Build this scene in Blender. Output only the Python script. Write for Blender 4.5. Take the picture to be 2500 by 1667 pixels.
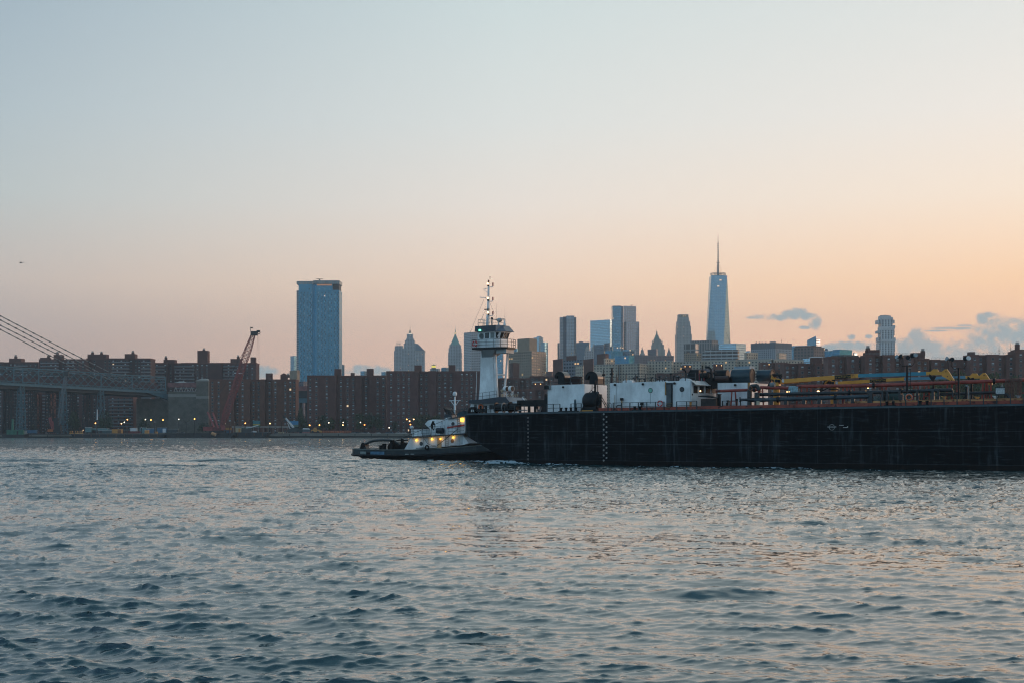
import bpy, math, random
import numpy as np
from mathutils import Vector, Matrix
R = math.radians
SC = bpy.context.scene
COL = SC.collection
for o in list(bpy.data.objects):
    bpy.data.objects.remove(o)
# ------------------------------------------------------------------ camera
CAMZ, HZ, FP, CX = 4.4, 1053.0, 3472.0, 1250.0      # eye height, horizon row, focal length (px of a 2500 px wide frame)
cd = bpy.data.cameras.new('camera'); cam = bpy.data.objects.new('camera', cd); COL.objects.link(cam)
cam.location = (0, 0, CAMZ); cam.rotation_euler = (R(90), 0, 0)
cd.lens = 50; cd.sensor_width = 36; cd.clip_start = 0.5; cd.clip_end = 60000
cd.shift_y = (HZ - 833.5) / 2500.0
SC.camera = cam
SC.render.engine = 'CYCLES'
SC.view_settings.view_transform = 'Standard'; SC.view_settings.look = 'None'
SC.view_settings.exposure = 0.0; SC.view_settings.gamma = 1.0
# ------------------------------------------------------------------ world: dusk sky
def srgb(r, g=None, b=None):
    if g is None: r, g, b = r
    f = lambda c: (c/255/12.92) if c/255 <= .04045 else ((c/255+.055)/1.055)**2.4
    return (f(r), f(g), f(b), 1)
SUN_EL, SUN_AZ = 1.5, 52.0        # degrees; azimuth to the right of the view axis
W = bpy.data.worlds.new('World'); SC.world = W; W.use_nodes = True
nt = W.node_tree; nt.nodes.clear()
def N(t, typ, **kw):
    n = t.nodes.new(typ)
    for k, v in kw.items(): setattr(n, k, v)
    return n
def mth(t, op, a, b=None, c=None, clamp=False):
    n = t.nodes.new('ShaderNodeMath'); n.operation = op; n.use_clamp = clamp
    for i, x in enumerate((a, b, c)):
        if x is None: continue
        if hasattr(x, 'links') or hasattr(x, 'is_output'): t.links.new(x, n.inputs[i])
        else: n.inputs[i].default_value = x
    return n.outputs[0]
def ramp(t, fac, stops, interp='LINEAR'):
    n = t.nodes.new('ShaderNodeValToRGB'); cr = n.color_ramp; cr.interpolation = interp
    while len(cr.elements) < len(stops): cr.elements.new(0.5)
    for e, (p, c) in zip(cr.elements, stops):
        e.position = p; e.color = c
    if fac is not None: t.links.new(fac, n.inputs[0])
    return n.outputs[0]
def mixc(t, fac, a, b, mode='MIX'):
    n = t.nodes.new('ShaderNodeMix'); n.data_type = 'RGBA'; n.blend_type = mode
    for s, x in ((n.inputs[0], fac), (n.inputs[6], a), (n.inputs[7], b)):
        if hasattr(x, 'is_output'): t.links.new(x, s)
        else: s.default_value = x
    return n.outputs[2]
tc = N(nt, 'ShaderNodeTexCoord'); sep = N(nt, 'ShaderNodeSeparateXYZ')
nt.links.new(tc.outputs['Generated'], sep.inputs[0])
X_, Y_, Z_ = sep.outputs
hl = mth(nt, 'SQRT', mth(nt, 'ADD', mth(nt, 'MULTIPLY', X_, X_), mth(nt, 'MULTIPLY', Y_, Y_)))
hl = mth(nt, 'MAXIMUM', hl, 0.02)
sx, sy = math.sin(R(SUN_AZ)), math.cos(R(SUN_AZ))
s_ = mth(nt, 'DIVIDE', mth(nt, 'ADD', mth(nt, 'MULTIPLY', X_, sx), mth(nt, 'MULTIPLY', Y_, sy)), hl)
el = mth(nt, 'POWER', mth(nt, 'MAXIMUM', Z_, 0.0001), 0.5)        # sqrt(sin elevation): more room near the horizon
def P_(py): return math.sqrt(max(0, (HZ-py)/math.hypot(FP, HZ-py)))
SKY_ROWS = [850, 700, 500, 300, 0]
SKY_COL = {'L': [(217.0, 186.9, 172.2), (231.1, 211.3, 196.5), (208.3, 215.1, 213.1), (191.9, 206.2, 212.3), (169.0, 188.6, 201.3)], 'C': [(287.4, 233.7, 199.2), (284.8, 246.5, 213.7), (262.3, 249.6, 236.8), (241.1, 243.8, 239.6), (219.7, 233.0, 233.2)], 'R': [(313.2, 240.6, 187.7), (305.6, 248.9, 194.2), (283.5, 259.2, 233.7), (263.9, 254.9, 244.3), (240.6, 243.4, 239.7)]}
def skyramp(k):
    c = SKY_COL[k]; lo = tuple(x*.93 for x in c[0])
    return [(0, srgb(lo))]+[(P_(r), srgb(v)) for r, v in zip(SKY_ROWS, c)]+[(.72, srgb(*[(2*a+b)/3 for a, b in zip(c[-1], (166,204,218))])), (.85, srgb(116,156,178)), (1, srgb(78,116,144))]
SKY_L, SKY_C, SKY_R = skyramp('L'), skyramp('C'), skyramp('R')
SKY_B = [(0, srgb(158,190,210)), (.3, srgb(166,204,226)), (.55, srgb(164,204,230)), (.8, srgb(140,176,206)), (1, srgb(84,116,152))]
rL, rC, rR, rB = (ramp(nt, el, s) for s in (SKY_L, SKY_C, SKY_R, SKY_B))
def mr(t, v, a, b):
    n = t.nodes.new('ShaderNodeMapRange'); n.inputs[1].default_value = a; n.inputs[2].default_value = b
    n.interpolation_type = 'SMOOTHSTEP' if False else 'LINEAR'
    t.links.new(v, n.inputs[0]); return n.outputs[0]
cosd = lambda d: math.cos(R(d))
c0, c1, c2 = cosd(SUN_AZ+19.8), cosd(SUN_AZ), cosd(SUN_AZ-19.8)
m = mixc(nt, mr(nt, s_, -0.5, c0), rB, rL)
m = mixc(nt, mr(nt, s_, c0, c1), m, rC)
m = mixc(nt, mr(nt, s_, c1, c2), m, rR)

# clouds: low dusk cumulus far beyond the city, shaped in direction space (azimuth / elevation tangents)
CLOUDS = [(1835,776,20,4),(1900,776,60,7),(1868,774,38,8),(1905,777,36,8),(1936,769,28,12),(1950,760,20,9),(1970,773,24,9),(1991,790,16,15),(1998,783,10,12),(1962,800,16,4),
  (2078,822,10,7),(2062,846,34,13),(2110,848,36,15),(2122,822,9,5),(2030,850,26,9),
  (2300,850,100,30),(2450,830,110,42),(2240,818,20,18),(2262,848,46,26),(2310,858,46,22),(2208,850,30,22),(2330,802,58,4),(2292,808,52,2.5),(2352,795,22,3),
  (2398,781,15,15),(2414,770,15,8),(2446,800,44,26),(2500,812,62,34),(2424,836,50,30),(2560,800,60,28),(2370,872,60,24),(2476,786,26,10),
  (905,906,60,14),(880,897,22,8),(646,908,26,15),(664,906,22,10)]
yy = mth(nt, 'MAXIMUM', Y_, 0.02); cu = mth(nt, 'DIVIDE', X_, yy); cv = mth(nt, 'DIVIDE', Z_, yy)
cmb = N(nt, 'ShaderNodeCombineXYZ'); nt.links.new(cu, cmb.inputs[0]); nt.links.new(cv, cmb.inputs[1])
def cnoise(sc, det):
    q = N(nt, 'ShaderNodeTexNoise'); q.inputs['Scale'].default_value = sc; q.inputs['Detail'].default_value = det
    nt.links.new(cmb.outputs[0], q.inputs['Vector']); return q.outputs[0]
nzc = mth(nt, 'ADD', mth(nt, 'SUBTRACT', cnoise(70, 9), .5), mth(nt, 'MULTIPLY', mth(nt, 'SUBTRACT', cnoise(260, 5), .5), .42))
f = None
for px, py, rx, ry in CLOUDS:
    a = mth(nt, 'MULTIPLY_ADD', cu, FP/rx, -(px-CX)/rx); b = mth(nt, 'MULTIPLY_ADD', cv, FP/ry, -(HZ-py)/ry)
    d = mth(nt, 'SUBTRACT', 1.0, mth(nt, 'ADD', mth(nt, 'MULTIPLY', a, a), mth(nt, 'MULTIPLY', b, b)))
    f = d if f is None else mth(nt, 'SMOOTH_MAX', f, d, .25)
f = mth(nt, 'ADD', f, mth(nt, 'MULTIPLY', nzc, 4.2))
mask = N(nt, 'ShaderNodeMapRange', interpolation_type='SMOOTHSTEP'); mask.inputs[1].default_value = -.7; mask.inputs[2].default_value = 1.2
nt.links.new(f, mask.inputs[0])
dens = mth(nt, 'MULTIPLY', mask.outputs[0], mth(nt, 'ADD', .74, mth(nt, 'MULTIPLY', cnoise(24, 3), .3)))
CLOUDC = srgb(164,192,202)
m = mixc(nt, dens, m, CLOUDC)
ns = N(nt, 'ShaderNodeTexSky', sky_type='NISHITA', sun_disc=False)
ns.sun_elevation = R(SUN_EL); ns.sun_rotation = R(SUN_AZ); ns.air_density = 1.0; ns.dust_density = 1.0
nsc = mixc(nt, 1.0, ns.outputs[0], (0.07, 0.07, 0.07, 1), 'MULTIPLY')
m = mixc(nt, 0.03, m, nsc)
bg = N(nt, 'ShaderNodeBackground'); nt.links.new(m, bg.inputs[0]); bg.inputs[1].default_value = 1.0
wo = N(nt, 'ShaderNodeOutputWorld'); nt.links.new(bg.outputs[0], wo.inputs[0])
# ------------------------------------------------------------------ sun, just above the horizon, beyond the right edge
sd = bpy.data.lights.new('sun', 'SUN'); sun = bpy.data.objects.new('sun', sd); COL.objects.link(sun)
sd.energy = 1.0; sd.angle = R(24); sd.color = (1.0, .62, .42)
dv = Vector((math.sin(R(SUN_AZ+14))*math.cos(R(9)), math.cos(R(SUN_AZ+14))*math.cos(R(9)), math.sin(R(9))))
sun.rotation_euler = dv.to_track_quat('Z', 'Y').to_euler(); sun.location = (300, 200, 300)
SC.cycles.volume_step_rate = 1.0
SC.cycles.use_denoising = True; SC.cycles.denoising_prefilter = 'ACCURATE'; SC.cycles.pixel_filter_type = 'BLACKMAN_HARRIS'; SC.cycles.filter_width = 1.15
SC.cycles.sample_clamp_indirect = 4; SC.cycles.max_bounces = 6; SC.cycles.volume_bounces = 0; SC.cycles.caustics_reflective = False
# ------------------------------------------------------------------ helpers
def P(px, py, Y): return Vector(((px-CX)/FP*Y, Y, CAMZ+(HZ-py)/FP*Y))
def tag(o, label=None, cat=None, group=None, kind=None):
    if label: o['label'] = label
    if cat: o['category'] = cat
    if group: o['group'] = group
    if kind: o['kind'] = kind
    return o
ROOTM = {}
def thing(name, label, cat, loc=(0,0,0), rz=0, group=None):
    o = bpy.data.objects.new(name, None); COL.objects.link(o)
    o.location = loc; o.rotation_euler = (0, 0, rz); o.empty_display_size = 0.3
    tag(o, label, cat, group)
    return o
def rootmat(o):
    while o.parent: o = o.parent
    return Matrix.Translation(o.location) @ Matrix.Rotation(o.rotation_euler.z, 4, 'Z')
def copy_tree(o, parent=None):
    c = o.copy(); COL.objects.link(c)
    if parent: c.parent = parent
    for ch in list(o.children): copy_tree(ch, c)
    return c
class MB:
    def __init__(s): s.v = []; s.f = []; s.m = []; s.s = []
    def add(s, vs, fs, mi=0, smooth=False):
        b = len(s.v); s.v += [tuple(x) for x in vs]
        s.f += [tuple(b+i for i in f) for f in fs]; s.m += [mi]*len(fs); s.s += [smooth]*len(fs)
        return s
    def box(s, x0, x1, y0, y1, z0, z1, mi=0):
        return s.add([(x0,y0,z0),(x1,y0,z0),(x1,y1,z0),(x0,y1,z0),(x0,y0,z1),(x1,y0,z1),(x1,y1,z1),(x0,y1,z1)],
            [(0,3,2,1),(4,5,6,7),(0,1,5,4),(1,2,6,5),(2,3,7,6),(3,0,4,7)], mi)
    def prism(s, p0, z0, p1, z1, mi=0, caps=True, smooth=False):      # horizontal polygons p0 at z0 and p1 at z1 (CCW)
        n = len(p0); vs = [(a[0],a[1],z0) for a in p0] + [(a[0],a[1],z1) for a in p1]
        fs = [(i,(i+1)%n,n+(i+1)%n,n+i) for i in range(n)]
        s.add(vs, fs, mi, smooth)
        if caps: s.add(vs, [tuple(range(n-1,-1,-1)), tuple(range(n,2*n))], mi)
        return s
    def side(s, prof, y0, y1, mi=0):      # polygon in x,z extruded over y
        n = len(prof); vs = [(a[0],y0,a[1]) for a in prof] + [(a[0],y1,a[1]) for a in prof]
        ar = sum(prof[i][0]*prof[(i+1)%n][1]-prof[(i+1)%n][0]*prof[i][1] for i in range(n))
        fs = [(i,(i+1)%n,n+(i+1)%n,n+i) for i in range(n)] + [tuple(range(n-1,-1,-1)), tuple(range(n,2*n))]
        if ar > 0: fs = [f[::-1] for f in fs]
        return s.add(vs, fs, mi)
    def loft(s, rings, mi=0, smooth=False, cap=True, closed=True):
        n = len(rings[0]); vs = [p for r in rings for p in r]; fs = []
        for k in range(len(rings)-1):
            for i in range(n if closed else n-1):
                j = (i+1) % n; fs.append((k*n+i, k*n+j, (k+1)*n+j, (k+1)*n+i))
        s.add(vs, fs, mi, smooth)
        if cap: s.add(vs, [tuple(range(n-1,-1,-1)), tuple((len(rings)-1)*n+i for i in range(n))], mi)
        return s
    def tube(s, a, b, r, r2=None, n=6, mi=0, smooth=True):
        a = Vector(a); b = Vector(b); r2 = r if r2 is None else r2
        d = b-a
        if d.length < 1e-6: return s
        d.normalize(); u = d.orthogonal().normalized() if abs(d.z) < .99 else Vector((1,0,0)); w = d.cross(u)
        ring = lambda c, q: [tuple(c+(u*math.cos(2*math.pi*i/n)+w*math.sin(2*math.pi*i/n))*q) for i in range(n)]
        return s.loft([ring(a, r), ring(b, r2)], mi, smooth and n > 4)
    def pipe(s, pts, r, n=6, mi=0):
        for a, b in zip(pts[:-1], pts[1:]): s.tube(a, b, r, None, n, mi)
        for p in pts[1:-1]: s.ball(p, r, 6, 4, mi)
        return s
    def ball(s, c, r, n=8, k=6, mi=0, sz=1.0):
        rings = []
        for j in range(1, k):
            t = math.pi*j/k; rr = r*math.sin(t); z = -r*math.cos(t)*sz
            rings.append([(c[0]+rr*math.cos(2*math.pi*i/n), c[1]+rr*math.sin(2*math.pi*i/n), c[2]+z) for i in range(n)])
        return s.loft(rings, mi, True)
    def lathe(s, prof, c=(0,0,0), n=12, mi=0, smooth=True):        # (r, z) about the vertical through c
        return s.loft([[(c[0]+r*math.cos(2*math.pi*i/n), c[1]+r*math.sin(2*math.pi*i/n), c[2]+z) for i in range(n)] for r, z in prof], mi, smooth)
    def torus(s, c, Rr, r, ax='y', n=20, k=7, mi=0):
        rings = []
        for i in range(n+1):
            t = 2*math.pi*i/n; ring = []
            for j in range(k):
                q = 2*math.pi*j/k; rad = Rr+r*math.cos(q); h = r*math.sin(q)
                a, b = rad*math.cos(t), rad*math.sin(t)
                ring.append((c[0]+a, c[1]+h, c[2]+b) if ax == 'y' else ((c[0]+h, c[1]+a, c[2]+b) if ax == 'x' else (c[0]+a, c[1]+b, c[2]+h)))
            rings.append(ring)
        return s.loft(rings, mi, True, cap=False)
    def build(s, name, mats, parent=None, world=False, label=None, kind=None):
        if not s.v: return None
        used = sorted({i for f in s.f for i in f})
        if len(used) < len(s.v):
            mp_ = {j: i for i, j in enumerate(used)}; s.v = [s.v[j] for j in used]; s.f = [tuple(mp_[i] for i in f) for f in s.f]
        me = bpy.data.meshes.new(name); vs = s.v
        if world and parent is not None:
            iv = rootmat(parent).inverted(); vs = [tuple(iv @ Vector(p)) for p in vs]
        me.from_pydata(vs, [], s.f)
        if not isinstance(mats, (list, tuple)): mats = [mats]
        for m_ in mats: me.materials.append(m_)
        me.polygons.foreach_set('material_index', s.m); me.polygons.foreach_set('use_smooth', s.s)
        me.update()
        o = bpy.data.objects.new(name, me); COL.objects.link(o)
        if parent: o.parent = parent
        if label: o['label'] = label
        if kind: o['kind'] = kind
        return o
MATS = {}
def mat(name, col, rough=0.7, metal=0.0, var=0.15, scale=1.0, bump=0.0, stretch=(1,1,1), emit=None, estr=0, spec=0.5, alt=None, altf=0.0, altscale=0.5):
    if name in MATS: return MATS[name]
    m_ = bpy.data.materials.new(name); m_.use_nodes = True; t = m_.node_tree
    b = t.nodes['Principled BSDF']; col = srgb(col) if max(col) > 1 else tuple(col)+(1,)
    b.inputs['Roughness'].default_value = rough; b.inputs['Metallic'].default_value = metal
    b.inputs['Specular IOR Level'].default_value = spec
    g = N(t, 'ShaderNodeNewGeometry'); mp = N(t, 'ShaderNodeMapping'); mp.inputs[3].default_value = stretch
    t.links.new(g.outputs['Position'], mp.inputs[0])
    nz = N(t, 'ShaderNodeTexNoise'); nz.inputs['Scale'].default_value = scale; nz.inputs['Detail'].default_value = 5
    t.links.new(mp.outputs[0], nz.inputs['Vector'])
    lo = tuple(c*(1-var) for c in col[:3])+(1,); hi = tuple(min(1, c*(1+var)) for c in col[:3])+(1,)
    c = ramp(t, nz.outputs[0], [(.3, lo), (.7, hi)])
    if alt:
        n2 = N(t, 'ShaderNodeTexNoise'); n2.inputs['Scale'].default_value = altscale; n2.inputs['Detail'].default_value = 6
        t.links.new(mp.outputs[0], n2.inputs['Vector'])
        f = ramp(t, n2.outputs[0], [(1-altf-.04, (0,0,0,1)), (1-altf+.06, (1,1,1,1))])
        c = mixc(t, f, c, srgb(alt))
    t.links.new(c, b.inputs['Base Color'])
    if bump:
        bp = N(t, 'ShaderNodeBump'); bp.inputs['Strength'].default_value = bump; bp.inputs['Distance'].default_value = .05
        t.links.new(nz.outputs[0], bp.inputs['Height']); t.links.new(bp.outputs[0], b.inputs['Normal'])
    if emit:
        b.inputs['Emission Color'].default_value = srgb(emit); b.inputs['Emission Strength'].default_value = estr
    MATS[name] = m_; return m_
# ================================================================== WATER
rng = np.random.default_rng(7)
def ocean_tile(n, L, lmin, lmax, wind, power, spread, seed, iso=.18):
    rg = np.random.default_rng(seed)
    k1 = np.fft.fftfreq(n, L/n)*2*np.pi
    kx, ky = np.meshgrid(k1, k1, indexing='ij'); k = np.hypot(kx, ky); k[0,0] = 1e-6
    a = np.arctan2(ky, kx)-wind
    sp = k**(-power) * (iso+np.abs(np.cos(a/1.0))**spread)
    lo, hi = 2*np.pi/lmax, 2*np.pi/lmin
    sp *= np.exp(-(lo/k)**4)*np.exp(-(k/hi)**4); sp[0,0] = 0
    h = sp*(rg.normal(size=(n,n))+1j*rg.normal(size=(n,n)))
    H = np.fft.ifft2(h).real
    DX = np.fft.ifft2(1j*h*kx/k).real; DY = np.fft.ifft2(1j*h*ky/k).real
    SX = np.fft.ifft2(1j*h*kx).real; SY = np.fft.ifft2(1j*h*ky).real
    slope = math.sqrt((SX**2+SY**2).mean()); return H/slope, DX/slope, DY/slope
def samp(tile, L, x, y):
    n = tile.shape[0]; u = (x/L*n) % n; v = (y/L*n) % n
    i = np.floor(u).astype(int); j = np.floor(v).astype(int); fu = u-i; fv = v-j
    i %= n; j %= n; i2 = (i+1) % n; j2 = (j+1) % n
    return tile[i,j]*(1-fu)*(1-fv)+tile[i2,j]*fu*(1-fv)+tile[i,j2]*(1-fu)*fv+tile[i2,j2]*fu*fv
# hull line of the tank barge: O + u*BD, seen side at v = 0
BO = Vector((0, 196, 0)); BD = Vector((58, -35, 0)).normalized(); BN = Vector((-BD.y, BD.x, 0)); BRZ = math.atan2(BD.y, BD.x)
def make_water():
    ys = [9.0]
    while ys[-1] < 1075:
        Y = ys[-1]; px = Y*Y/(CAMZ*1422)
        ys.append(Y+max(.05, min(px*.5, .42 if Y < 250 else .42+(Y-250)*.008)))
    ys = np.array(ys); nc = 980
    t = np.linspace(-1, 1, nc)
    Yg = np.repeat(ys[:,None], nc, 1); Xg = (0.44*ys[:,None]+14)*t[None,:]
    amp_short = 0.33; amp_mid = 0.14; amp_long = 0.022
    ca, sa = math.cos(.35), math.sin(.35)
    T1 = ocean_tile(1024, 23.0, .10, .80, 1.8, 2.05, 2.6, 3, .32)
    T2 = ocean_tile(1024, 89.0, .75, 3.0, 1.5, 2.15, 3.0, 4, .28)
    T3 = ocean_tile(512, 401.0, 6, 45, 1.35, 2.6, 5.0, 5)
    patch = samp(T3[0], 401.0, Xg*.31+50, Yg*.24+20); patch = patch/(patch.std()+1e-9)
    p2 = samp(T3[0], 401.0, Yg*.9+150, Xg*.7+90); p2 = p2/(p2.std()+1e-9)
    mod = np.clip(1+.20*patch+.16*p2, .5, 1.6)
    dy = np.gradient(ys)[:,None]; dx = (Yg/1422)
    def fade(lmin): return np.clip((lmin*2.2/np.maximum(dy, .01)-1), 0, 1)
    f1 = fade(.5); f2 = fade(1.6)
    xr = Xg*ca-Yg*sa; yr = Xg*sa+Yg*ca
    env_ = samp(T2[0], 89., xr, yr); env_ = env_/env_.std(); mod0 = mod; mod = mod*np.clip(.92+.24*env_, .45, 1.7)
    H = amp_short*f1*mod*samp(T1[0], 23., Xg, Yg) + amp_mid*f2*mod0*samp(T2[0], 89., xr, yr) + amp_long*samp(T3[0], 401., Xg+30, Yg+80)
    ch = 1.3
    DX = ch*(amp_short*f1*mod*samp(T1[1], 23., Xg, Yg)) ; DY = ch*(amp_short*f1*mod*samp(T1[2], 23., Xg, Yg))
    d2x = amp_mid*f2*mod0*samp(T2[1], 89., xr, yr)*ch; d2y = amp_mid*f2*mod0*samp(T2[2], 89., xr, yr)*ch
    DX += d2x*ca+d2y*sa; DY += -d2x*sa+d2y*ca
    # wake rollers crossing the river on the left, and the odd steeper swell nearer by
    def roller(x0, Y0, wx, wl, A, slant=0):
        yy = Yg-Y0-slant*(Xg-x0)
        return A*np.exp(-((Xg-x0)/wx)**2)*np.exp(-(yy/(wl*.9))**2)*np.cos(2*np.pi*yy/wl)
    for x0, Y0, wx, wl, A, sl in ((-63,186,9,9,.40,.02),(-47,181,14,8,.42,-.03),(-30,186,8,7,.3,0),(-43,212,9,10,.5,.03),(-20,205,10,9,.42,.04),(-6,196,12,8,.36,.1),(-70,206,12,9,.36,.0),(-14,221,9,9,.3,0),
            (5.5,38.5,1.5,2.2,.10,.1),(-3.6,28.3,1.6,2.0,.08,.25),(0.2,25.6,1.5,1.7,.09,.12),(8.3,26.0,1.4,1.8,.09,-.1),(-9,38,2.4,2.8,.08,.2),(-11,58,5,4,.11,.05),(-5,47,4,3.4,.09,.1),(14,60,4,4,.10,0),(-6,33.5,2.4,2.4,.08,.12),(2.5,24.6,2.0,1.8,.09,.1)):
        H += roller(x0, Y0, wx, wl, A, sl)
    # coordinates along the barge hull
    U = (Xg-BO.x)*BD.x+(Yg-BO.y)*BD.y; V = (Xg-BO.x)*BN.x+(Yg-BO.y)*BN.y
    near = np.exp(-np.clip(-V, 0, None)/5.0)*(V < 3)*(U > -12)
    H += .13*near*np.cos((-V)*1.25)*np.cos(U*.18+.4*np.sin(U*.07))
    nz = samp(T1[0], 23., Xg*1.3+3, Yg*1.3); nz = nz/nz.std()
    nl = samp(T2[0], 89., Xg*.6, Yg*.6); nl = nl/nl.std()
    def line(v0, w, u0, u1, a):
        e = np.clip((U-u0)/3, 0, 1)*np.clip((u1-U)/3, 0, 1)
        return a*e*np.exp(-((V-v0-.35*nl)/w)**2)
    F = line(-1.2, 1.1, -10, 10, 1.15)+line(-2.6, .8, -6, 14, .95)+line(1.0, 1.2, -9, 1, 1.0)+line(-.7, .5, 8, 120, .80)+line(4.6, .9, -36, -6, .95)+line(2.4,.9,-40,-8,.7)+line(5.6,1.4,-44,-32,.8)
    F += line(-5.5, 2.0, -24, 14, .40)+line(-3.6, 1.0, 18, 60, .34)+line(-8, 2.0, 14, 60, .16)
    F = np.clip(F*(.75+.5*nz)+.1*nl*(F > .05)-.05, 0, 1)
    inside = (V > .6) & (V < 20) & (U > -1) & (U < 112)
    Z = np.where(inside, -0.35, H)
    X = Xg+DX; Yq = Yg+DY
    nr = len(ys); verts = np.stack([X, Yq, Z], -1).reshape(-1, 3).astype(np.float32)
    idx = np.arange(nr*nc).reshape(nr, nc)
    q = np.stack([idx[:-1,:-1], idx[:-1,1:], idx[1:,1:], idx[1:,:-1]], -1).reshape(-1, 4).astype(np.int32)
    me = bpy.data.meshes.new('water'); me.vertices.add(len(verts)); me.vertices.foreach_set('co', verts.ravel())
    me.loops.add(q.size); me.loops.foreach_set('vertex_index', q.ravel())
    me.polygons.add(len(q)); me.polygons.foreach_set('loop_start', np.arange(0, q.size, 4, dtype=np.int32))
    me.update(calc_edges=True); me.polygons.foreach_set('use_smooth', np.ones(len(q), dtype=bool))
    at = me.attributes.new('foam', 'FLOAT', 'POINT'); at.data.foreach_set('value', F.reshape(-1).astype(np.float32))
    at = me.attributes.new('chop', 'FLOAT', 'POINT'); at.data.foreach_set('value', mod0.reshape(-1).astype(np.float32))
    o = bpy.data.objects.new('water', me); COL.objects.link(o); tag(o, kind='structure')
    m_ = bpy.data.materials.new('river_water'); m_.use_nodes = True; t = m_.node_tree; b = t.nodes['Principled BSDF']
    b.inputs['IOR'].default_value = 1.42; b.inputs['Roughness'].default_value = .06
    g = N(t, 'ShaderNodeNewGeometry'); at_ = N(t, 'ShaderNodeAttribute', attribute_name='foam')
    n1 = N(t, 'ShaderNodeTexNoise'); n1.inputs['Scale'].default_value = 3.2; n1.inputs['Detail'].default_value = 6; n1.inputs['Roughness'].default_value = .55
    mp = N(t, 'ShaderNodeMapping'); mp.inputs[3].default_value = (.75, 1.15, 1); t.links.new(g.outputs['Position'], mp.inputs[0]); t.links.new(mp.outputs[0], n1.inputs['Vector'])
    n2 = N(t, 'ShaderNodeTexNoise'); n2.inputs['Scale'].default_value = .75; n2.inputs['Detail'].default_value = 3; t.links.new(mp.outputs[0], n2.inputs['Vector'])
    n3 = N(t, 'ShaderNodeTexNoise'); n3.inputs['Scale'].default_value = .28; n3.inputs['Detail'].default_value = 2; t.links.new(mp.outputs[0], n3.inputs['Vector'])
    hh = mth(t, 'ADD', mth(t, 'ADD', mth(t, 'MULTIPLY', n1.outputs[0], .11), mth(t, 'MULTIPLY', n2.outputs[0], .40)), mth(t, 'MULTIPLY', n3.outputs[0], .8))
    # beyond ~70 m the bump carries the chop the mesh no longer resolves
    bp = N(t, 'ShaderNodeBump'); bp.inputs['Distance'].default_value = 1.5
    sp = N(t, 'ShaderNodeSeparateXYZ'); t.links.new(g.outputs['Position'], sp.inputs[0])
    st = N(t, 'ShaderNodeMapRange'); st.inputs[1].default_value = 30; st.inputs[2].default_value = 420; st.inputs[3].default_value = .12; st.inputs[4].default_value = 1.3
    t.links.new(sp.outputs[1], st.inputs[0])
    ac = N(t, 'ShaderNodeAttribute', attribute_name='chop')
    t.links.new(mth(t, 'MULTIPLY', st.outputs[0], ac.outputs['Fac']), bp.inputs['Strength'])
    t.links.new(hh, bp.inputs['Height']); t.links.new(bp.outputs[0], b.inputs['Normal'])
    nf = N(t, 'ShaderNodeTexNoise'); nf.inputs['Scale'].default_value = 2.4; nf.inputs['Detail'].default_value = 8; t.links.new(mp.outputs[0], nf.inputs['Vector'])
    ff = mth(t, 'MULTIPLY', mth(t, 'SUBTRACT', mth(t, 'ADD', mth(t, 'MULTIPLY', at_.outputs['Fac'], 1.4), nf.outputs[0]), .98), 3.0, clamp=True)
    c = mixc(t, ff, (.006, .038, .042, 1), (.42, .52, .56, 1)); t.links.new(c, b.inputs['Base Color'])
    r_ = N(t, 'ShaderNodeMix'); r_.inputs[2].default_value = .03; r_.inputs[3].default_value = .7; t.links.new(ff, r_.inputs[0]); t.links.new(r_.outputs[0], b.inputs['Roughness'])
    gl = N(t, 'ShaderNodeBsdfGlossy'); gl.inputs['Roughness'].default_value = .03; gl.inputs['Color'].default_value = (.92,.96,1,1); t.links.new(bp.outputs[0], gl.inputs['Normal'])
    mx_ = N(t, 'ShaderNodeMixShader'); t.links.new(mth(t, 'MULTIPLY', mth(t, 'SUBTRACT', 1.0, ff), .07), mx_.inputs[0]); t.links.new(b.outputs[0], mx_.inputs[1]); t.links.new(gl.outputs[0], mx_.inputs[2])
    t.links.new(mx_.outputs[0], t.nodes['Material Output'].inputs['Surface'])
    me.materials.append(m_)
make_water()
# ================================================================== LAND: the far bank, one sheet to the horizon
gm = mat('ground_asphalt', (.055, .055, .058), .9, var=.3, scale=.03)
mb = MB(); shore = [(-2600,1046),(0,1046),(60,640),(130,545),(2600,545)]
top = shore+[(2600,8400),(-2600,8400)]
mb.add([(x,y,2.75) for x, y in top], [tuple(range(len(top)))])
for p, q in zip(shore[:-1], shore[1:]):
    mb.add([(p[0],p[1],-.9),(q[0],q[1],-.9),(q[0],q[1],2.75),(p[0],p[1],2.75)], [(0,1,2,3)])
g_ = mb.build('ground', gm); tag(g_, kind='structure')
# ================================================================== HAZE
mb = MB().box(-2700, 2700, -60, 8500, -2.5, 640)
hz = mb.build('haze', None); tag(hz, kind='stuff')
hm = bpy.data.materials.new('haze_air'); hm.use_nodes = True; t = hm.node_tree; t.nodes.clear()
pv = N(t, 'ShaderNodeVolumePrincipled'); pv.inputs['Color'].default_value = (.78, .90, .96, 1); pv.inputs['Density'].default_value = 0.000095
pv.inputs['Anisotropy'].default_value = 0.1
om = N(t, 'ShaderNodeOutputMaterial'); t.links.new(pv.outputs[0], om.inputs['Volume'])
hz.data.materials.clear(); hz.data.materials.append(hm)
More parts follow.
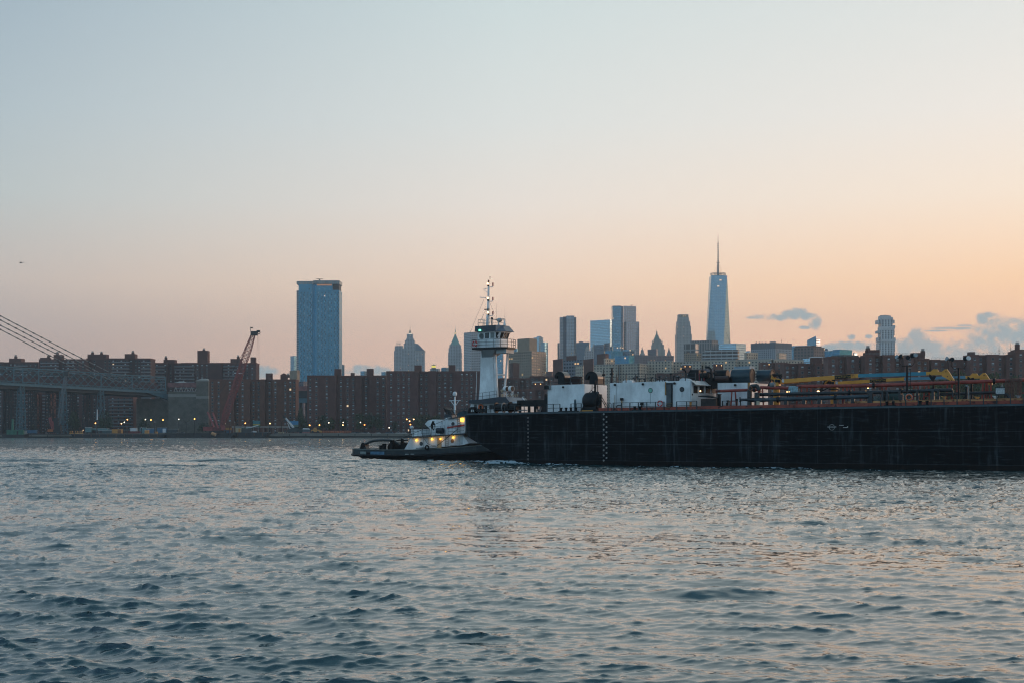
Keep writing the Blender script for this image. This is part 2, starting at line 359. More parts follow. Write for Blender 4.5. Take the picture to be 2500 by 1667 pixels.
# ================================================================== CITY
def facade(name, wall, glass, fx, fz, wx, wz, lit=0.01, gmetal=.75, grough=.16, wrough=.8, jit=.25, wvar=.12, vert=False, litc=(255,200,130), sill=0.5):
    """wall with a regular grid of windows: fx, fz bay size in metres; wx, wz glazed share of a bay"""
    if name in MATS: return MATS[name]
    m_ = bpy.data.materials.new(name); m_.use_nodes = True; t = m_.node_tree; b = t.nodes['Principled BSDF']
    g = N(t, 'ShaderNodeNewGeometry')
    cr = N(t, 'ShaderNodeVectorMath', operation='CROSS_PRODUCT'); cr.inputs[0].default_value = (0,0,1); t.links.new(g.outputs['True Normal'], cr.inputs[1])
    dt = N(t, 'ShaderNodeVectorMath', operation='DOT_PRODUCT'); t.links.new(cr.outputs[0], dt.inputs[0]); t.links.new(g.outputs['Position'], dt.inputs[1])
    sp = N(t, 'ShaderNodeSeparateXYZ'); t.links.new(g.outputs['Position'], sp.inputs[0])
    U = mth(t, 'ADD', mth(t, 'DIVIDE', dt.outputs['Value'], fx), 500.0); V = mth(t, 'DIVIDE', sp.outputs[2], fz)
    fu, fv = mth(t, 'FRACT', U), mth(t, 'FRACT', V)
    cu, cv = mth(t, 'FLOOR', U), mth(t, 'FLOOR', V)
    mx = mth(t, 'LESS_THAN', mth(t, 'ABSOLUTE', mth(t, 'SUBTRACT', fu, .5)), wx/2)
    mz = mth(t, 'LESS_THAN', mth(t, 'ABSOLUTE', mth(t, 'SUBTRACT', fv, .5)), wz/2)
    mk = mth(t, 'MULTIPLY', mx, mz)
    sn = N(t, 'ShaderNodeSeparateXYZ'); t.links.new(g.outputs['True Normal'], sn.inputs[0])
    mk = mth(t, 'MULTIPLY', mk, mth(t, 'LESS_THAN', mth(t, 'ABSOLUTE', sn.outputs[2]), .9))
    cb = N(t, 'ShaderNodeCombineXYZ'); t.links.new(cu, cb.inputs[0]); t.links.new(cv, cb.inputs[1])
    wn = N(t, 'ShaderNodeTexWhiteNoise', noise_dimensions='3D'); t.links.new(cb.outputs[0], wn.inputs['Vector'])
    rv = wn.outputs['Value']
    gl = srgb(glass); glo = tuple(c*(1-jit*1.6) for c in gl[:3])+(1,); ghi = tuple(min(1,c*(1+jit)) for c in gl[:3])+(1,)
    gc = ramp(t, rv, [(0, glo), (1, ghi)])
    wl = srgb(wall); nz = N(t, 'ShaderNodeTexNoise'); nz.inputs['Scale'].default_value = .06; nz.inputs['Detail'].default_value = 6; t.links.new(g.outputs['Position'], nz.inputs['Vector'])
    wc = ramp(t, nz.outputs[0], [(.3, tuple(c*(1-wvar) for c in wl[:3])+(1,)), (.7, tuple(min(1,c*(1+wvar)) for c in wl[:3])+(1,))])
    t.links.new(mixc(t, mk, wc, gc), b.inputs['Base Color'])
    t.links.new(mth(t, 'MULTIPLY', mk, gmetal), b.inputs['Metallic'])
    t.links.new(mth(t, 'ADD', mth(t, 'MULTIPLY', mk, grough-wrough), wrough), b.inputs['Roughness'])
    if lit > 0:
        lt = mth(t, 'MULTIPLY', mth(t, 'GREATER_THAN', rv, 1-lit), mk)
        b.inputs['Emission Color'].default_value = srgb(litc)
        t.links.new(mth(t, 'MULTIPLY', lt, .8), b.inputs['Emission Strength'])
    MATS[name] = m_; return m_
GZ = 2.75                                      # ground level
def foot(px0, pxc, px1, Y, dl, dr):
    C = P(pxc, HZ, Y); A = P(px0, HZ, Y+dl); B = P(px1, HZ, Y+dr)
    D = A+B-C
    return [(v.x, v.y) for v in (C, B, D, A)]
def zt(py, Y): return CAMZ+(HZ-py)/FP*Y
def centre(fp): return (sum(p[0] for p in fp)/len(fp), sum(p[1] for p in fp)/len(fp))
def shrink(fp, k):
    c = centre(fp); return [(c[0]+(x-c[0])*k, c[1]+(y-c[1])*k) for x, y in fp]
def bld(name, label, cat, px0, pxc, px1, ytop, Y, dl, dr, m, group=None, roof=None, parapet=True, extra=None, part='wall', wall=None):
    """a building with one corner towards us: left face px0..pxc, right face pxc..px1"""
    fp = foot(px0, pxc, px1, Y, dl, dr); c = centre(fp); z1 = zt(ytop, Y)
    t = thing(name, label, cat, (c[0], c[1], GZ), 0, group)
    MB().prism(fp, GZ, fp, z1-.8 if parapet else z1).build(part, m, t, True)
    if parapet:
        q = shrink(fp, 1.012); MB().prism(q, z1-.8, q, z1).build('parapet', roof or m, t, True)
    if extra:
        for nm, k, y0, mm, dx in extra:       # roof structures: (name, size share, top row, material, shift px)
            q = shrink(fp, k); s = dx*Y/FP; q = [(x+s, y) for x, y in q]
            MB().prism(q, z1, q, zt(y0, Y)).build(nm, mm or m, t, True)
    return t
def tiers(name, label, cat, Y, rows, m, depth=None, group=None, mats=None, names=None, xdepth=None):
    """stepped tower: rows of (px0, px1, ytop) from the bottom up, each tier a box centred on the same axis"""
    cx = (rows[0][0]+rows[0][1])/2; o = P(cx, HZ, Y); w0 = (rows[0][1]-rows[0][0])/FP*Y; dp = depth or w0
    t = thing(name, label, cat, (o.x, Y+dp/2, GZ), 0, group); z = GZ
    for i, (a, b, y) in enumerate(rows):
        xa, xb = (a-CX)/FP*Y, (b-CX)/FP*Y; w = (xb-xa); d = dp*w/w0; z1 = zt(y, Y)
        MB().box(xa, xb, Y+(dp-d)/2, Y+(dp+d)/2, z, z1).build((names[i] if names else ('shaft' if i == 0 else 'setback')), (mats[i] if mats else m), t, True)
        z = z1
    return t
def cone4(mb, cx, cy, w, d, z0, z1, k=0.0, n=4, mi=0):
    a = math.pi/4 if n == 4 else 0; s = math.sqrt(.5) if n == 4 else .5
    p0 = [(cx+w*s*math.cos(a+2*math.pi*i/n), cy+d*s*math.sin(a+2*math.pi*i/n)) for i in range(n)]
    p1 = [(cx+(x-cx)*max(k, .02), cy+(y-cy)*max(k, .02)) for x, y in p0]
    return mb.prism(p0, z0, p1, z1, mi)
# ---- materials
brick = mat('brick_red_brown', (.104, .045, .038), .9, var=.2, scale=.25)
brick2 = mat('brick_dark', (.072, .037, .035), .9, var=.2, scale=.25)
brick3 = mat('brick_right_bank', (.115, .052, .043), .9, var=.2, scale=.25)
brickv = mat('brick_plum', (.092,.042,.040), .9, var=.22, scale=.2); brickw = mat('brick_warm', (.128,.055,.037), .9, var=.22, scale=.3); brickx = mat('brick_rose', (.135,.064,.056), .9, var=.2, scale=.3)
brickl = mat('brick_parapet', (.14, .06, .048), .9, var=.2, scale=.4)
tanb = mat('brick_tan', (.30, .235, .175), .9, var=.12, scale=.25)
stone = mat('stone_grey', (.18, .175, .16), .9, var=.25, scale=.3)
concr = mat('concrete_pale', (.34, .33, .31), .9, var=.18, scale=.3)
glassd = mat('window_glass_dark', (.020, .026, .034), .15, var=.3, scale=3)
glassb = mat('window_blind', (.40, .45, .48), .6, var=.3, scale=2)
winf = mat('window_frame_grey', (.20, .22, .23), .6, var=.1)
litw = mat('window_lit', (.4, .3, .2), .5, emit=(255, 215, 165), estr=.9)
litc = mat('window_lit_cool', (.4, .4, .4), .5, emit=(235, 240, 235), estr=.9)
roofm = mat('roof_membrane', (.10, .10, .11), .9, var=.2, scale=.2)
whitem = mat('white_paint_far', (.62, .64, .66), .6, var=.06)
dark = mat('dark_steel', (.02, .022, .026), .6, var=.3, scale=1)
# ---- window variants (frame, pane and sill in one small mesh each)
def winmesh(kind, w=1.35, h=1.45):
    mb = MB(); mb.box(-w/2, w/2, -.06, .0, -h/2, h/2, 0); mb.box(-w/2+.1, w/2-.1, -.10, -.061, -h/2+.1, h/2-.1, 1)
    mb.box(-w/2-.05, w/2+.05, -.16, .0, -h/2-.12, -h/2-.001, 0)
    if kind == 'blind': mb.box(-w/2+.12, w/2-.12, -.13, -.101, -.05, h/2-.12, 2)
    if kind == 'ac': mb.box(-.35, .35, -.40, -.101, -h/2+.02, -h/2+.45, 2)
    return mb
def winparts(root, spots, rz=0.0, w=1.35, h=1.45, seed=1, lit=.006, limit=100, mode='win'):
    """spots: local (x, y, z). The first 100 are window parts of their own, the rest one field"""
    rnd = random.Random(seed); spots = list(spots); rnd.shuffle(spots)
    protos = {}
    def pick():
        r = rnd.random()
        return 'lit' if r < lit else ('cool' if r < lit*1.6 else ('blind' if r < .28 else ('ac' if r < .40 else 'plain')))
    mm = {'lit': [winf, litw, glassb], 'cool': [winf, litc, glassb], 'blind': [winf, glassd, glassb], 'ac': [winf, glassd, glassb], 'plain': [winf, glassd, glassb]}
    used = root.get('_n', 0); rest = MB(); ca, sa = math.cos(rz), math.sin(rz); restm = [winf, glassd, glassb, litw]
    for k, (x, y, z) in enumerate(spots):
        kd = pick()
        if used < limit:
            key = (kd, w, h)
            if key not in WPROTO:
                o = winmesh(kd, w, h).build('window', mm[kd]); WPROTO[key] = o.data; bpy.data.objects.remove(o)
            o = bpy.data.objects.new('window', WPROTO[key]); COL.objects.link(o); o.parent = root
            o.location = (x, y, z); o.rotation_euler = (0, 0, rz); used += 1
        else:
            q = winmesh(kd, w, h); vs = [(x+a*ca-b*sa, y+a*sa+b*ca, z+c) for a, b, c in q.v]
            off = len(rest.v); rest.v += vs; rest.f += [tuple(i+off for i in f) for f in q.f]; rest.s += q.s
            rest.m += [(3 if (m_ == 1 and kd in ('lit', 'cool')) else m_) for m_ in q.m]
    root['_n'] = used
    if rest.v: rest.build('windows_beyond_count', restm, root, kind='stuff')
WPROTO = {}
def slab(label, px0, px1, ytop, Y, depth, floor, bays, m=None, group='brick apartment blocks along the far bank', rz=0, bulk=(), chim=(), seed=1, ww=1.5, wh=1.6, lit=.005, balc=(), recess=4.5, cat='apartment block', endwin=True, z0=GZ, rail=False, step=3.3):
    """brick slab block. bays: list of (share of length, set back?, windows?)"""
    m = m or brick
    if m in (brick, brick3): m = (m, brickv, brickw)[seed % 3] if m is brick else (m, brickx, brick3, brickw)[seed % 4]
    o = P(px0, HZ, Y); L = (px1-px0)/FP*Y/math.cos(rz); H = zt(ytop, Y)-z0
    if rz: L = L/(1-math.tan(rz)*0.0)
    t = thing('apartment_block', label, cat, (o.x, o.y, z0), rz, group)
    tot = sum(b[0] for b in bays); x = 0; front = []; spots = []
    nf = max(1, int((H-1.4)/floor))
    for sh, rec, wn in bays:
        w = L*sh/tot; y = recess if rec else 0
        front += [(x, y), (x+w, y)]
        if wn:
            n = max(1, int((w-.8)/step)); gap = w/n
            for i in range(n):
                for f in range(nf):
                    spots.append((x+gap*(i+.5), y, H-1.1-floor*(f+.55)))
        x += w
    poly = front+[(L, depth), (0, depth)]
    MB().prism(poly, 0, poly, H-.9).build('wall', m, t)
    q = [(px+(-.15 if px < L/2 else .15), py-.15) for px, py in front]+[(L+.15, depth+.15), (-.15, depth+.15)]
    MB().prism(q, H-.9, q, H).build('parapet', brickl if m is not tanb else m, t)
    winparts(t, spots, 0, ww, wh, seed, lit)
    if rail:
        mb = MB()
        for hz_ in (H+.5, H+1.1): mb.box(.2, L-.2, .15, .27, hz_, hz_+.09)
        for i in range(int(L/2.4)): mb.box(.2+i*2.4, .3+i*2.4, .15, .27, H, H+1.1)
        mb.build('roof_railing', mat('rail_grey_far', (.16,.19,.2), .6), t)
    S = FP/Y
    for a, b, y, kind in bulk:                 # lift and stair houses on the roof, in image px
        xa, xb = (a-px0)/S, (b-px0)/S; zz = zt(y, Y)-z0
        bm_ = MB().box(xa, xb, 3.2, min(depth-1, 3.2+max(3, (xb-xa))), H-.9+.01, zz)
        bo = bm_.build('roof_house', brick if kind != 'tan' else tanb, t)
        if kind in ('cap', 'lamp'):
            MB().box(xa-.5, xb+.5, 2.7, min(depth-.5, 3.7+max(3, (xb-xa))), zz, zz+.55).build('roof_slab', whitem, bo)
        if kind == 'lamp':
            lm = MB(); 
            for xx in (xa+(xb-xa)*.25, xa+(xb-xa)*.8): lm.ball((xx, 2.9, zz-1.3), .24)
            lm.build('wall_lamps', lampw, bo)
        if kind == 'gable':
            MB().add([(xa,3.2,zz),(xb,3.2,zz),((xa+xb)/2,3.2,zz+1.4),(xa,8,zz),(xb,8,zz),((xa+xb)/2,8,zz+1.4)], [(0,1,2),(3,5,4),(0,2,5,3),(2,1,4,5)]).build('gable', brick, bo)
    for a, y0, y in chim:
        xa = (a-px0)/S; zz = zt(y, Y)-z0; zb = zt(y0, Y)-z0
        co = MB().box(xa-1.1, xa+1.1, 4, 6.2, min(zb, zz-1)-1.5, zz-1.3).build('chimney', brick, t)
        MB().box(xa-.75, xa+.75, 4.3, 5.9, zz-1.299, zz).build('chimney_cap', concr, co)
    for fa, fb in balc:                        # stacks of balconies: share of the length
        xa, xb = L*fa, L*fb
        for f in range(nf):
            z = H-1.1-floor*(f+1)
            MB().box(xa, xb, -1.5, -.001, z, z+.16, 0).box(xa, xb, -1.5, -1.4, z+.161, z+.95, 1).build('balcony', [concr, mat('balcony_panel', (.15,.16,.18), .7)], t)
    return t
lampw = mat('lamp_glow_warm', (.8,.6,.3), .4, emit=(255, 200, 130), estr=6)
lampo = mat('lamp_glow_sodium', (.8,.5,.2), .4, emit=(255, 175, 85), estr=7)
lampc = mat('lamp_glow_white', (.8,.8,.8), .4, emit=(255, 236, 205), estr=9)
def bays(n, wide=1.0, seed=0):
    r = random.Random(seed); out = []
    for i in range(n): out.append((wide*(.8+.5*r.random()), i % 2 == 1, True)); 
    return out
# ---- near bank brick slabs
slab('brick slab block between stone bridge anchorage and viaduct gap, behind red crane', 511, 722, 925, 1140, 16, 2.78,
     [(2.2,0,1),(.7,0,0),(1.5,0,1),(.8,1,1),(1.4,0,1),(.6,0,0),(1.8,1,1),(.8,0,0),(1.4,1,1),(1.0,0,1),(.8,0,0),(1.8,0,1),(.5,0,1)], bulk=[(572,588,911,'cap'),(647,662,910,''),(683,699,914,'gable')], chim=[(701,916,910)], seed=11)
slab('brick slab block right of the viaduct gap, below the blue glass tower', 750, 943, 915.5, 1110, 16, 3.0,
     [(1.6,0,1),(.5,0,0),(.9,0,1),(.8,0,0),(1.0,1,1),(1.5,1,1),(.8,0,0),(1.0,1,1),(.7,0,0),(1.5,0,1)], bulk=[(815,831,899.5,''),(855,864,909,''),(894,910,899,'')], seed=12, m=brick)
slab('tallest riverside brick slab block, directly left of the tugboat tower', 943.5, 1191, 905, 1085, 16, 3.25,
     [(1.2,0,1),(2.0,0,1),(.9,0,0),(1.3,1,1),(1.0,0,0),(2.2,1,1),(.8,0,0),(1.8,0,1),(.6,0,0),(1.2,0,1)], bulk=[(1011,1028,890.5,''),(1095,1111,890,'')], seed=13, lit=.008)
slab('brick slab block seen between the legs of the tugboat tower', 1190, 1294, 922, 1120, 15, 3.0, bays(7, 1, 3), seed=14, m=brick2)
slab('brick block with small white capped roof house carrying two lamps', 1294, 1352, 917, 1150, 15, 3.0, bays(5, 1, 5), seed=15, m=brick2)
slab('low brick block in front, just left of the white barge deckhouse', 1232, 1440, 949, 1060, 15, 3.1, bays(9, 1, 6), seed=16, m=brick, bulk=[(1301,1325,932,'lamp')], lit=.01)
# ---- balcony slabs behind the bridge
GB = 'balconied brick towers behind the bridge'
slab('low end balconied brick tower behind bridge cables at left picture edge', -60, 93, 883, 1290, 18, 2.9, [(1,0,1),(1.2,0,1),(1,1,1),(1,0,1),(.8,0,1)], m=brick2, group=GB, bulk=[(19,48,874,''),], chim=[(34,874,865)], balc=[(.0,.28),(.62,.84)], seed=21)
slab('balconied brick tower behind bridge cables with two roof houses', 95, 209, 876, 1270, 18, 2.9, [(1,0,1),(.9,0,1),(.8,1,1),(1,0,1),(1,0,1)], m=brick, group=GB, bulk=[(95,116,872,''),(128,148,865,'')], chim=[(114,872,864),(136,865,857)], balc=[(.04,.44),(.58,.78)], seed=22)
slab('tallest balconied brick tower behind bridge, with three chimneys', 211, 367, 874, 1280, 18, 2.9, [(.9,0,1),(.5,0,0),(1,0,1),(1,0,1),(.8,1,1),(1.1,0,1)], m=brick2, group=GB, bulk=[(211,233,864,''),(233,257,864,''),(302,327,863,'')], chim=[(222,864,856),(244,864,857),(321,863,855)], balc=[(.40,.68),(.86,1.02)], seed=23)
slab('balconied brick tower with square stair tower, left of the red crane boom', 368, 541, 885, 1330, 18, 2.9, [(1.2,0,1),(1,1,1),(1,0,1),(1,0,1),(.9,0,0)], m=brick2, group=GB, bulk=[(397,424,877,''),(480,505,855,'')], chim=[(402,877,868),(495,855,849)], balc=[(.02,.20),(.34,.62)], seed=24)
slab('balconied brick tower directly behind the red crane boom', 541, 625, 885, 1335, 18, 2.9, [(1,0,1),(1,0,1),(.9,1,1),(.8,0,1)], m=brick, group=GB, bulk=[(561,585,875,''),(610,622,871,'')], chim=[(579,875,866)], balc=[(.05,.5)], seed=25)
# under the bridge the balconied fronts come forward
slab('balconied brick front seen under the bridge beside the leftmost pier', 56, 90, 952, 1215, 14, 2.9, [(1,0,1)], m=brickl, group=GB, balc=[(.0,1.0)], seed=26)
slab('narrow balconied brick front seen under the bridge between two piers', 111, 124, 955, 1225, 14, 2.9, [(1,0,1)], m=brickl, group=GB, balc=[(.0,1.0)], seed=27)
slab('wide balconied brick front under the bridge, left of the dark anchorage wall', 268, 325, 965, 1235, 14, 2.9, [(1,0,1),(1,0,1)], m=brickl, group=GB, balc=[(.0,1.0)], seed=28)
# ---- tan and brown mid-distance
fw_tan = facade('facade_tan', (150,135,118), (40,46,56), 3.2, 2.85, .42, .5, lit=.03, jit=.4, gmetal=.3)
fw_tan2 = facade('facade_beige', (176,166,150), (48,56,66), 3.4, 2.85, .4, .5, lit=.015, jit=.4, gmetal=.3)
fw_brown = facade('facade_brown', (96,66,62), (44,48,60), 3.4, 3.0, .4, .5, lit=.02, jit=.4, gmetal=.3)
fw_mauve = facade('facade_mauve', (98,92,100), (60,72,90), 3.4, 3.3, .45, .5, lit=.02, jit=.4, gmetal=.5)
fw_bluegr = facade('facade_blue_grey', (112,120,128), (48,66,86), 3.2, 3.1, .62, .5, lit=.02, jit=.35, gmetal=.6)
bld('apartment_tower', 'tan brick tower with tall windowless core, right of tugboat tower', 'apartment tower', 1241, 1298, 1333, 856, 1480, 26, 22, fw_tan, extra=[('roof_core', .52, 824, tanb, 0)])
bld('apartment_tower', 'brown grey tower with white roof cap seen through tugboat tower legs', 'apartment tower', 1245, 1252, 1268, 885, 1300, 10, 8, brick2)
bld('brick_building', 'tan grey box building at the foot of the blue glass tower, left side', 'building', 707, 725, 732, 903, 1500, 20, 6, tanb)
bld('brick_building', 'windowless brown brick tower end left of small beige block', 'building', 1350, 1372, 1374, 875, 1250, 20, 6, brick)
bld('apartment_building', 'grey blue banded apartment house between two brown brick ends', 'apartment house', 1374, 1423, 1424.5, 878, 1300, 16, 6, fw_bluegr, extra=[('roof_house', .5, 867, brick, -4)])
bld('apartment_building', 'small pale beige block standing between brown brick ends', 'apartment house', 1405, 1423, 1425, 891, 1230, 12, 5, fw_tan2)
bld('brick_building', 'brown brick end wall just right of small beige block', 'building', 1424, 1448, 1449.5, 875, 1260, 18, 5, brick)
bld('brick_building', 'brown brick roof tower rising behind the long beige terrace', 'building', 1457, 1478, 1486, 862.6, 1520, 18, 8, brick)
GT = 'beige apartment terrace with dark windows'
for lb, a, c, b, y, Y in (('beige terrace section nearest the tugboat, with pale roof house', 1449, 1508, 1512, 888, 1400),
        ('beige terrace section with dark fire stair recess at its left end', 1512.5, 1558, 1561, 886, 1390),
        ('warm beige terrace section with sunlit end wall', 1556, 1561, 1580, 886, 1385),
        ('beige terrace section under the pointed courthouse roof', 1580, 1640, 1644, 880, 1400),
        ('beige terrace section below the silver spired skyscraper', 1640.5, 1712, 1716, 881, 1405),
        ('beige terrace section below the low glass office building', 1712.5, 1796, 1800, 877, 1400),
        ('beige terrace section right of the glass office, with two roof houses', 1800.5, 1882, 1886, 875.5, 1395),
        ('sunlit beige terrace section at the right end of the row', 1884, 1890, 1962, 876, 1390)):
    bld('apartment_building', lb, 'apartment house', a, c, b, y, Y, 14, 14 if b-c > 10 else 8, fw_tan2, group=GT, roof=concr)
bld('roof_house', 'beige roof house above the terrace section nearest the tugboat', 'roof house', 1474, 1478, 1501, 874, 1425, 8, 10, fw_tan2)
bld('roof_house', 'beige roof house with fire stair on the terrace, further right', 'roof house', 1817, 1824, 1850, 859.5, 1420, 8, 10, fw_tan2)
bld('roof_house', 'smaller beige roof house at the right of the terrace', 'roof house', 1896, 1903, 1920, 861, 1420, 8, 10, fw_tan2)
slab('brown brick block with flat parapet behind the barge deckhouse roof', 1605, 1698, 910, 1180, 14, 3.0, bays(5, 1, 8), seed=31, m=brick)
slab('low brown brick block with white capped roof house and lamp, left one', 1660, 1700, 905, 1160, 12, 3.0, bays(3, 1, 9), seed=32, m=brick, bulk=[(1668,1690,890,'lamp')])
slab('low brown brick block with white capped roof house and two lamps, right one', 1735, 1780, 905, 1165, 12, 3.0, bays(3, 1, 10), seed=33, m=brick, bulk=[(1745,1767,887.5,'lamp')])
slab('brick block with pale grey roof edge behind the black barge drums', 1858, 1925, 884, 1150, 12, 3.0, bays(4, 1, 12), seed=34, m=brick3, bulk=[(1860,1884,885,'lamp')])
slab('brick block with pale flat roof edge above the yellow crane pedestal', 1880, 1952, 901, 960, 13, 3.0, bays(5, 1, 13), seed=35, m=brick3)
slab('brick block in the row above the near crane boom, lower roofline', 1915, 2022, 886, 880, 13, 2.95, bays(6, 1, 14), seed=36, m=brick3, bulk=[(1985,2010,872,'cap')])
slab('tall brick block above the crane booms with dark roof railing', 2022, 2113, 870, 840, 13, 2.9, [(1.2,0,1),(1,1,1),(1.4,0,1),(.8,1,1)], seed=37, m=brick3, rail=True)
slab('brick block with stepped roof house beside the stacked white tower', 2113, 2234, 866, 830, 13, 2.85, [(1,0,1),(.8,1,1),(1.2,0,1),(1,1,1),(1.1,0,1)], seed=38, m=brick3, rail=True, bulk=[(2113,2122,860,''),(2122,2151,853,'')], chim=[(2124,853,843)])
slab('brick block with roof house and single chimney right of the stacked white tower', 2234, 2274, 874, 835, 13, 2.85, [(1,0,1),(1,1,1)], seed=39, m=brick3, bulk=[(2233.5,2262,860,'')], chim=[(2259,860,850)])
slab('lower brick block right of the chimney, white railing on its roof', 2274, 2366, 877, 840, 13, 2.85, [(1,0,1),(.9,1,1),(1.3,0,1),(.9,0,1)], seed=40, m=brick3, rail=True)
slab('long brick block near the right picture edge with two thin antennas', 2369, 2479, 865, 830, 13, 2.85, [(1,0,1),(.9,1,1),(1.3,0,1),(.9,1,1),(1,0,1)], seed=41, m=brick3, rail=True, bulk=[(2370,2385,858,'')])
slab('brick block cut by the right picture edge, tall chimney on its roof', 2479.5, 2560, 856, 825, 13, 2.85, [(1,0,1),(.9,1,1),(1.3,0,1)], seed=42, m=brick3, bulk=[(2485,2530,852,'')], chim=[(2491,852,834)])
for px, y, n in ((2439, 842, 5), (2467, 835, 6)):
    Y = 836; o = P(px, 866, Y); t = thing('roof_antenna', 'thin lattice antenna on long right hand brick block, ' + ('left and shorter' if px < 2450 else 'right and taller'), 'antenna', o)
    mb = MB(); h = (866-y)/FP*Y; mb.tube((0,0,0), (0,0,h), .12, .03, 5); mb.build('mast', dark, t)
    mb = MB(); [mb.tube((-.5,0,h*.35+i*.3), (.5,0,h*.35+i*.3), .05, None, 4) for i in range(n)]; mb.build('crossbars', dark, t)
# ================================================================== DOWNTOWN SKYLINE
st_pale = facade('facade_pale_stone', (164,170,174), (58,74,92), 4.2, 3.9, .38, .62, lit=.01, gmetal=.6)
st_fine = facade('facade_stone_bands', (158,164,170), (66,82,98), 5.0, 4.2, .72, .42, lit=.004, gmetal=.6)
gl_blue = facade('curtain_blue', (26,98,126), (38,126,160), 3.2, 3.35, .84, .86, lit=.003, gmetal=.9, grough=.10, jit=.12)
gl_pale = facade('curtain_pale', (134,156,170), (158,192,210), 4.0, 4.1, .9, .8, lit=.003, gmetal=.9, grough=.09, jit=.06)
gl_teal = facade('curtain_teal', (82,118,138), (100,152,176), 4.2, 4.0, .85, .72, lit=.02, gmetal=.85, grough=.12, jit=.15)
gl_dark = facade('curtain_dark', (40,62,80), (52,88,110), 4.2, 4.0, .85, .7, lit=.02, gmetal=.85, grough=.12, jit=.2)
gl_rose = facade('curtain_grid', (150,140,140), (150,166,184), 5.2, 4.3, .78, .76, lit=.006, gmetal=.9, grough=.10, jit=.08)
copper = mat('roof_copper_green', (.13,.34,.31), .7, var=.15, scale=.05)
slate = mat('roof_slate_blue', (.10,.15,.20), .7, var=.15, scale=.05)
# supertall blue apartment tower with sky-lit slot and crown band
def big_tower():
    Y = 2300; t = thing('glass_tower', 'tall dark blue glass slab tower standing alone, left of centre', 'skyscraper', P(776, HZ, Y+15)+Vector((0,0,-CAMZ+GZ)))
    oms = facade('facade_blue_slab', (50,142,172), (20,40,58), 5.6, 7.4, .22, .38, lit=0, gmetal=.5, grough=.2, jit=.3)
    oms2 = facade('facade_blue_slab_panels', (46,140,172), (116,184,206), 8.3, 10.9, .22, .22, lit=.02, gmetal=.4, grough=.2, jit=.5, wrough=.35)
    X = lambda px: (px-CX)/FP*Y
    zT = zt(694, Y); zr = zt(685, Y)
    MB().box(X(729), X(763), Y, Y+38, GZ, zT).build('left_wing', oms2, t, True)
    MB().box(X(763), X(772), Y+5, Y+36, GZ, zT).build('recessed_slot', gl_blue, t, True)
    MB().box(X(772), X(812), Y-1, Y+37, GZ, zT).build('right_wing', oms2, t, True)
    MB().box(X(812), X(828.5), Y-1, Y+37, GZ, zt(708.5, Y)).build('right_wing_end', oms2, t, True)
    MB().box(X(812.2), X(827), Y+2, Y+34, zt(708.5, Y), zT-.02).build('dark_loggia', dark, t, True)
    # staggered windows on the three faces
    for x0, x1, yo in ((729, 763, Y), (772, 812, Y-1), (812, 828.5, Y-1)):
        mb = MB(); mb2 = MB(); zz = GZ+70; k = 0; ztop = zt(708.5, Y)-4
        while zz < ztop:
            xx = X(x0)+1.2+((k*1.37) % 2.75)
            while xx < X(x1)-1.5:
                (mb if (int(xx*1.3)+k) % 4 else mb2).box(xx, xx+.95, yo-.12, yo-.01, zz, zz+2.5); xx += 5.5 if (k % 2) else 5.5
            zz += 3.35; k += 1
        mb.build('window_slots', mat('slot_glass', (.012,.035,.055), .2), t, True, kind='stuff')
        mb2.build('pale_window_slots', mat('slot_pale', (.30,.42,.48), .3, var=.4, scale=.4), t, True, kind='stuff')
    mb = MB(); X0 = X(723.2)
    mb.prism([(X0, Y+4), (X(729)-.01, Y+.2), (X(729)-.01, Y+36), (X0, Y+36)], GZ, [(X0, Y+4), (X(729)-.01, Y+.2), (X(729)-.01, Y+36), (X0, Y+36)], zt(709, Y))
    mb.build('side_balcony_wall', facade('facade_balcony_strip', (150,140,140), (58,92,112), 30, 3.35, 1.0, .5, lit=0, gmetal=.4), t, True)
    mb = MB(); mb.box(X(724), X(765), Y+.5, Y+36, zT, zr-1).box(X(765), X(829), Y-1.5, Y+37, zT+.3, zr)
    mb.build('crown_screen', facade('crown_screen', (92,126,142), (150,140,132), 2.4, 30, .5, .9, lit=0, gmetal=.3), t, True)
    mb = MB()
    for i in range(30): mb.box(X(774)+i*.82, X(774)+i*.82+.45, Y-1.35, Y-1.1, zT-2.4, zT-.1)
    mb.build('crown_lights', mat('crown_amber', (.6,.3,.1), .5, emit=(225,130,70), estr=.55), t, True)
    mb = MB(); o = X(777.5); mb.box(o-1, o+1, Y+12, Y+14, zr, zr+3); mb.tube((o-5, Y+13, zr+4), (o+5.5, Y+13, zr+3.6), .5); mb.build('window_cleaning_crane', dark, t, True)
big_tower()
bld('glass_tower', 'small pale blue office block peeping out left of the blue slab tower', 'office tower', 709, 718, 724, 868, 3300, 20, 8, gl_teal)
bld('glass_tower', 'low teal block right at the foot of the blue slab tower', 'office tower', 829, 831, 841, 889, 2500, 6, 20, gl_blue, extra=[('roof_house', .4, 884, gl_blue, -3)])
for lb, a, c, b, y, Y in (('lone flat teal roof left of the stepped spire tower', 931, 940, 943.5, 907, 2600), ('faint low roofs left of the second brick roof house', 880, 890, 895, 905, 2700),
       ('small blue grey office roof left of the green pyramid tower', 1077, 1090, 1096, 896, 2500)):
    bld('low_building', lb, 'building', a, c, b, y, Y, 10, 10, gl_teal)
t = bld('low_building', 'low stone building crowned by a yellow lit roof lantern', 'building', 1050, 1070, 1075, 899, 2400, 10, 10, st_pale)
o = P(1058.5, 897, 2400); mb = MB(); mb.box(o.x-3.6, o.x+3.6, 2401, 2408, zt(899,2400), zt(896.4,2400)); mb.build('lantern_base', concr, t, True)
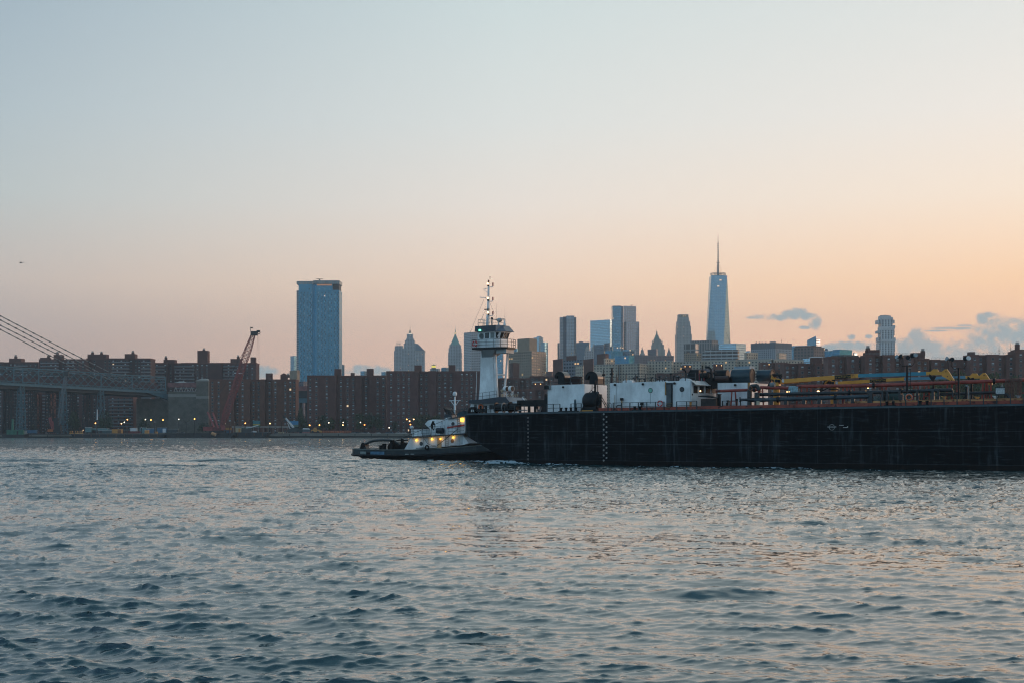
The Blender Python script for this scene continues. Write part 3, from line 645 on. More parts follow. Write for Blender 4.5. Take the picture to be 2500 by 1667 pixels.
mb = MB(); mb.box(o.x-3.3, o.x+3.3, 2401.3, 2407.7, zt(896.4,2400)+.01, zt(891.5,2400)); lo = mb.build('roof_lantern', mat('lantern_yellow', (.8,.7,.2), .5, emit=(240,215,90), estr=.9), t, True)
mb = MB(); cone4(mb, o.x, 2404.5, 9, 9, zt(891.5,2400)+.01, zt(888.6,2400)); mb.build('lantern_roof', slate, t, True)
# twin stone tower left of the spire
Y = 4050
t = tiers('stone_tower', 'stone tower with open crown frame at the left of the spired skyscraper', 'skyscraper', Y, [(962,986,856), (963.5,983,844)], st_pale, names=['shaft', 'crown'])
mb = MB(); o = P(973.5, 844, Y)
for dx in (-6, -3, 0, 3, 6): mb.tube((o.x+dx, Y+4, o.z), (o.x+dx, Y+4, o.z+10), .45, None, 5)
mb.tube((o.x-6.3, Y+4, o.z+5), (o.x+6.3, Y+4, o.z+5), .4, None, 5); mb.tube((o.x-6.3, Y+4, o.z+10), (o.x+6.3, Y+4, o.z+10), .4, None, 5); mb.build('crown_frame', concr, t, True)
Y = 3950
t = tiers('stepped_skyscraper', 'stepped art deco stone skyscraper with slim lit spire', 'skyscraper', Y, [(982,1018,850), (985.5,1014.5,838), (988,1011.5,830), (990.5,1009,826), (992.5,1007,815)], st_pale, names=['shaft','setback','setback','setback','crown'])
o = P(999.8, 815, Y); cy = Y+20
mb = MB(); cone4(mb, o.x, cy, 9, 9, zt(815,Y), zt(812.5,Y), .8, 8); mb.build('lantern', mat('lantern_lit', (.8,.75,.6), .5, emit=(255,235,200), estr=.8), t, True)
mb = MB(); cone4(mb, o.x, cy, 7.5, 7.5, zt(812.5,Y)+.01, zt(803,Y), .12, 8); mb.tube((o.x,cy,zt(803,Y)), (o.x,cy,zt(780,Y)), .45, .12, 6); mb.build('spire', mat('spire_bronze', (.20,.17,.13), .5), t, True)
Y = 3900
t = thing('peaked_tower', 'stone office tower with steep blue roof, right of the spired skyscraper', 'skyscraper', (P(1024,HZ,Y).x, Y, GZ))
X = lambda px: (px-CX)/FP*Y
MB().box(X(1013.5), X(1036.5), Y, Y+26, GZ, zt(858, Y)).build('shaft', st_pale, t, True)
MB().box(X(1012.5), X(1037.8), Y-1, Y+27, zt(858, Y)+.01, zt(856, Y)).build('cornice', concr, t, True)
MB().add([(X(1013.5),Y,zt(856,Y)+.02),(X(1036.8),Y,zt(856,Y)+.02),(X(1020),Y+7,zt(839,Y)),(X(1013.5),Y+7,zt(837.5,Y)),(X(1013.5),Y+26,zt(856,Y)+.02),(X(1036.8),Y+26,zt(856,Y)+.02),(X(1020),Y+19,zt(839,Y)),(X(1013.5),Y+19,zt(837.5,Y))],
   [(0,1,2,3),(4,7,6,5),(1,5,6,2),(2,6,7,3),(0,3,7,4)]).build('roof', slate, t, True)
# green pyramid tower
Y = 3700
t = tiers('pyramid_roof_tower', 'stone skyscraper with bright green pyramid roof and needle', 'skyscraper', Y, [(1094,1127,860), (1095,1126,849), (1097,1125,842)], st_pale, names=['shaft','setback','setback'])
o = P(1111, HZ, Y); cy = Y+17.5; mb = MB(); cone4(mb, o.x, cy, 25, 25, zt(842,Y)+.01, zt(818,Y), .20); t2 = mb.build('pyramid_roof', copper, t, True)
mb = MB(); cone4(mb, o.x, cy, 4.6, 4.6, zt(818,Y)+.02, zt(811,Y), .75, 6); mb.tube((o.x,cy,zt(811,Y)), (o.x,cy,zt(801,Y)), 1.4, .3, 6); mb.tube((o.x,cy,zt(801,Y)), (o.x,cy,zt(793,Y)), .25, .08, 5); mb.build('spire', copper, t, True)
mb = MB(); mb.ball((o.x, cy-2.6, zt(813,Y)), .9); mb.build('spire_light', lampw, t, True)
mb = MB()
for dx in (-12,-7,7,12): cone4(mb, o.x+dx, Y+6, 3, 3, zt(842,Y)+.02, zt(839,Y), .3)
mb.build('corner_pinnacles', concr, t, True)
bld('office_tower', 'flat topped grey tower with white banding, just left of the tugboat wheelhouse', 'skyscraper', 1132.5, 1149, 1186, 811, 3600, 30, 14, st_fine, extra=None)
bld('glass_tower', 'slim pale blue tower seen between the legs of the tugboat tower', 'skyscraper', 1210, 1226, 1229, 855, 3400, 20, 10, gl_teal)
bld('glass_tower', 'pale blue tower with stepped roof behind the tan brick tower', 'skyscraper', 1303, 1316, 1326, 823.5, 3500, 20, 14, gl_pale, extra=[('roof_house', .5, 820, gl_pale, 2)])
bld('glass_tower', 'blue glass shoulder block behind the tan brick tower, at its right', 'skyscraper', 1320, 1330, 1338, 835.5, 3300, 20, 14, gl_teal)
bld('low_building', 'small teal roof block between tugboat tower and tan brick core', 'building', 1250, 1262, 1268, 850, 2600, 10, 6, gl_teal)
bld('low_building', 'low grey brown roofline right of the tan brick tower', 'building', 1332, 1347, 1351, 906, 1700, 10, 6, fw_brown)
# rippled steel tower
Y = 3350; t = thing('rippled_tower', 'tall silver apartment tower with rippled steel front and notched top', 'skyscraper', (P(1387,HZ,Y).x, Y+15, GZ))
gehry = facade('facade_rippled_steel', (172,182,190), (88,114,134), 3.0, 3.4, .5, .42, lit=.006, gmetal=.7, wrough=.35)
X = lambda px: (px-CX)/FP*Y
def ripple(px0, px1, y0, depth, seed):
    rr = random.Random(seed); n = 16; front = []
    for i in range(n+1): front.append((X(px0)+(X(px1)-X(px0))*i/n, y0+.9*math.sin(i*1.7+seed)+.3*rr.random()))
    return front+[(X(px1), y0+depth), (X(px0), y0+depth)]
a = ripple(1367, 1375, Y+1, 30, 1); MB().prism(a, GZ, a, zt(774.5, Y)).build('left_wing', gehry, t, True)
a = ripple(1375, 1383, Y+5, 24, 5); MB().prism(a, GZ, a, zt(773, Y)).build('recess', gl_blue, t, True)
a = ripple(1383, 1402, Y-1, 34, 2); MB().prism(a, GZ, a, zt(771, Y)).build('centre_bay', gehry, t, True)
a = ripple(1402, 1407, Y+3, 28, 3); MB().prism(a, GZ, a, zt(774.5, Y)).build('right_wing', gehry, t, True)
bld('office_tower', 'dark teal block edge left of the rippled silver tower', 'office tower', 1361, 1366, 1374, 836.5, 3500, 10, 10, gl_dark)
bld('office_tower', 'dark teal office block right of the rippled silver tower', 'office tower', 1404, 1437, 1439, 835, 3600, 30, 6, gl_dark, extra=[('roof_house', .3, 832.5, gl_dark, -3)])
# pale twin-pinnacle building
Y = 3450; t = tiers('pinnacled_building', 'pale stone building with two pointed pinnacles between glass towers', 'building', Y, [(1427,1457,868), (1429,1456,856)], st_pale, names=['shaft','setback'], depth=30)
for nm, a, b, y0, y1, yt in (('left', 1430,1440,856,850,842), ('right', 1445,1456,856,848,838)):
    mb = MB(); xa, xb = (a-CX)/FP*Y, (b-CX)/FP*Y; mb.box(xa, xb, Y+6, Y+6+(xb-xa), zt(y0,Y)+.01, zt(y1,Y)); cone4(mb, (xa+xb)/2, Y+6+(xb-xa)/2, xb-xa-1, xb-xa-1, zt(y1,Y)+.02, zt(yt,Y)); mb.build('pinnacle', concr, t, True)
bld('glass_tower', 'smooth pale blue glass tower with slanting roof edge and warm right face', 'skyscraper', 1441, 1489, 1497, 780.5, 3750, 40, 14, gl_pale)
# tall tower with grid face
Y = 3700; t = thing('notched_tower', 'tallest glass tower of the centre cluster, blue left face and pale grid right face', 'skyscraper', (P(1528,HZ,Y).x, Y+20, GZ))
X = lambda px: (px-CX)/FP*Y
MB().box(X(1496), X(1516.5), Y, Y+46, GZ, zt(748, Y)).build('left_face', gl_teal, t, True)
MB().box(X(1516.5), X(1521.5), Y+5, Y+46, GZ, zt(747.5, Y)).build('dark_slot', gl_dark, t, True)
q = foot(1521.5, 1522, 1553, Y-1, 20, 14); MB().prism(q, GZ, q, zt(747, Y)).build('grid_face', gl_rose, t, True)
q = foot(1527, 1529, 1560.5, Y-8, 3, 12); MB().prism(q, GZ, q, zt(785.5, Y)).build('lower_shoulder', gl_rose, t, True)
MB().box(X(1496)-.5, X(1516.5), Y-.5, Y+46, zt(748,Y)+.01, zt(746.6,Y)).build('cornice', concr, t, True)
mb = MB(); mb.tube((X(1543),Y+6,zt(747,Y)), (X(1543),Y+6,zt(745,Y)), .6); mb.tube((X(1539.5),Y+6,zt(745,Y)), (X(1546.5),Y+6,zt(744.8,Y)), .6); mb.build('window_cleaning_crane', dark, t, True)
GL = 'low glass blocks below the centre cluster'
for lb, a, c, b, y, Y, mm in (('dark teal block at the foot of the smooth pale glass tower', 1450, 1474, 1477, 841, 3300, gl_dark), ('dark block with sharp corner just right of it under the smooth glass tower', 1475, 1487, 1489.5, 837, 3320, gl_dark),
     ('slim teal block below the tallest centre tower, left', 1489.5, 1495, 1498, 845, 3200, gl_teal), ('teal block below the tallest centre tower, with flat top', 1497, 1515, 1517, 838.5, 3150, gl_teal),
     ('blue block with pale outlines in front of the centre cluster', 1477, 1492, 1521, 856, 2900, gl_blue), ('square teal block at the right foot of the tallest centre tower', 1521, 1537, 1549, 853, 2900, gl_teal),
     ('lowest broad teal block just above the beige terrace', 1500, 1535, 1549, 868, 2600, gl_blue)):
    bld('glass_block', lb, 'office block', a, c, b, y, Y, 14, 10, mm, group=GL)
bld('office_block', 'long low mauve building with rows of small lit windows', 'building', 1548, 1560, 1645, 866, 2700, 10, 30, fw_mauve)
bld('office_block', 'square mauve block in front of the gothic stone tower', 'building', 1581, 1602, 1606, 851.5, 2900, 20, 6, fw_mauve)
# small domed tower with statue
Y = 3300; t = tiers('domed_tower', 'tiny domed stone tower with statue between the glass and gothic towers', 'tower', Y, [(1563,1574,862), (1565,1572,856)], concr, names=['base','drum'], depth=10)
o = P(1568.5, HZ, Y); mb = MB().lathe([(3.0,0),(2.6,2.6),(1.2,4.2),(.9,6.4),(.3,7.4)], (o.x, Y+5, zt(856,Y)+.01), 10); mb.build('dome', concr, t, True)
mb = MB(); mb.tube((o.x, Y+5, zt(856,Y)+7.4), (o.x-.3, Y+5, zt(845.5,Y)), .5, .25, 6); mb.tube((o.x-.3,Y+5,zt(847,Y)), (o.x+.9,Y+5,zt(845.8,Y)), .2, .1, 5); mb.build('statue', mat('statue_gilt', (.35,.27,.15), .4), t, True)
# gothic stone tower
Y = 3500; goth = facade('facade_gothic', (160,160,152), (84,92,100), 3.0, 60, .35, .96, lit=0, gmetal=.1)
t = tiers('gothic_tower', 'gothic stone skyscraper with steep pointed roof and corner pinnacles', 'skyscraper', Y, [(1591,1623.5,852), (1592.5,1621,841), (1595,1617,835), (1598,1612.5,829)], goth, names=['shaft','setback','setback','crown'])
o = P(1605, HZ, Y); cy = Y+16; mb = MB(); cone4(mb, o.x, cy, 14.5, 14.5, zt(829,Y)+.01, zt(817,Y), .38); cone4(mb, o.x, cy, 4.5, 4.5, zt(817,Y)+.02, zt(813,Y), .9, 8); cone4(mb, o.x, cy, 3.8, 3.8, zt(813,Y)+.03, zt(804.5,Y), .02, 8); mb.build('spire_roof', mat('roof_verdigris', (.16,.24,.22), .7), t, True)
for a, y0, y1 in ((1593.2,841,829), (1616.8,841,829), (1597,835,826), (1613.5,835,826)):
    mb = MB(); x = (a-CX)/FP*Y; mb.box(x-1.1, x+1.1, Y+4, Y+6.2, zt(y0,Y)+.01, zt(y1+4,Y)); cone4(mb, x, Y+5.1, 2.4, 2.4, zt(y1+4,Y)+.02, zt(y1,Y)); mb.build('pinnacle', concr, t, True)
t = tiers('pointed_tower', 'stone courthouse roof, a plain steep pyramid right of the gothic tower', 'tower', 3100, [(1626,1643,882)], concr, names=['shaft'])
o = P(1634, HZ, 3100); mb = MB(); cone4(mb, o.x, 3108, 17.5, 17.5, zt(880,3100), zt(852,3100), .12); cone4(mb, o.x, 3108, 2.6, 2.6, zt(852,3100)+.01, zt(845,3100), .05); mb.build('pyramid_roof', mat('roof_stone_mauve', (.20,.19,.20), .8), t, True)
# art deco revival tower
Y = 3600; lime = facade('facade_limestone', (158,160,158), (92,104,116), 3.6, 3.8, .36, .6, lit=.006, gmetal=.4)
t = tiers('stepped_tower', 'slim limestone tower with columned flat crown left of the silver spired tower', 'skyscraper', Y, [(1652,1689,816), (1653.5,1687,796), (1654.5,1685.5,784), (1656.5,1682.5,775)], lime, names=['shaft','setback','setback','setback'])
mb = MB(); zc = zt(775,Y)+.01
for a in (1657,1661,1665.5,1670,1674.5,1679): mb.box((a-CX)/FP*Y, (a+2.6-CX)/FP*Y, Y+6, Y+30, zc, zt(768.6,Y))
mb.box((1657-CX)/FP*Y+.2, (1682-CX)/FP*Y-.2, Y+7, Y+29, zt(768.6,Y)+.01, zt(767.4,Y)); mb.build('crown', concr, t, True)
mb = MB()
for a in (1669.5, 1674): mb.box((a-.3-CX)/FP*Y, (a+.5-CX)/FP*Y, Y+5.5, Y+5.9, zc+2, zc+5)
mb.build('crown_lights', litw, t, True)
# the spired supertall: square base, square roof turned 45 degrees, eight tall triangles
Y = 3826; cxp = 1757.0; o = P(cxp, HZ, Y); cy = Y+30
t = thing('spired_skyscraper', 'tallest silver blue skyscraper with tapering triangular faces and long spire', 'skyscraper', (o.x, cy, GZ))
hb, ht = 30.5, 21.2; zb, zc = 57, zt(672, Y); a0 = R(45)
base = [(o.x+hb*math.sqrt(2)*math.cos(a0+R(45+90*i)), cy+hb*math.sqrt(2)*math.sin(a0+R(45+90*i))) for i in range(4)]
topq = [(o.x+ht*math.sqrt(2)*math.cos(a0+R(90*i)), cy+ht*math.sqrt(2)*math.sin(a0+R(90*i))) for i in range(4)]
MB().prism(base, GZ, base, zb).build('podium', gl_teal, t, True)
vs = [(x, y, zb) for x, y in base]+[(x, y, zc) for x, y in topq]; fs = []
# base corner i sits at 90+90i deg, roof corner i at 45+90i deg
for i in range(4):
    fs.append((i, 4+(i+1) % 4, 4+i)); fs.append((i, (i+1) % 4, 4+(i+1) % 4))
fs.append((4,5,6,7)); fs.append((3,2,1,0))
wtc = facade('curtain_silver', (124,152,166), (128,160,178), 1.5*4, 4.1, .96, .9, lit=.004, gmetal=.9, grough=.08, jit=.05)
MB().add(vs, fs).build('glass_shaft', wtc, t, True)
mb = MB()
for k, (zz, rr) in enumerate(((zc, 18), (zc+3.2, 20.5), (zc+6.4, 20.5))):
    mb.torus((o.x, cy, zz+1.5), rr, .7, 'z', 28, 5)
for i in range(14):
    a = 2*math.pi*i/14; mb.tube((o.x+19.6*math.cos(a), cy+19.6*math.sin(a), zc), (o.x+19.6*math.cos(a), cy+19.6*math.sin(a), zc+8.6), .35, None, 4)
mb.build('ring_platform', mat('ring_steel', (.10,.13,.15), .5), t, True)
mb = MB(); z0 = zc; zs = zt(566, Y); n = 9
mb.tube((o.x, cy, z0), (o.x, cy, zt(640, Y)), 3.2, 1.9, 8); mb.tube((o.x, cy, zt(640, Y)), (o.x, cy, zt(588, Y)), 1.7, 1.0, 8); mb.tube((o.x, cy, zt(588, Y)), (o.x, cy, zs), .9, .15, 6)
for i in range(n): zz = zt(634-i*5.2, Y); mb.lathe([(2.4,0),(2.4,1.1)], (o.x, cy, zz), 8)
mb.lathe([(4.6,0),(4.6,1.6)], (o.x, cy, zt(639, Y)), 10); mb.build('spire', mat('spire_steel', (.13,.15,.17), .5), t, True)
mb = MB()
for a in range(0, 360, 60): mb.tube((o.x+2*math.cos(R(a)), cy+2*math.sin(R(a)), zt(642, Y)), (o.x+14*math.cos(R(a)), cy+14*math.sin(R(a)), zc+6), .22, None, 4)
mb.build('guy_wires', dark, t, True)
Y = 3500; t = thing('tower_crane', 'dark slanted crane jib in front of the silver spired tower', 'crane', P(1782, 838, Y)); o = t.location
mb = MB(); mb.tube((0,0,0), (0,0,3), .5); mb.tube((0,0,2), (P(1771,806,Y)-o), .6, .35, 4); mb.build('jib', dark, t); MB().box(-1.2,1.2,-1,1,-1,1.2).build('cab', dark, t)
# buildings in front of it
t = bld('office_building', 'grey office building with vertical fins below the silver spired tower', 'office building', 1686, 1738, 1753, 830.5, 2500, 16, 12, facade('facade_fins', (128,124,122), (62,74,84), 4.6, 40, .55, .95, lit=0, gmetal=.4))
bld('office_building', 'glass loft block with four big panes left of the finned office', 'office building', 1670, 1698, 1705, 838, 2300, 14, 8, facade('facade_bigpane', (130,132,130), (36,50,60), 9, 10.5, .8, .8, lit=0, gmetal=.5))
bld('office_building', 'beige brick block under the big paned loft', 'building', 1670, 1700, 1712, 861, 1900, 10, 8, fw_tan)
t = bld('office_building', 'white framed low office building with dark ribbon windows', 'office building', 1715, 1801, 1805, 856, 1900, 14, 6, facade('facade_ribbon', (172,180,184), (16,24,32), 7.4, 3.9*1.15, .93, .62, lit=0, gmetal=.3), roof=concr, extra=[('top_storey', .93, 852.5, facade('facade_ribbon', 0, 0, 1, 1, 1, 1), 3)])
bld('glass_block', 'pale blue glass block behind the white framed office', 'office building', 1753, 1797, 1821, 838, 2500, 14, 14, gl_pale, roof=whitem)
t = bld('office_building', 'broad blue grey office block with dark top band and roof machinery', 'office building', 1833, 1893, 1933, 851, 2400, 24, 22, facade('facade_lattice', (140,150,158), (84,100,116), 3.4, 3.4, .45, .6, lit=.004, gmetal=.5))
fp = foot(1833, 1893, 1933, 2400, 24, 22); q = shrink(fp, 1.004); MB().prism(q, zt(851,2400)+.01, q, zt(836.5,2400)).build('top_band', facade('facade_top_band', (70,82,96), (98,108,118), 3.0, 60, .3, .95, lit=0, gmetal=.1), t, True)
mb = MB()
for a in (1846,1854,1861,1869): mb.box((a-1.6-CX)/FP*2415, (a+1.6-CX)/FP*2415, 2412, 2416, zt(836.5,2400)+.01, zt(834,2400))
mb.box((1880-CX)/FP*2415, (1894-CX)/FP*2415, 2412, 2420, zt(836.5,2400)+.01, zt(832.5,2400)); mb.build('roof_machinery', concr, t, True)
o = P(1908, 836, 2405); a = thing('roof_antenna', 'thin antenna mast on the broad blue grey office block', 'antenna', o)
MB().tube((0,0,0), (0,0,8.5), .25, .08, 5).build('mast', dark, a); mb = MB(); [mb.tube((-1.6+.3*i,0,2.4+i*1.0), (1.6-.3*i,0,2.4+i*1.0), .12, None, 4) for i in range(3)]; mb.build('crossbars', dark, a)
bld('office_building', 'glass roofed grey building behind the brown grid block', 'office building', 1932, 1968, 1985, 843, 2500, 14, 10, gl_teal, roof=whitem)
bld('office_building', 'dark brown building with tall grid windows and lit right face', 'office building', 1938, 1987, 2013, 847, 2100, 18, 14, facade('facade_brown_grid', (104,88,84), (52,60,70), 5.2, 4.6, .58, .62, lit=.02, gmetal=.3), extra=[('top_storey', .86, 843.5, brick2, -2)])
# angular tower: two wedges
Y = 2900; t = thing('angular_tower', 'angular glass tower split into two slanted wedges', 'skyscraper', (P(1991,HZ,Y).x, Y+10, GZ))
X = lambda px: (px-CX)/FP*Y
MB().add([(X(1975),Y+16,GZ),(X(1992),Y,GZ),(X(1993),Y+26,GZ),(X(1977),Y+30,GZ),(X(1975),Y+16,zt(829,Y)),(X(1992),Y,zt(820,Y)),(X(1993),Y+26,zt(822,Y)),(X(1977),Y+30,zt(829,Y))],
   [(0,3,2,1),(4,5,6,7),(0,1,5,4),(1,2,6,5),(2,3,7,6),(3,0,4,7)]).build('left_wedge', gl_teal, t, True)
MB().add([(X(1994),Y+3,GZ),(X(2007),Y+16,GZ),(X(2006),Y+30,GZ),(X(1994),Y+28,GZ),(X(1994),Y+3,zt(823.5,Y)),(X(2007),Y+16,zt(828,Y)),(X(2006),Y+30,zt(828,Y)),(X(1994),Y+28,zt(824,Y))],
   [(0,3,2,1),(4,5,6,7),(0,1,5,4),(1,2,6,5),(2,3,7,6),(3,0,4,7)]).build('right_wedge', gl_rose, t, True)
t = bld('office_building', 'low glass building with round roof tank left of the dark railing', 'office building', 2013, 2036, 2041, 855.5, 2300, 14, 6, gl_blue)
o = P(2019, 855, 2300); MB().lathe([(2.9,0),(2.9,1.6),(2.0,3.2),(.5,4)], (o.x, 2305, zt(855.5,2300)+.01), 12).build('roof_tank', slate, t, True)
bld('office_building', 'teal box building above the dark roof railing', 'office building', 2033, 2050, 2080, 852.5, 2200, 14, 20, gl_blue)
bld('office_building', 'small pale grid roof box right of the teal box building', 'building', 2083, 2086, 2093, 860, 2000, 6, 8, gl_pale)
# stacked-box tower
Y = 3450; t = thing('stacked_box_tower', 'white concrete tower of shifted stacked boxes at right', 'skyscraper', (P(2167,HZ,Y).x, Y+17, GZ))
X = lambda px: (px-CX)/FP*Y
jg = facade('facade_stacked', (196,204,208), (70,92,108), 7.0, 4.3, .55, .78, lit=0, gmetal=.6, wvar=.05)
jw = mat('concrete_white_tower', (.52,.55,.57), .7, var=.06, scale=.03)
def pod(a, b, y1, y0, dy=0, mm=None, nm='storey_box'): MB().box(X(a), X(b), Y+dy, Y+30+dy, zt(y0,Y)+.02, zt(y1,Y)-.02).build(nm, mm or jg, t, True)
pod(2151,2184,835,1050,0,nm='shaft'); pod(2149,2186,829,835,-2,jw); pod(2151,2182,806,829,0); pod(2150,2184,798,806,-1,jw); pod(2152,2179,781,798,0); pod(2151,2180,775,781,-1,jw); pod(2152,2176,770.7,775,2,jw)
for a, b, y1, y0, d in ((2144.5,2151,781,790,2), (2176,2185,781,789.5,3), (2172,2187,794,801,4), (2145,2150.5,806.5,813,3), (2181,2185,807,819,4), (2146,2149,823,834,2), (2183,2187.5,824,832,3), (2147,2151,835,852,2), (2184,2186.5,836,858,5)):
    pod(a, b, y1, y0, d, jw if (y0-y1) < 9 else jg, 'jutting_box')
mb = MB(); mb.box(X(2152), X(2163), Y+6, Y+16, zt(770.7,Y), zt(769.6,Y)); mb.tube((X(2161),Y+8,zt(769,Y)), (X(2174),Y+8,zt(770.6,Y)), .5); mb.tube((X(2166),Y+8,zt(770.7,Y)-1), (X(2166),Y+8,zt(769,Y)), .8); mb.build('roof_crane', dark, t, True)
# little roofs that fill the skyline foot
for lb, a, c, b, y, Y, mm in (('pale grey sliver block left of the broad blue grey office', 1820, 1830, 1834, 856, 2600, gl_pale), ('pale blue glazed roof behind the sunlit end of the beige terrace', 1960, 1980, 1985, 874, 1500, gl_pale), ('dark flat roof with railing above tall brick block', 2030, 2060, 2096, 866, 1300, dark),
      ('long low mauve rooftop behind the low brown brick blocks', 1690, 1740, 1760, 900, 1350, fw_mauve), ('pale blue shed roof behind the black barge drums', 1792, 1830, 1842, 893, 1300, mat('shed_blue_pale', (.22,.34,.42), .6))):
    bld('low_building', lb, 'building', a, c, b, y, Y, 10, 8, mm)
# ================================================================== FAR BANK: bridge, anchorage, quay, yard
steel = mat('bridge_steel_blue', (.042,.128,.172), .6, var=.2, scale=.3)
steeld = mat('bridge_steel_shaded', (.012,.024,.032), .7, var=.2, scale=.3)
cablem = mat('cable_grey', (.17,.18,.18), .6, var=.1)
# ---- suspension bridge side span
def bridge():
    S, E = P(0, HZ, 1068), P(404, HZ, 1190); S.z = E.z = 0
    ax = (E-S).normalized(); nn = Vector((-ax.y, ax.x, 0)); L = (E-S).length; K = 0.42
    t = thing('suspension_bridge', 'blue grey steel suspension bridge with lattice truss entering from the left edge', 'bridge', (E.x, E.y, GZ))
    def pt(u, off, z): q = S+ax*(u*L)+nn*off; return (q.x, q.y, z)
    zt0, zt1, zb0, zb1 = zt(894,1068), zt(921,1190), zt(933,1068), zt(955,1190)
    zT = lambda u: zt0+(zt1-zt0)*u; zB = lambda u: zb0+(zb1-zb0)*u
    us = -K; n = 33; W_ = 36
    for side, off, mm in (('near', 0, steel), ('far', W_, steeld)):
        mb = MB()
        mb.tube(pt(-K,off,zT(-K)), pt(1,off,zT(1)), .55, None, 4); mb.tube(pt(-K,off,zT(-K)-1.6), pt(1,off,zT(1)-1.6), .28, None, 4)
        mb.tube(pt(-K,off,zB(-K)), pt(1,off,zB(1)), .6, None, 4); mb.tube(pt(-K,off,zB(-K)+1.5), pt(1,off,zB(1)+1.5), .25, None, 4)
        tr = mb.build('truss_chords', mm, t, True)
        for i in range(n):                                   # crossed diagonals
            u0, u1 = -K+(1+K)*i/n, -K+(1+K)*(i+2)/n
            if u1 > 1.001: u1 = 1.0
            m2 = MB(); m2.tube(pt(u0,off,zB(u0)), pt(u1,off,zT(u1)), .26, None, 4); m2.tube(pt(u0,off,zT(u0)), pt(u1,off,zB(u1)), .26, None, 4)
            m2.build('diagonal', mm, tr, True)
        for u in [-.33,-.2,-.07,.075,.125,.215,.36,.585,.78,1.0]:
            MB().tube(pt(u,off-.1,zB(u)), pt(u,off-.1,zT(u)), .5, None, 4).build('truss_post', mm, t, True)
    mb = MB(); m3 = MB()
    q0 = [pt(-K,-1.5,zB(-K)-.5), pt(1,-1.5,zB(1)-.5), pt(1,W_+1.5,zB(1)-.5), pt(-K,W_+1.5,zB(-K)-.5)]
    lo = [(x,y,z-1.3) for x,y,z in q0]; mb.add(lo+q0, [(0,3,2,1),(4,5,6,7),(0,1,5,4),(1,2,6,5),(2,3,7,6),(3,0,4,7)])
    mb.build('roadway', steel, t, True)
    q1 = [pt(-K,.6,zB(-K)-1.85), pt(1,.6,zB(1)-1.85), pt(1,W_-.6,zB(1)-1.85), pt(-K,W_-.6,zB(-K)-1.85)]; lo = [(x,y,z-2.4) for x,y,z in q1]
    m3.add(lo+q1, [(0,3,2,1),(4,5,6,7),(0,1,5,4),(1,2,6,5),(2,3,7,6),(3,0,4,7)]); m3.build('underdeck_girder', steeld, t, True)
    # railway and road seen inside the lattice: red-brown barriers
    mb = MB()
    for off in (9, 24): mb.add([pt(-K,off,zB(-K)+2.2), pt(1,off,zB(1)+2.2), pt(1,off,zB(1)+6.4), pt(-K,off,zB(-K)+6.4)], [(0,1,2,3)]); 
    mb.add([pt(-K,9,zB(-K)+6.4), pt(1,9,zB(1)+6.4), pt(1,24,zB(1)+6.4), pt(-K,24,zB(-K)+6.4)], [(0,1,2,3)])
    mb.build('inner_track_wall', mat('bridge_track_pink', (.07,.042,.048), .9, var=.3, scale=.2), t, True)
    mb = MB()
    for i in range(46): u = -K+(1+K)*i/45; mb.tube(pt(u,-1.6,zB(u)-.6), pt(u,-1.6,zB(u)+1.3), .14, None, 4)
    mb.tube(pt(-K,-1.6,zB(-K)+1.2), pt(1,-1.6,zB(1)+1.2), .12, None, 4); mb.build('walkway_railing', steel, t, True)
    # slanting end bracket under the deck
    e0 = zB(1)-1.8
    mb = MB(); a, b = .88, 1.03
    mb.add([pt(a,-1,zB(a)-1.9), pt(b,-1,zB(b)-1.9), pt(b,-1,zB(b)-7.2), pt(a,2,zB(a)-1.9), pt(b,2,zB(b)-1.9), pt(b,2,zB(b)-7.2)], [(0,2,1),(3,4,5),(0,1,4,3),(1,2,5,4),(2,0,3,5)])
    mb.build('end_bracket', steel, t, True)
    # piers
    def pier(u, offs, wb=5.4, wt=3.2):
        for off, mm in offs:
            q = S+ax*(u*L)+nn*off; z1 = zB(u)-1.8; mb = MB(); H = z1-GZ
            def c(i, z): k = 1-(z-GZ)/H; w = (wt+(wb-wt)*k)/2; s = ((-1,-1),(1,-1),(1,1),(-1,1))[i]; v = q+ax*(s[0]*w)+nn*(s[1]*w); return (v.x, v.y, z)
            for i in range(4): mb.tube(c(i,GZ), c(i,z1), .40, .32, 4)
            m5 = 6
            for k in range(m5):
                za, zb_ = GZ+H*k/m5+.6, GZ+H*(k+1)/m5
                for i in range(4):
                    j = (i+1) % 4; mb.tube(c(i,za), c(j,zb_), .18, None, 4); mb.tube(c(j,za), c(i,zb_), .18, None, 4); mb.tube(c(i,zb_), c(j,zb_), .2, None, 4)
            mb.build('pier', mm, t, True)
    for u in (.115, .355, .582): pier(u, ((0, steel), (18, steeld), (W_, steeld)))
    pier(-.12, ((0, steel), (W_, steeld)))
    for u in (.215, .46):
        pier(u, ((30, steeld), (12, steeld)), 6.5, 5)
    # main cables: (px, py, Y) polylines, running on out of frame to the left
    C = [([(-240,640),(0,771),(100,823),(197,873),(300,924),(408,979)], 0), ([(-240,655),(0,781),(161,866),(241,908),(330,950)], 1.6), ([(-240,672),(0,794),(115,852),(223,906),(300,940)], 34), ([(-240,684),(0,804),(103,858),(195,905),(280,945)], 36)]
    for pts, off in C:
        mb = MB(); q = []
        for px, py in pts:
            u = px/404.0; Y = 1068+(1190-1068)*u+off*.8; q.append(P(px, py, Y))
        for a, b in zip(q[:-1], q[1:]): mb.tube(a, b, .36, None, 6)
        co = mb.build('main_cable', cablem, t, True)
        mb = MB(); 
        for a, b in zip(q[:-1], q[1:]):
            k = int((b-a).length/7)
            for i in range(k): v = a.lerp(b, i/k); w = a.lerp(b, i/k+.012); mb.tube(v, w+(w-v).normalized()*.5, .58, None, 6)
        mb.build('cable_bands', steeld, co, True)
bridge()
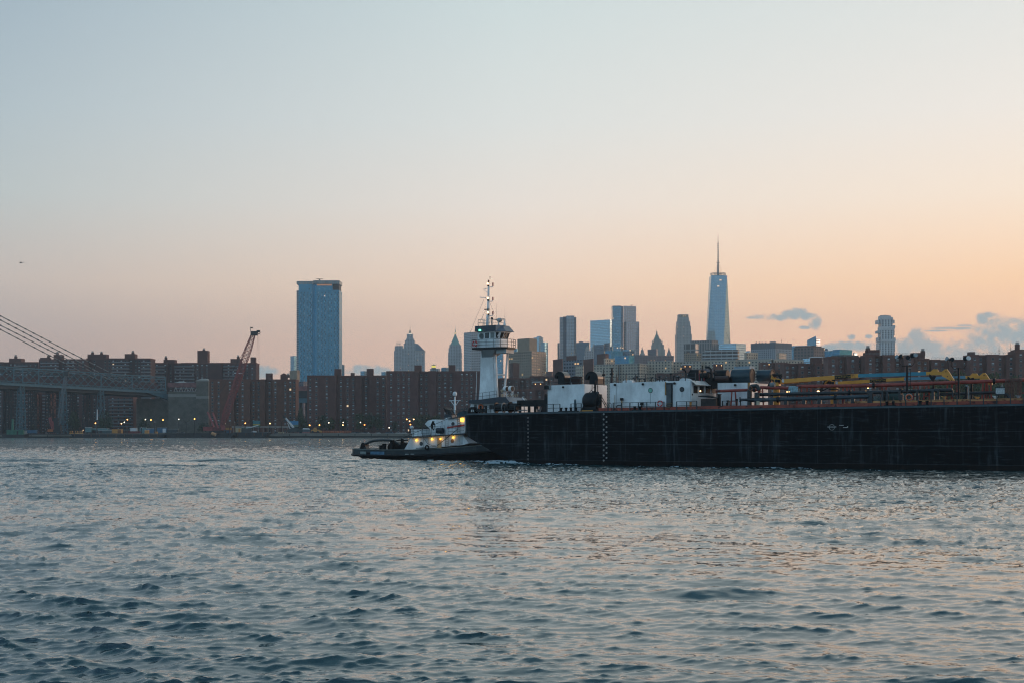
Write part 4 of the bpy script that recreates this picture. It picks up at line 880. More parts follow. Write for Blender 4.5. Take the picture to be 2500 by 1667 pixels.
def masonry(name):
    m_ = mat(name, (.20,.19,.165), .95, var=.25, scale=.25, bump=.3)
    t = m_.node_tree; b = t.nodes['Principled BSDF']; old = b.inputs['Base Color'].links[0].from_socket
    br = N(t, 'ShaderNodeTexBrick'); br.inputs['Scale'].default_value = .42; br.inputs['Color1'].default_value = (1,1,1,1); br.inputs['Color2'].default_value = (.82,.82,.82,1); br.inputs['Mortar'].default_value = (.5,.5,.5,1); br.inputs['Mortar Size'].default_value = .05
    g = N(t, 'ShaderNodeNewGeometry'); sp = N(t, 'ShaderNodeSeparateXYZ'); t.links.new(g.outputs['Position'], sp.inputs[0]); cb = N(t, 'ShaderNodeCombineXYZ')
    t.links.new(mth(t, 'ADD', sp.outputs[0], sp.outputs[1]), cb.inputs[0]); t.links.new(sp.outputs[2], cb.inputs[1]); t.links.new(cb.outputs[0], br.inputs['Vector'])
    t.links.new(mixc(t, 1.0, old, br.outputs['Color'], 'MULTIPLY'), b.inputs['Base Color']); return m_
stonem = masonry('anchorage_stone'); stonec = mat('anchorage_coping', (.27,.26,.235), .9, var=.15, scale=.2)
Y = 1185; X = lambda px, Y=Y: (px-CX)/FP*Y
t = thing('bridge_anchorage', 'grey stone bridge anchorage with taller square pier at its right corner', 'bridge anchorage', (X(450), Y+20, GZ))
MB().box(X(411), X(480.5), Y, Y+42, GZ, zt(968,Y)).build('wall', stonem, t, True)
MB().box(X(411)-.3, X(480.5), Y-.4, Y+42.3, zt(968,Y)+.01, zt(961,Y)).build('band_course', stonec, t, True)
MB().box(X(411), X(480.5), Y, Y+42, zt(961,Y)+.01, zt(955,Y)).build('parapet', stonem, t, True)
q = [(X(481)+.01,Y-3),(X(511),Y-3),(X(511),Y+14),(X(481)+.01,Y+14)]
po = MB().prism(q, GZ, shrink(q,.99), zt(931,Y)).build('corner_pier', stonem, t, True)
MB().prism(shrink(q,1.02), zt(972,Y), shrink(q,1.02), zt(966,Y)).build('band_course', stonec, po, True)
MB().prism(shrink(q,1.05), zt(931,Y)+.01, shrink(q,1.08), zt(928,Y)).prism(shrink(q,1.02), zt(928,Y)+.01, shrink(q,.35), zt(923,Y)).build('cap_roof', stonec, po, True)
MB().box(X(322), X(411)-.35, Y+14, Y+60, GZ, zt(972,Y)).build('rear_wall', stonem, t, True)
# roof-top carriageway barriers above the anchorage, and the viaduct that carries on to the right
pinkm = mat('barrier_red_pink', (.22,.10,.10), .9, var=.35, scale=.3)
t = thing('road_viaduct', 'bridge approach viaduct with pink red side barriers running behind the brick slabs', 'viaduct', (X(600), Y+70, GZ))
MB().box(X(398), X(481), Y+16, Y+17, zt(943,Y), zt(932,Y)).build('side_barrier', pinkm, t, True)
q = [(X(412),Y+20),(X(440),Y+20),(X(440),Y+30),(X(412),Y+30)]
MB().prism(q, zt(932,Y), shrink(q,.3), zt(927.5,Y)).build('tent_roof', concr, t, True)
mb = MB()
for i in range(5): a = 414+i*13; mb.tube((X(a),Y+15,zt(954,Y)), (X(a+5),Y+15,zt(943,Y)), .35, None, 4); mb.tube((X(a+9),Y+15,zt(954,Y)), (X(a+5),Y+15,zt(943,Y)), .35, None, 4)
mb.build('roof_trestle', concr, t, True)
Y2 = 1260; X2 = lambda px: (px-CX)/FP*Y2
MB().box(X2(500), X2(800), Y2, Y2+24, zt(953,Y2), zt(942,Y2)).build('side_barrier', pinkm, t, True)
MB().box(X2(500), X2(800), Y2+1, Y2+24, zt(972,Y2), zt(953,Y2)-.02).build('girder', steeld, t, True)
MB().box(X2(500), X2(800), Y2, Y2+.9, zt(982,Y2), zt(971,Y2)).build('lower_girder', steel, t, True)
for a in (728, 742, 690, 640): MB().box(X2(a), X2(a)+2.2, Y2+8, Y2+10, GZ, zt(972,Y2)-.02).build('column', steeld, t, True)
bld('low_building', 'small windowed house on the skyline above the viaduct gap', 'building', 722, 740, 750, 930, 1420, 10, 6, fw_mauve)
# ---- quay
quay = mat('quay_concrete', (.20,.20,.18), .9, var=.25, scale=.12, stretch=(1,1,4)); quayd = mat('quay_wet_dark', (.018,.022,.022), .6, var=.4, scale=.2)
X = lambda px, Y=1044: (px-CX)/FP*Y
def quaywall(label, a, b, ytop, Yq=1043.0):
    t = thing('quay_wall', label, 'quay wall', (X(a), Yq, -.6), 0, 'sections of the far river wall')
    x0, x1 = X(a), X(b); zt_ = zt(ytop, Yq); zm = (zt_)*.44
    mb = MB().box(x0, x1-.02, Yq, Yq+2.4, zm, zt_-.35); mb.build('wall_face', quay, t, True)
    MB().box(x0, x1-.02, Yq+.3, Yq+2.4, -.6, zm-.01).build('fender_timbers', quayd, t, True)
    MB().box(x0, x1-.02, Yq-.25, Yq+2.6, zt_-.349, zt_).build('coping', stonec, t, True)
    mb = MB()
    for i in range(int((x1-x0)/12)): mb.box(x0+i*12+5, x0+i*12+5.5, Yq-.12, Yq-.01, zm, zt_-.36)
    mb.build('wall_joints', quayd, t, True)
quaywall('low quay wall under the bridge, from left picture edge to the black pontoon', -60, 172, 1060)
quaywall('quay wall hidden mostly by black pontoons, between bridge and red crane', 172, 690, 1059)
quaywall('pale concrete river wall from the white mobile crane to the tugboat', 690, 1500, 1056.5)
# ---- moored black work barges
blk = mat('pontoon_black', (.022,.026,.030), .6, var=.4, scale=.3); rust = mat('rust_brown', (.14,.065,.035), .8, var=.3, scale=.5)
def pontoon(label, a, b, ytop, Yp, depth=12, rake=(4,4), deckm=None):
    x0, x1 = (a-CX)/FP*Yp, (b-CX)/FP*Yp; z1 = zt(ytop, Yp)
    t = thing('work_barge', label, 'work barge', ((x0+x1)/2, Yp+depth/2, 0), 0, 'moored work barges')
    mb = MB(); pr = [(x0,z1),(x1,z1),(x1-rake[1]*.4,z1*.35),(x1-rake[1],-.5),(x0+rake[0],-.5),(x0+rake[0]*.4,z1*.35)]; mb.side(pr, Yp, Yp+depth); mb.build('hull', blk, t, True)
    MB().box(x0+.1, x1-.1, Yp-.15, Yp+depth-.1, z1+.01, z1+.25).build('deck_edge', deckm or blk, t, True)
    mb = MB()
    for i in range(int((x1-x0)/6)): mb.tube((x0+3+i*6, Yp-.3, z1-.3), (x0+3+i*6, Yp-.3, z1*.4), .28, None, 6)
    mb.build('fenders', rust if deckm else blk, t, True)
    return z1
pontoon('long low black work barge under the lit lamps, beside orange container', 172, 404, 1058.5, 1026, deckm=concr)
pontoon('black work barge carrying the big red lattice crane', 402, 572, 1057, 1022, 18)
pontoon('steel grey work barge with slanted right end, right of the red crane', 570, 656, 1055, 1024, deckm=mat('pontoon_grey', (.07,.09,.11), .6, var=.3))
pontoon('short barge with green shed at the left picture edge', 4, 60, 1060.5, 1030, 10, (1,1))
# ---- red crawler crane
redc = mat('crane_red', (.25,.055,.055), .6, var=.25, scale=.5)
def lattice(mb, a, b, w0, w1, wm=None, n=14, r=.14, up=Vector((0,1,0))):
    a, b = Vector(a), Vector(b); d = (b-a).normalized(); s = d.cross(up).normalized(); wm = wm or w0
    def c(i, k):
        w = (w0+(wm-w0)*min(1, k*7)) if k < .5 else (w1+(wm-w1)*min(1, (1-k)*7)); o = a+(b-a)*k; u = ((-1,-1),(1,-1),(1,1),(-1,1))[i]
        return o+s*(u[0]*w/2)+up*(u[1]*w/2)
    for k in range(n):
        k0, k1 = k/n, (k+1)/n
        for i in range(4):
            j = (i+1) % 4; mb.tube(c(i,k0), c(i,k1), r, None, 4); mb.tube(c(i,k0), c(j,k1), r*.6, None, 4); mb.tube(c(i,k1), c(j,k1), r*.6, None, 4)
            if i % 2 == 0: mb.tube(c(j,k0), c(i,k1), r*.6, None, 4)
Yc = 1031
t = thing('lattice_boom_crane', 'big red crawler crane with long lattice boom leaning right, left of blue glass tower', 'crane', P(540, 1056, Yc))
V = lambda px, py, Y=Yc: P(px, py, Y)
mb = MB(); lattice(mb, V(541,1041), V(618,818), 1.6, 2.6, 4.2, 26, .26); mb.build('boom', redc, t, True)
mb = MB(); h = V(620,812); mb.box(h.x-2.2, h.x+2.6, h.y-1.6, h.y+1.6, h.z-2.2, h.z+.8); mb.box(h.x+2, h.x+4.4, h.y-.5, h.y+.5, h.z, h.z+1.6); mb.tube(h+Vector((-2.4,0,.8)), h+Vector((-2.4,0,4)), .18); mb.box(h.x-2.6,h.x-.8,h.y-.1,h.y+.1,h.z+3,h.z+3.9); ho = mb.build('boom_head', dark, t, True)
mb = MB(); mb.torus((h.x+3.6,h.y,h.z-.2), .9, .25, 'y', 12, 5); mb.build('sheave', dark, ho, True)
mb = MB(); 
for dx in (-.6, .6): mb.tube(V(617,820)+Vector((0,dx,0)), V(508,1008)+Vector((0,dx,0)), .09, None, 4)
mb.build('pendant_lines', dark, t, True)
mb = MB(); mb.tube(h+Vector((3.6,0,-.5)), h+Vector((3.9,0,-62)), .07, None, 4); mb.tube(h+Vector((2.6,0,-.5)), h+Vector((1.6,0,-40)), .06, None, 4); mb.build('hoist_lines', dark, t, True)
mb = MB(); b_ = h+Vector((3.9,0,-62)); mb.box(b_.x-.5,b_.x+.5,b_.y-.4,b_.y+.4,b_.z-1.6,b_.z); mb.build('hook_block', dark, t, True)
for a, c_ in (((507,1005),(523,1042)), ((520,1007),(533,1044))):
    mb = MB()
    for dy in (-1.5, 1.5): mb.tube(V(*a)+Vector((0,dy,0)), V(*c_)+Vector((0,dy,0)), .38, None, 4)
    mb.tube(V(*a)+Vector((0,-1.5,0)), V(*a)+Vector((0,1.5,0)), .3); mb.build('gantry_mast', mat('crane_red_bright', (.36,.09,.10), .6, var=.2), t, True)
a = V(498,1056); c_ = V(520,1042); MB().box(a.x, c_.x, Yc-3, Yc+3, a.z+1.6, c_.z+.4).build('counterweight_house', redc, t, True)
a = V(519,1056); c_ = V(545,1040); MB().box(a.x+.01, c_.x, Yc-2.6, Yc+2.6, a.z+1.6, c_.z-1.2).build('machine_house', mat('crane_red_dark', (.14,.035,.035), .7, var=.3), t, True)
a = V(541,1056); MB().box(a.x+.6, a.x+3.2, Yc-4.2, Yc-2.7, a.z+2.2, a.z+5.4).build('operator_cab', redc, t, True)
for dy in (-3.4, 3.4):
    mb = MB(); p = [(a.x-9,a.z+.8),(a.x-8,a.z+.1),(a.x+2.2,a.z+.1),(a.x+3.2,a.z+.8),(a.x+2.2,a.z+1.55),(a.x-8,a.z+1.55)]; mb.side(p, Yc+dy-.6, Yc+dy+.6); mb.build('crawler_track', dark, t, True)
# dark crane under the bridge, small red crane beside it
t = thing('dark_crane', 'slim dark crane standing in front of the bridge between two piers', 'crane', P(140, 1056, 1038)); Yc2 = 1038
mb = MB(); lattice(mb, V(141,1048,Yc2), V(160,918,Yc2), 1.8, 1.4, 2.0, 16, .13); mb.build('boom', mat('crane_grey_blue', (.12,.16,.19), .6), t, True)
h = V(162,912,Yc2); MB().box(h.x-1.8,h.x+1.8,Yc2-1,Yc2+1,h.z-1.6,h.z+1.6).tube(h+Vector((-3,0,-3)), h+Vector((2.5,0,2.8)), .5).build('boom_head', dark, t, True)
a = V(131,1056,Yc2); MB().box(a.x,a.x+5.4,Yc2-2,Yc2+2,a.z+1.2,a.z+5.5).box(a.x+.6,a.x+3.6,Yc2-1.6,Yc2+1.6,a.z+5.51,a.z+11).build('machine_house', dark, t, True)
MB().box(a.x-.6,a.x+6,Yc2-2.6,Yc2+2.6,a.z,a.z+1.19).build('crawler_track', dark, t, True)
t = thing('small_red_crane', 'small red lattice crane under the bridge, left of the dark crane', 'crane', P(122, 1056, 1036)); Yr = 1036
mb = MB(); lattice(mb, V(121,1018,Yr), V(130,1048,Yr), 1.0, 1.4, 1.6, 9, .12); lattice(mb, V(128,1027,Yr), V(131,1046,Yr), .8, .9, .9, 6, .10); mb.build('boom', mat('crane_red_bright', (.36,.09,.10), .6), t, True)
a = V(118,1056,Yr); MB().box(a.x,a.x+3.6,Yr-1.5,Yr+1.5,a.z+.9,a.z+2.8).build('machine_house', mat('crane_orange', (.42,.13,.05), .6), t, True); MB().box(a.x-.4,a.x+4,Yr-1.9,Yr+1.9,a.z,a.z+.89).build('crawler_track', dark, t, True)
# white mobile crane and its dark truck
t = thing('mobile_crane', 'white telescopic boom crane leaning left on a dark truck, below brick slab', 'mobile crane', P(718, 1056, 1050)); Ym = 1050
mb = MB(); mb.tube(V(717,1043,Ym), V(697,1019,Ym), .95, .7, 4); mb.build('telescopic_boom', whitem, t, True)
mb = MB(); mb.tube(V(708,1045,Ym), V(702,1031,Ym), .3, .25, 5); mb.build('lift_ram', whitem, t, True)
h = V(695.5,1018,Ym); MB().box(h.x-1.2,h.x+.8,Ym-.8,Ym+.8,h.z-.6,h.z+1.0).ball((h.x-1.0,Ym-1,h.z+1.3),.5).build('boom_head', dark, t, True)
a, c_ = V(702,1055,Ym), V(742,1045.5,Ym); MB().box(a.x,c_.x-.2,Ym-1.4,Ym+1.4,a.z+.6,c_.z-.5).box(a.x+3,a.x+8,Ym-1.3,Ym+1.3,c_.z-.49,c_.z+.7).build('carrier_body', mat('truck_dark_green', (.035,.05,.05), .6), t, True)
for i in range(4): MB().tube((a.x+1.6+i*2.9,Ym-1.6,a.z+.55),(a.x+1.6+i*2.9,Ym-.9,a.z+.55),.55,None,10).build('wheel', dark, t, True)
t = thing('conveyor', 'long pale sloping conveyor arm over the cream container', 'conveyor', P(618, 1050, 1040))
mb = MB(); mb.tube(V(600,1043.5,1040), V(613,1042,1040), .35, .4, 4); mb.tube(V(613,1042,1040), V(631,1036.5,1040), .45, .4, 4); mb.build('arm', whitem, t, True); mb = MB(); mb.tube(V(615,1056,1040), V(615,1042,1040), .3, None, 5); mb.build('post', dark, t, True)
# ---- containers, sheds, heaps
def shed(name, label, cat, a, b, y0, y1, Y, m, roofm_=None, depth=3.2, ribs=True, door=None):
    x0, x1 = (a-CX)/FP*Y, (b-CX)/FP*Y; z0, z1 = zt(y0,Y), zt(y1,Y); t = thing(name, label, cat, ((x0+x1)/2, Y, z0))
    MB().box(x0, x1, Y, Y+depth, z0, z1-.25).build('walls', m, t, True)
    MB().box(x0-.12, x1+.12, Y-.12, Y+depth+.12, z1-.249, z1).build('roof', roofm_ or m, t, True)
    if ribs:
        mb = MB(); k = max(3, int((x1-x0)/.7))
        for i in range(k): mb.box(x0+(x1-x0)*(i+.25)/k, x0+(x1-x0)*(i+.6)/k, Y-.06, Y-.002, z0+.1, z1-.3)
        mb.build('wall_ribs', m, t, True)
    if door: MB().box(x0+(x1-x0)*door[0], x0+(x1-x0)*door[1], Y-.1, Y-.061, z0+.05, z0+(z1-z0)*.78).build('door', door[2], t, True)
    return t
grn = mat('container_green', (.035,.16,.115), .6, var=.2, scale=.6); org = mat('container_orange', (.52,.24,.06), .6, var=.2); blu = mat('shed_blue', (.05,.14,.24), .6, var=.25); tea = mat('trailer_teal', (.10,.22,.24), .6, var=.2); crm = mat('container_cream', (.50,.43,.28), .6, var=.15)
shed('container', 'long dark green container on the short barge at the left', 'container', 16, 56, 1060, 1048.5, 1032, grn, door=(.62,.72,dark))
t = thing('mooring_post', 'thick pale green post rising behind the green container', 'post', P(31, 1049, 1036)); MB().tube((0,0,0),(0,0,7.6),.9,.75,10).build('post', grn, t); MB().lathe([(1.1,0),(1.1,.4)],(0,0,7.61),10).build('cap', grn, t)
shed('crate', 'pale grey crate right of the green container', 'crate', 57, 65, 1059.5, 1050, 1046, concr)
shed('shed', 'blue tarpaulin covered stack beside the grey crate', 'stack', 66, 88, 1056.5, 1048.5, 1047, blu)
shed('container', 'orange container on the barge under two lamps', 'container', 273, 297, 1056.5, 1046.5, 1031, org, door=(.6,.95,mat('door_brown', (.20,.08,.03), .7)))
shed('trailer', 'white topped teal trailer left of the orange container', 'trailer', 240, 272, 1056.5, 1048.5, 1030, mat('trailer_shade', (.05,.09,.10), .7), whitem, door=(.1,.3,dark))
shed('trailer', 'pale trailer with red mark on its white roof', 'trailer', 208, 222, 1054, 1042, 1048, tea, whitem)
shed('trailer', 'long low teal trailer behind the black pole', 'trailer', 222, 262, 1049, 1044, 1050, tea, concr)
shed('shed', 'blue grey shed left of the first orange cone lamp pair', 'shed', 341, 356, 1056, 1043, 1046, tea, whitem)
shed('shed', 'deep blue shed with white roof edge behind orange worker tent', 'shed', 358, 377, 1056, 1045, 1046, blu, whitem)
shed('shed', 'blue shed with pale canopy roof and white door', 'shed', 384, 406, 1055, 1042.5, 1046, blu, concr, door=(.6,.95,whitem))
shed('shed', 'dark low shed with pale stripe right of the blue sheds', 'shed', 406, 434, 1055, 1046, 1048, mat('shed_dark', (.06,.075,.085), .7), concr)
shed('container', 'blue container at the foot of the red crane boom', 'container', 547, 562, 1056, 1049, 1034, blu)
shed('container', 'yellow container behind the blue container near red crane', 'container', 551, 563, 1049, 1043, 1040, org)
shed('container', 'cream container with blue roof right of the rusty posts', 'container', 575, 588, 1055, 1042.5, 1040, crm, blu, door=(.55,.9,org))
shed('van', 'small white box truck body right of the green sheds', 'box truck', 615, 625, 1055.5, 1051, 1036, whitem, ribs=False, door=(.1,.3,dark))
shed('shed', 'green roofed dark shed behind cream container', 'shed', 589, 613, 1055, 1044, 1042, mat('shed_dark', (0,0,0)), grn)
shed('orange_hut', 'small orange tent beside deep blue shed', 'tent', 353, 362, 1057, 1048, 1030, org, whitem, ribs=False)
shed('white_machine', 'white machinery block behind red digger, right one', 'machine', 318, 333, 1053, 1043, 1048, whitem, concr)
for lb, a, b, y0, y1, mm in (('dark red digger body in front of the white machinery', 314, 343, 1056.5, 1051.5, mat('digger_red', (.16,.035,.035), .7)), ('small yellow cabin right of the deep blue shed', 376, 383, 1057, 1052.5, org)):
    shed('digger', lb, 'digger', a, b, y0, y1, 1031, mm, ribs=False)
for i, (a, lb) in enumerate(((171, 'left of three orange yellow pontoon heads on the black barge'), (184, 'middle of three orange yellow pontoon heads on the black barge'), (195, 'right of three orange yellow pontoon heads on the black barge'))):
    o = P(a+3.5, 1058.6, 1028); t = thing('winch', lb, 'winch', o, 0, 'orange yellow winches on the black barge')
    MB().box(-1.2,1.2,-.8,.8,0,1.1).build('base', org, t); mb = MB(); mb.tube((-1,0,1.75),(1,0,1.75),.6,None,10); mb.build('drum', org, t); MB().tube((-.3,-.2,1.75),(.3,-.2,1.75),.75,None,10).build('rope_coil', dark, t)
t = thing('mooring_buoy', 'buff coloured cylindrical buoy lying against the crane barge', 'buoy', P(522, 1063, 1019))
mb = MB(); mb.tube((-1.6,0,1.9),(1.4,-.2,.7),1.25,None,14); mb.build('body', mat('buoy_buff', (.50,.26,.13), .7, var=.2), t); MB().tube((1.45,-.22,.68),(1.6,-.23,.62),.7,None,10).build('end_cap', concr, t)
for i, (a, y1, lb) in enumerate(((206,1020,'dark tubular pile left of the white roofed trailer'), (236.5,1024,'dark tall pile with pale upper part beside the lit lamp'), (345.5,1043,'short black pile in front of the blue grey shed'), (378,1030,'dark pile with pale cap right of the tall lamp'), (561,1028,'rusty tall pile behind the red crane'), (573,1030,'second rusty pile next to cream container'))):
    o = P(a, 1057, 1029 if i < 4 else 1033); h = zt(y1, o.y)-o.z; t = thing('mooring_pile', lb, 'pile', o, 0, 'steel piles along the far bank')
    MB().tube((0,0,0),(0,0,h),.42,.38,8).build('pile', dark if i < 4 else rust, t); MB().lathe([(.5,0),(.5,.25),(.15,.6)],(0,0,h+.01),8).build('cap', concr, t)
t = thing('pole_top', 'tall pale tube on the dark pile beside the bridge pier', 'pole', P(237.5, 1022, 1029)); MB().tube((0,0,-.6),(0,0,7),.45,.3,8).build('tube', whitem, t); MB().box(-.5,.5,-.4,.4,-1.2,-.61).build('clamp', dark, t)
# billboards
def board(label, a, b, y0, y1, Y, bands):
    x0, x1 = (a-CX)/FP*Y, (b-CX)/FP*Y; t = thing('billboard', label, 'billboard', ((x0+x1)/2, Y, GZ)); z0, z1 = zt(y0,Y), zt(y1,Y)
    MB().box(x0,x1,Y,Y+.4,z0,z1).build('panel', dark, t, True)
    for k0, k1, mm, nm in bands: MB().box(x0+.2,x1-.2,Y-.06,Y-.001,z0+(z1-z0)*k0,z0+(z1-z0)*k1).build(nm, mm, t, True)
    for xx in (x0+.8, x1-1.2): MB().box(xx,xx+.4,Y+.05,Y+.35,GZ,z0-.01).build('post', dark, t, True)
e = lambda n, c, s: mat(n, (.2,.2,.2), .5, emit=c, estr=s)
board('teal billboard with yellow and green lower band', 617, 636, 1040.5, 1025.5, 1062, [(.42,.97,mat('board_teal', (.04,.20,.24), .6),'poster_top'),(.24,.41,mat('board_yellow', (.45,.33,.05), .6),'poster_band'),(.03,.23,mat('board_green', (.05,.18,.12), .6),'poster_foot')])
board('bright blue billboard behind the white mobile crane', 707, 729, 1041, 1026, 1062, [(.35,.97,mat('board_blue', (.04,.22,.42), .6),'poster_top'),(.03,.34,mat('board_green', 0,.6) if False else mat('board_olive', (.10,.16,.12), .6),'poster_foot')])
# expressway rail
t = thing('roadside_barrier', 'long pale horizontal road barrier behind the yard', 'barrier', (X(650), 1068, GZ)); Y = 1068
MB().box((566-CX)/FP*Y, (705-CX)/FP*Y, Y, Y+.4, zt(1042.5,Y), zt(1039.5,Y)).build('rail', concr, t, True)
for a in range(570, 705, 12): MB().box((a-CX)/FP*Y, (a+.8-CX)/FP*Y, Y+.05, Y+.35, GZ, zt(1042.5,Y)-.01).build('post', concr, t, True)
t = thing('roadside_barrier', 'orange construction barrier line along the bank under the trees', 'barrier', (X(810), 1049, GZ)); Y = 1049
for i in range(14): x = (776+i*5.9-CX)/FP*Y; MB().box(x, x+1.45, Y, Y+.5, zt(1055.5,Y), zt(1050.5,Y)).build('barrier_panel', mat('barrier_orange', (.34,.10,.05), .7, var=.3, scale=.6), t, True)
t = thing('wheel_loader', 'yellow orange wheel loader left of the orange barriers', 'loader', P(770, 1056, 1047)); MB().side([(-3,.9),(3,.9),(3,2.4),(1,2.6),(.6,4),(-1,4),(-1.4,2.6),(-3,2.3)],-1.1,1.1).build('body', org, t)
for x in (-1.9, 1.9): MB().tube((x,-1.3,.9),(x,1.3,.9),.9,None,12).build('wheel', dark, t)
MB().side([(3,1.2),(4.6,.2),(4.9,1.6),(3.2,2)],-1.2,1.2).build('bucket', org, t)
t = thing('white_tent', 'white canopy tent over dark windows right of the dark crane truck', 'tent', P(748, 1056, 1047)); w = 18/FP*1047
MB().side([(-w/2,2.8),(-w/2+.6,3.7),(w/2-1,3.5),(w/2,2.7)],-1.5,1.5).build('canopy', whitem, t); MB().box(-w/2+.2,w/2-.2,-1.4,1.4,.9,2.79).build('windows_band', mat('tent_window', (.05,.08,.10), .3), t); MB().box(-w/2+.1,w/2-.1,-1.45,1.45,0,.89).build('base', mat('tent_base_red', (.30,.12,.12), .7), t)
# ---- street lamps
def lamp(px, py, col, label, Y=1056, pole=True, arms=1, size=.5):
    o = Vector(((px-CX)/FP*Y, Y, GZ)); h = zt(py, Y)-GZ; t = thing('street_lamp', label, 'street lamp', o, 0, 'street lamps along the far bank')
    if arms == 2:
        mb = MB(); mb.tube((0,0,0),(0,0,h-2.2),.22,.15,6); mb.build('pole', mat('lamp_pole_pale', (.30,.34,.34), .6), t)
        for s in (-1, 1):
            mb = MB(); mb.tube((0,0,h-2.2),(s*1.4,0,h-.8),.12,.1,5); mb.tube((s*1.4,0,h-.8),(s*3.2,0,h),.1,.08,5); a = mb.build('arm', mat('lamp_pole_pale', (0,0,0)), t)
            MB().box(s*3.2-.5,s*3.2+.5,-.2,.2,h-.1,h+.12).build('lamp_head', concr, a)
        return t
    MB().tube((0,0,0),(0,0,h-.2),.16,.1,6).build('pole', mat('lamp_pole_pale', (0,0,0)) if px > 350 else dark, t)
    MB().lathe([(.15,0),(.45,.1),(.12,.45)],(0,0,h+size*.7),8).build('lamp_hood', dark, t)
    MB().ball((0,0,h),size,10,7).build('bulb', col, t)
    return t
warm = [(233,1032,'o','behind the pile at the bridge pier'),(311,1023,'o','tallest of the group left of the sheds'),(296.5,1033,'w','just above the orange container'),(303.5,1029.5,'c','small white, between two amber ones'),
 (355,1023,'c','small white, above the blue grey shed'),(368.5,1024,'o','above the deep blue shed'),(398,1024,'o','above the shed with canopy roof'),(436.5,1022.5,'c','white, in front of the stone anchorage'),
 (475,1021.5,'o','in front of the stone corner pier'),(549,1033,'c','white, just right of the red crane gantry'),(599,1032,'o','above the pale conveyor arm'),(659,1032.5,'w','right of the teal billboard'),
 (756,1037,'o','small amber, left of the tree row'),(780,1036.5,'o','amber, between white tent and first tree'),(803,1031,'c','tiny white, inside the first tree'),(838,1030,'c','white upper one between trees'),(837,1036.5,'w','lower one between trees'),
 (880,1030,'c','tiny white, left of the glowing orange one'),(890,1036,'s','glowing deep orange, between two trees'),(950,1043,'c','low white, by the blue signs'),(993,1022.5,'o','left of the cluster beside the tugboat'),(1000,1027,'w','middle of the cluster beside the tugboat'),(1010,1022.5,'w','right of the cluster beside the tugboat'),(1002,1035,'s','lowest orange of the cluster beside the tugboat')]
for px, py, k, lb in warm:
    lamp(px, py, {'o': lampo, 'w': lampw, 'c': lampc, 's': mat('lamp_glow_orange', (.8,.4,.2), .4, emit=(255,130,50), estr=7)}[k], 'lit street lamp, '+lb, size=.44 if k in 'ows' else .28)
for px, py, lb in ((687,1023,'left of the mobile crane'),(774,1022,'behind the wheel loader'),(864.5,1016,'between the tree row'),(972,1015,'left of the amber lamp cluster'),(455,1024,'in front of the stone anchorage'),(544,1024,'behind the red crane base'),(617,1024,'beside the teal billboard')):
    lamp(px, py, None, 'unlit double armed street lamp, '+lb, arms=2, Y=1064)
# ---- parked cars
def car(px, label, m, Y=1052, rz=0):
    t = thing('parked_car', label, 'car', ((px-CX)/FP*Y, Y, GZ), rz, 'cars parked along the far bank')
    MB().side([(-2.2,.35),(2.2,.35),(2.25,.85),(1.3,.95),(.8,1.45),(-1.0,1.45),(-1.6,.95),(-2.25,.85)],-.85,.85).build('body', m, t)
    mb = MB(); mb.side([(-1.45,.97),(1.15,.97),(.72,1.38),(-.93,1.38)],-.88,-.851); mb.build('side_windows', glassd, t)
    for x in (-1.35, 1.35): MB().tube((x,-.9,.35),(x,-.6,.35),.34,None,10).build('wheel', dark, t)
cw, cb_, cg, cr_ = mat('car_white', (.55,.57,.58), .35), mat('car_blue', (.06,.14,.24), .35), mat('car_grey', (.16,.17,.18), .35), mat('car_red', (.25,.04,.04), .35)
for i, (px, mm, cn) in enumerate(((858,cg,'grey'),(864,cw,'white'),(871,cb_,'blue'),(878,cg,'grey'),(885,cw,'white'),(891,cb_,'blue'),(896,cw,'white'),(914,cr_,'red'),(922,cw,'white'),(947,cb_,'blue'),(955,cb_,'blue'),(973,cw,'white'),(986,cw,'white'),(830,cg,'grey'),(845,cr_,'red'),(428,cw,'white'),(446,cg,'grey'),(642,cr_,'red'),(650,cw,'white'),(676,cg,'grey'))):
    car(px, '%s car, %s' % (cn, ('leftmost of the tight row under the double armed lamp','second in the tight row by the double armed lamp','third in the tight row, left of the orange lamp','fourth in the tight row, left of the orange lamp','fifth in the row, just left of the orange lamp','sixth in the row, right under the orange lamp','last of the tight row right of the orange lamp','alone left of the big dark tree gap','right of the red car under the big dark tree','left one by the blue signs','right one by the blue signs','under the double armed lamp near tugboat','nearest the tugboat pilot mast','between the orange barriers and trees','at the right end of the orange barriers','left of the stone anchorage lamps','right of it, by the anchorage lamps','left of the twin lights behind the yard','right of it under the twin lights','near the cream crates left of mobile crane')[i]), mm)
for i, (a, y, lb) in enumerate(((679,1054.5,'left small cream crate beside the double armed lamp'),(687,1054.5,'right small cream crate with dark opening'))):
    shed('crate', lb, 'crate', a, a+5, 1057, y-1, 1047, crm, ribs=False, door=(.3,.7,dark))
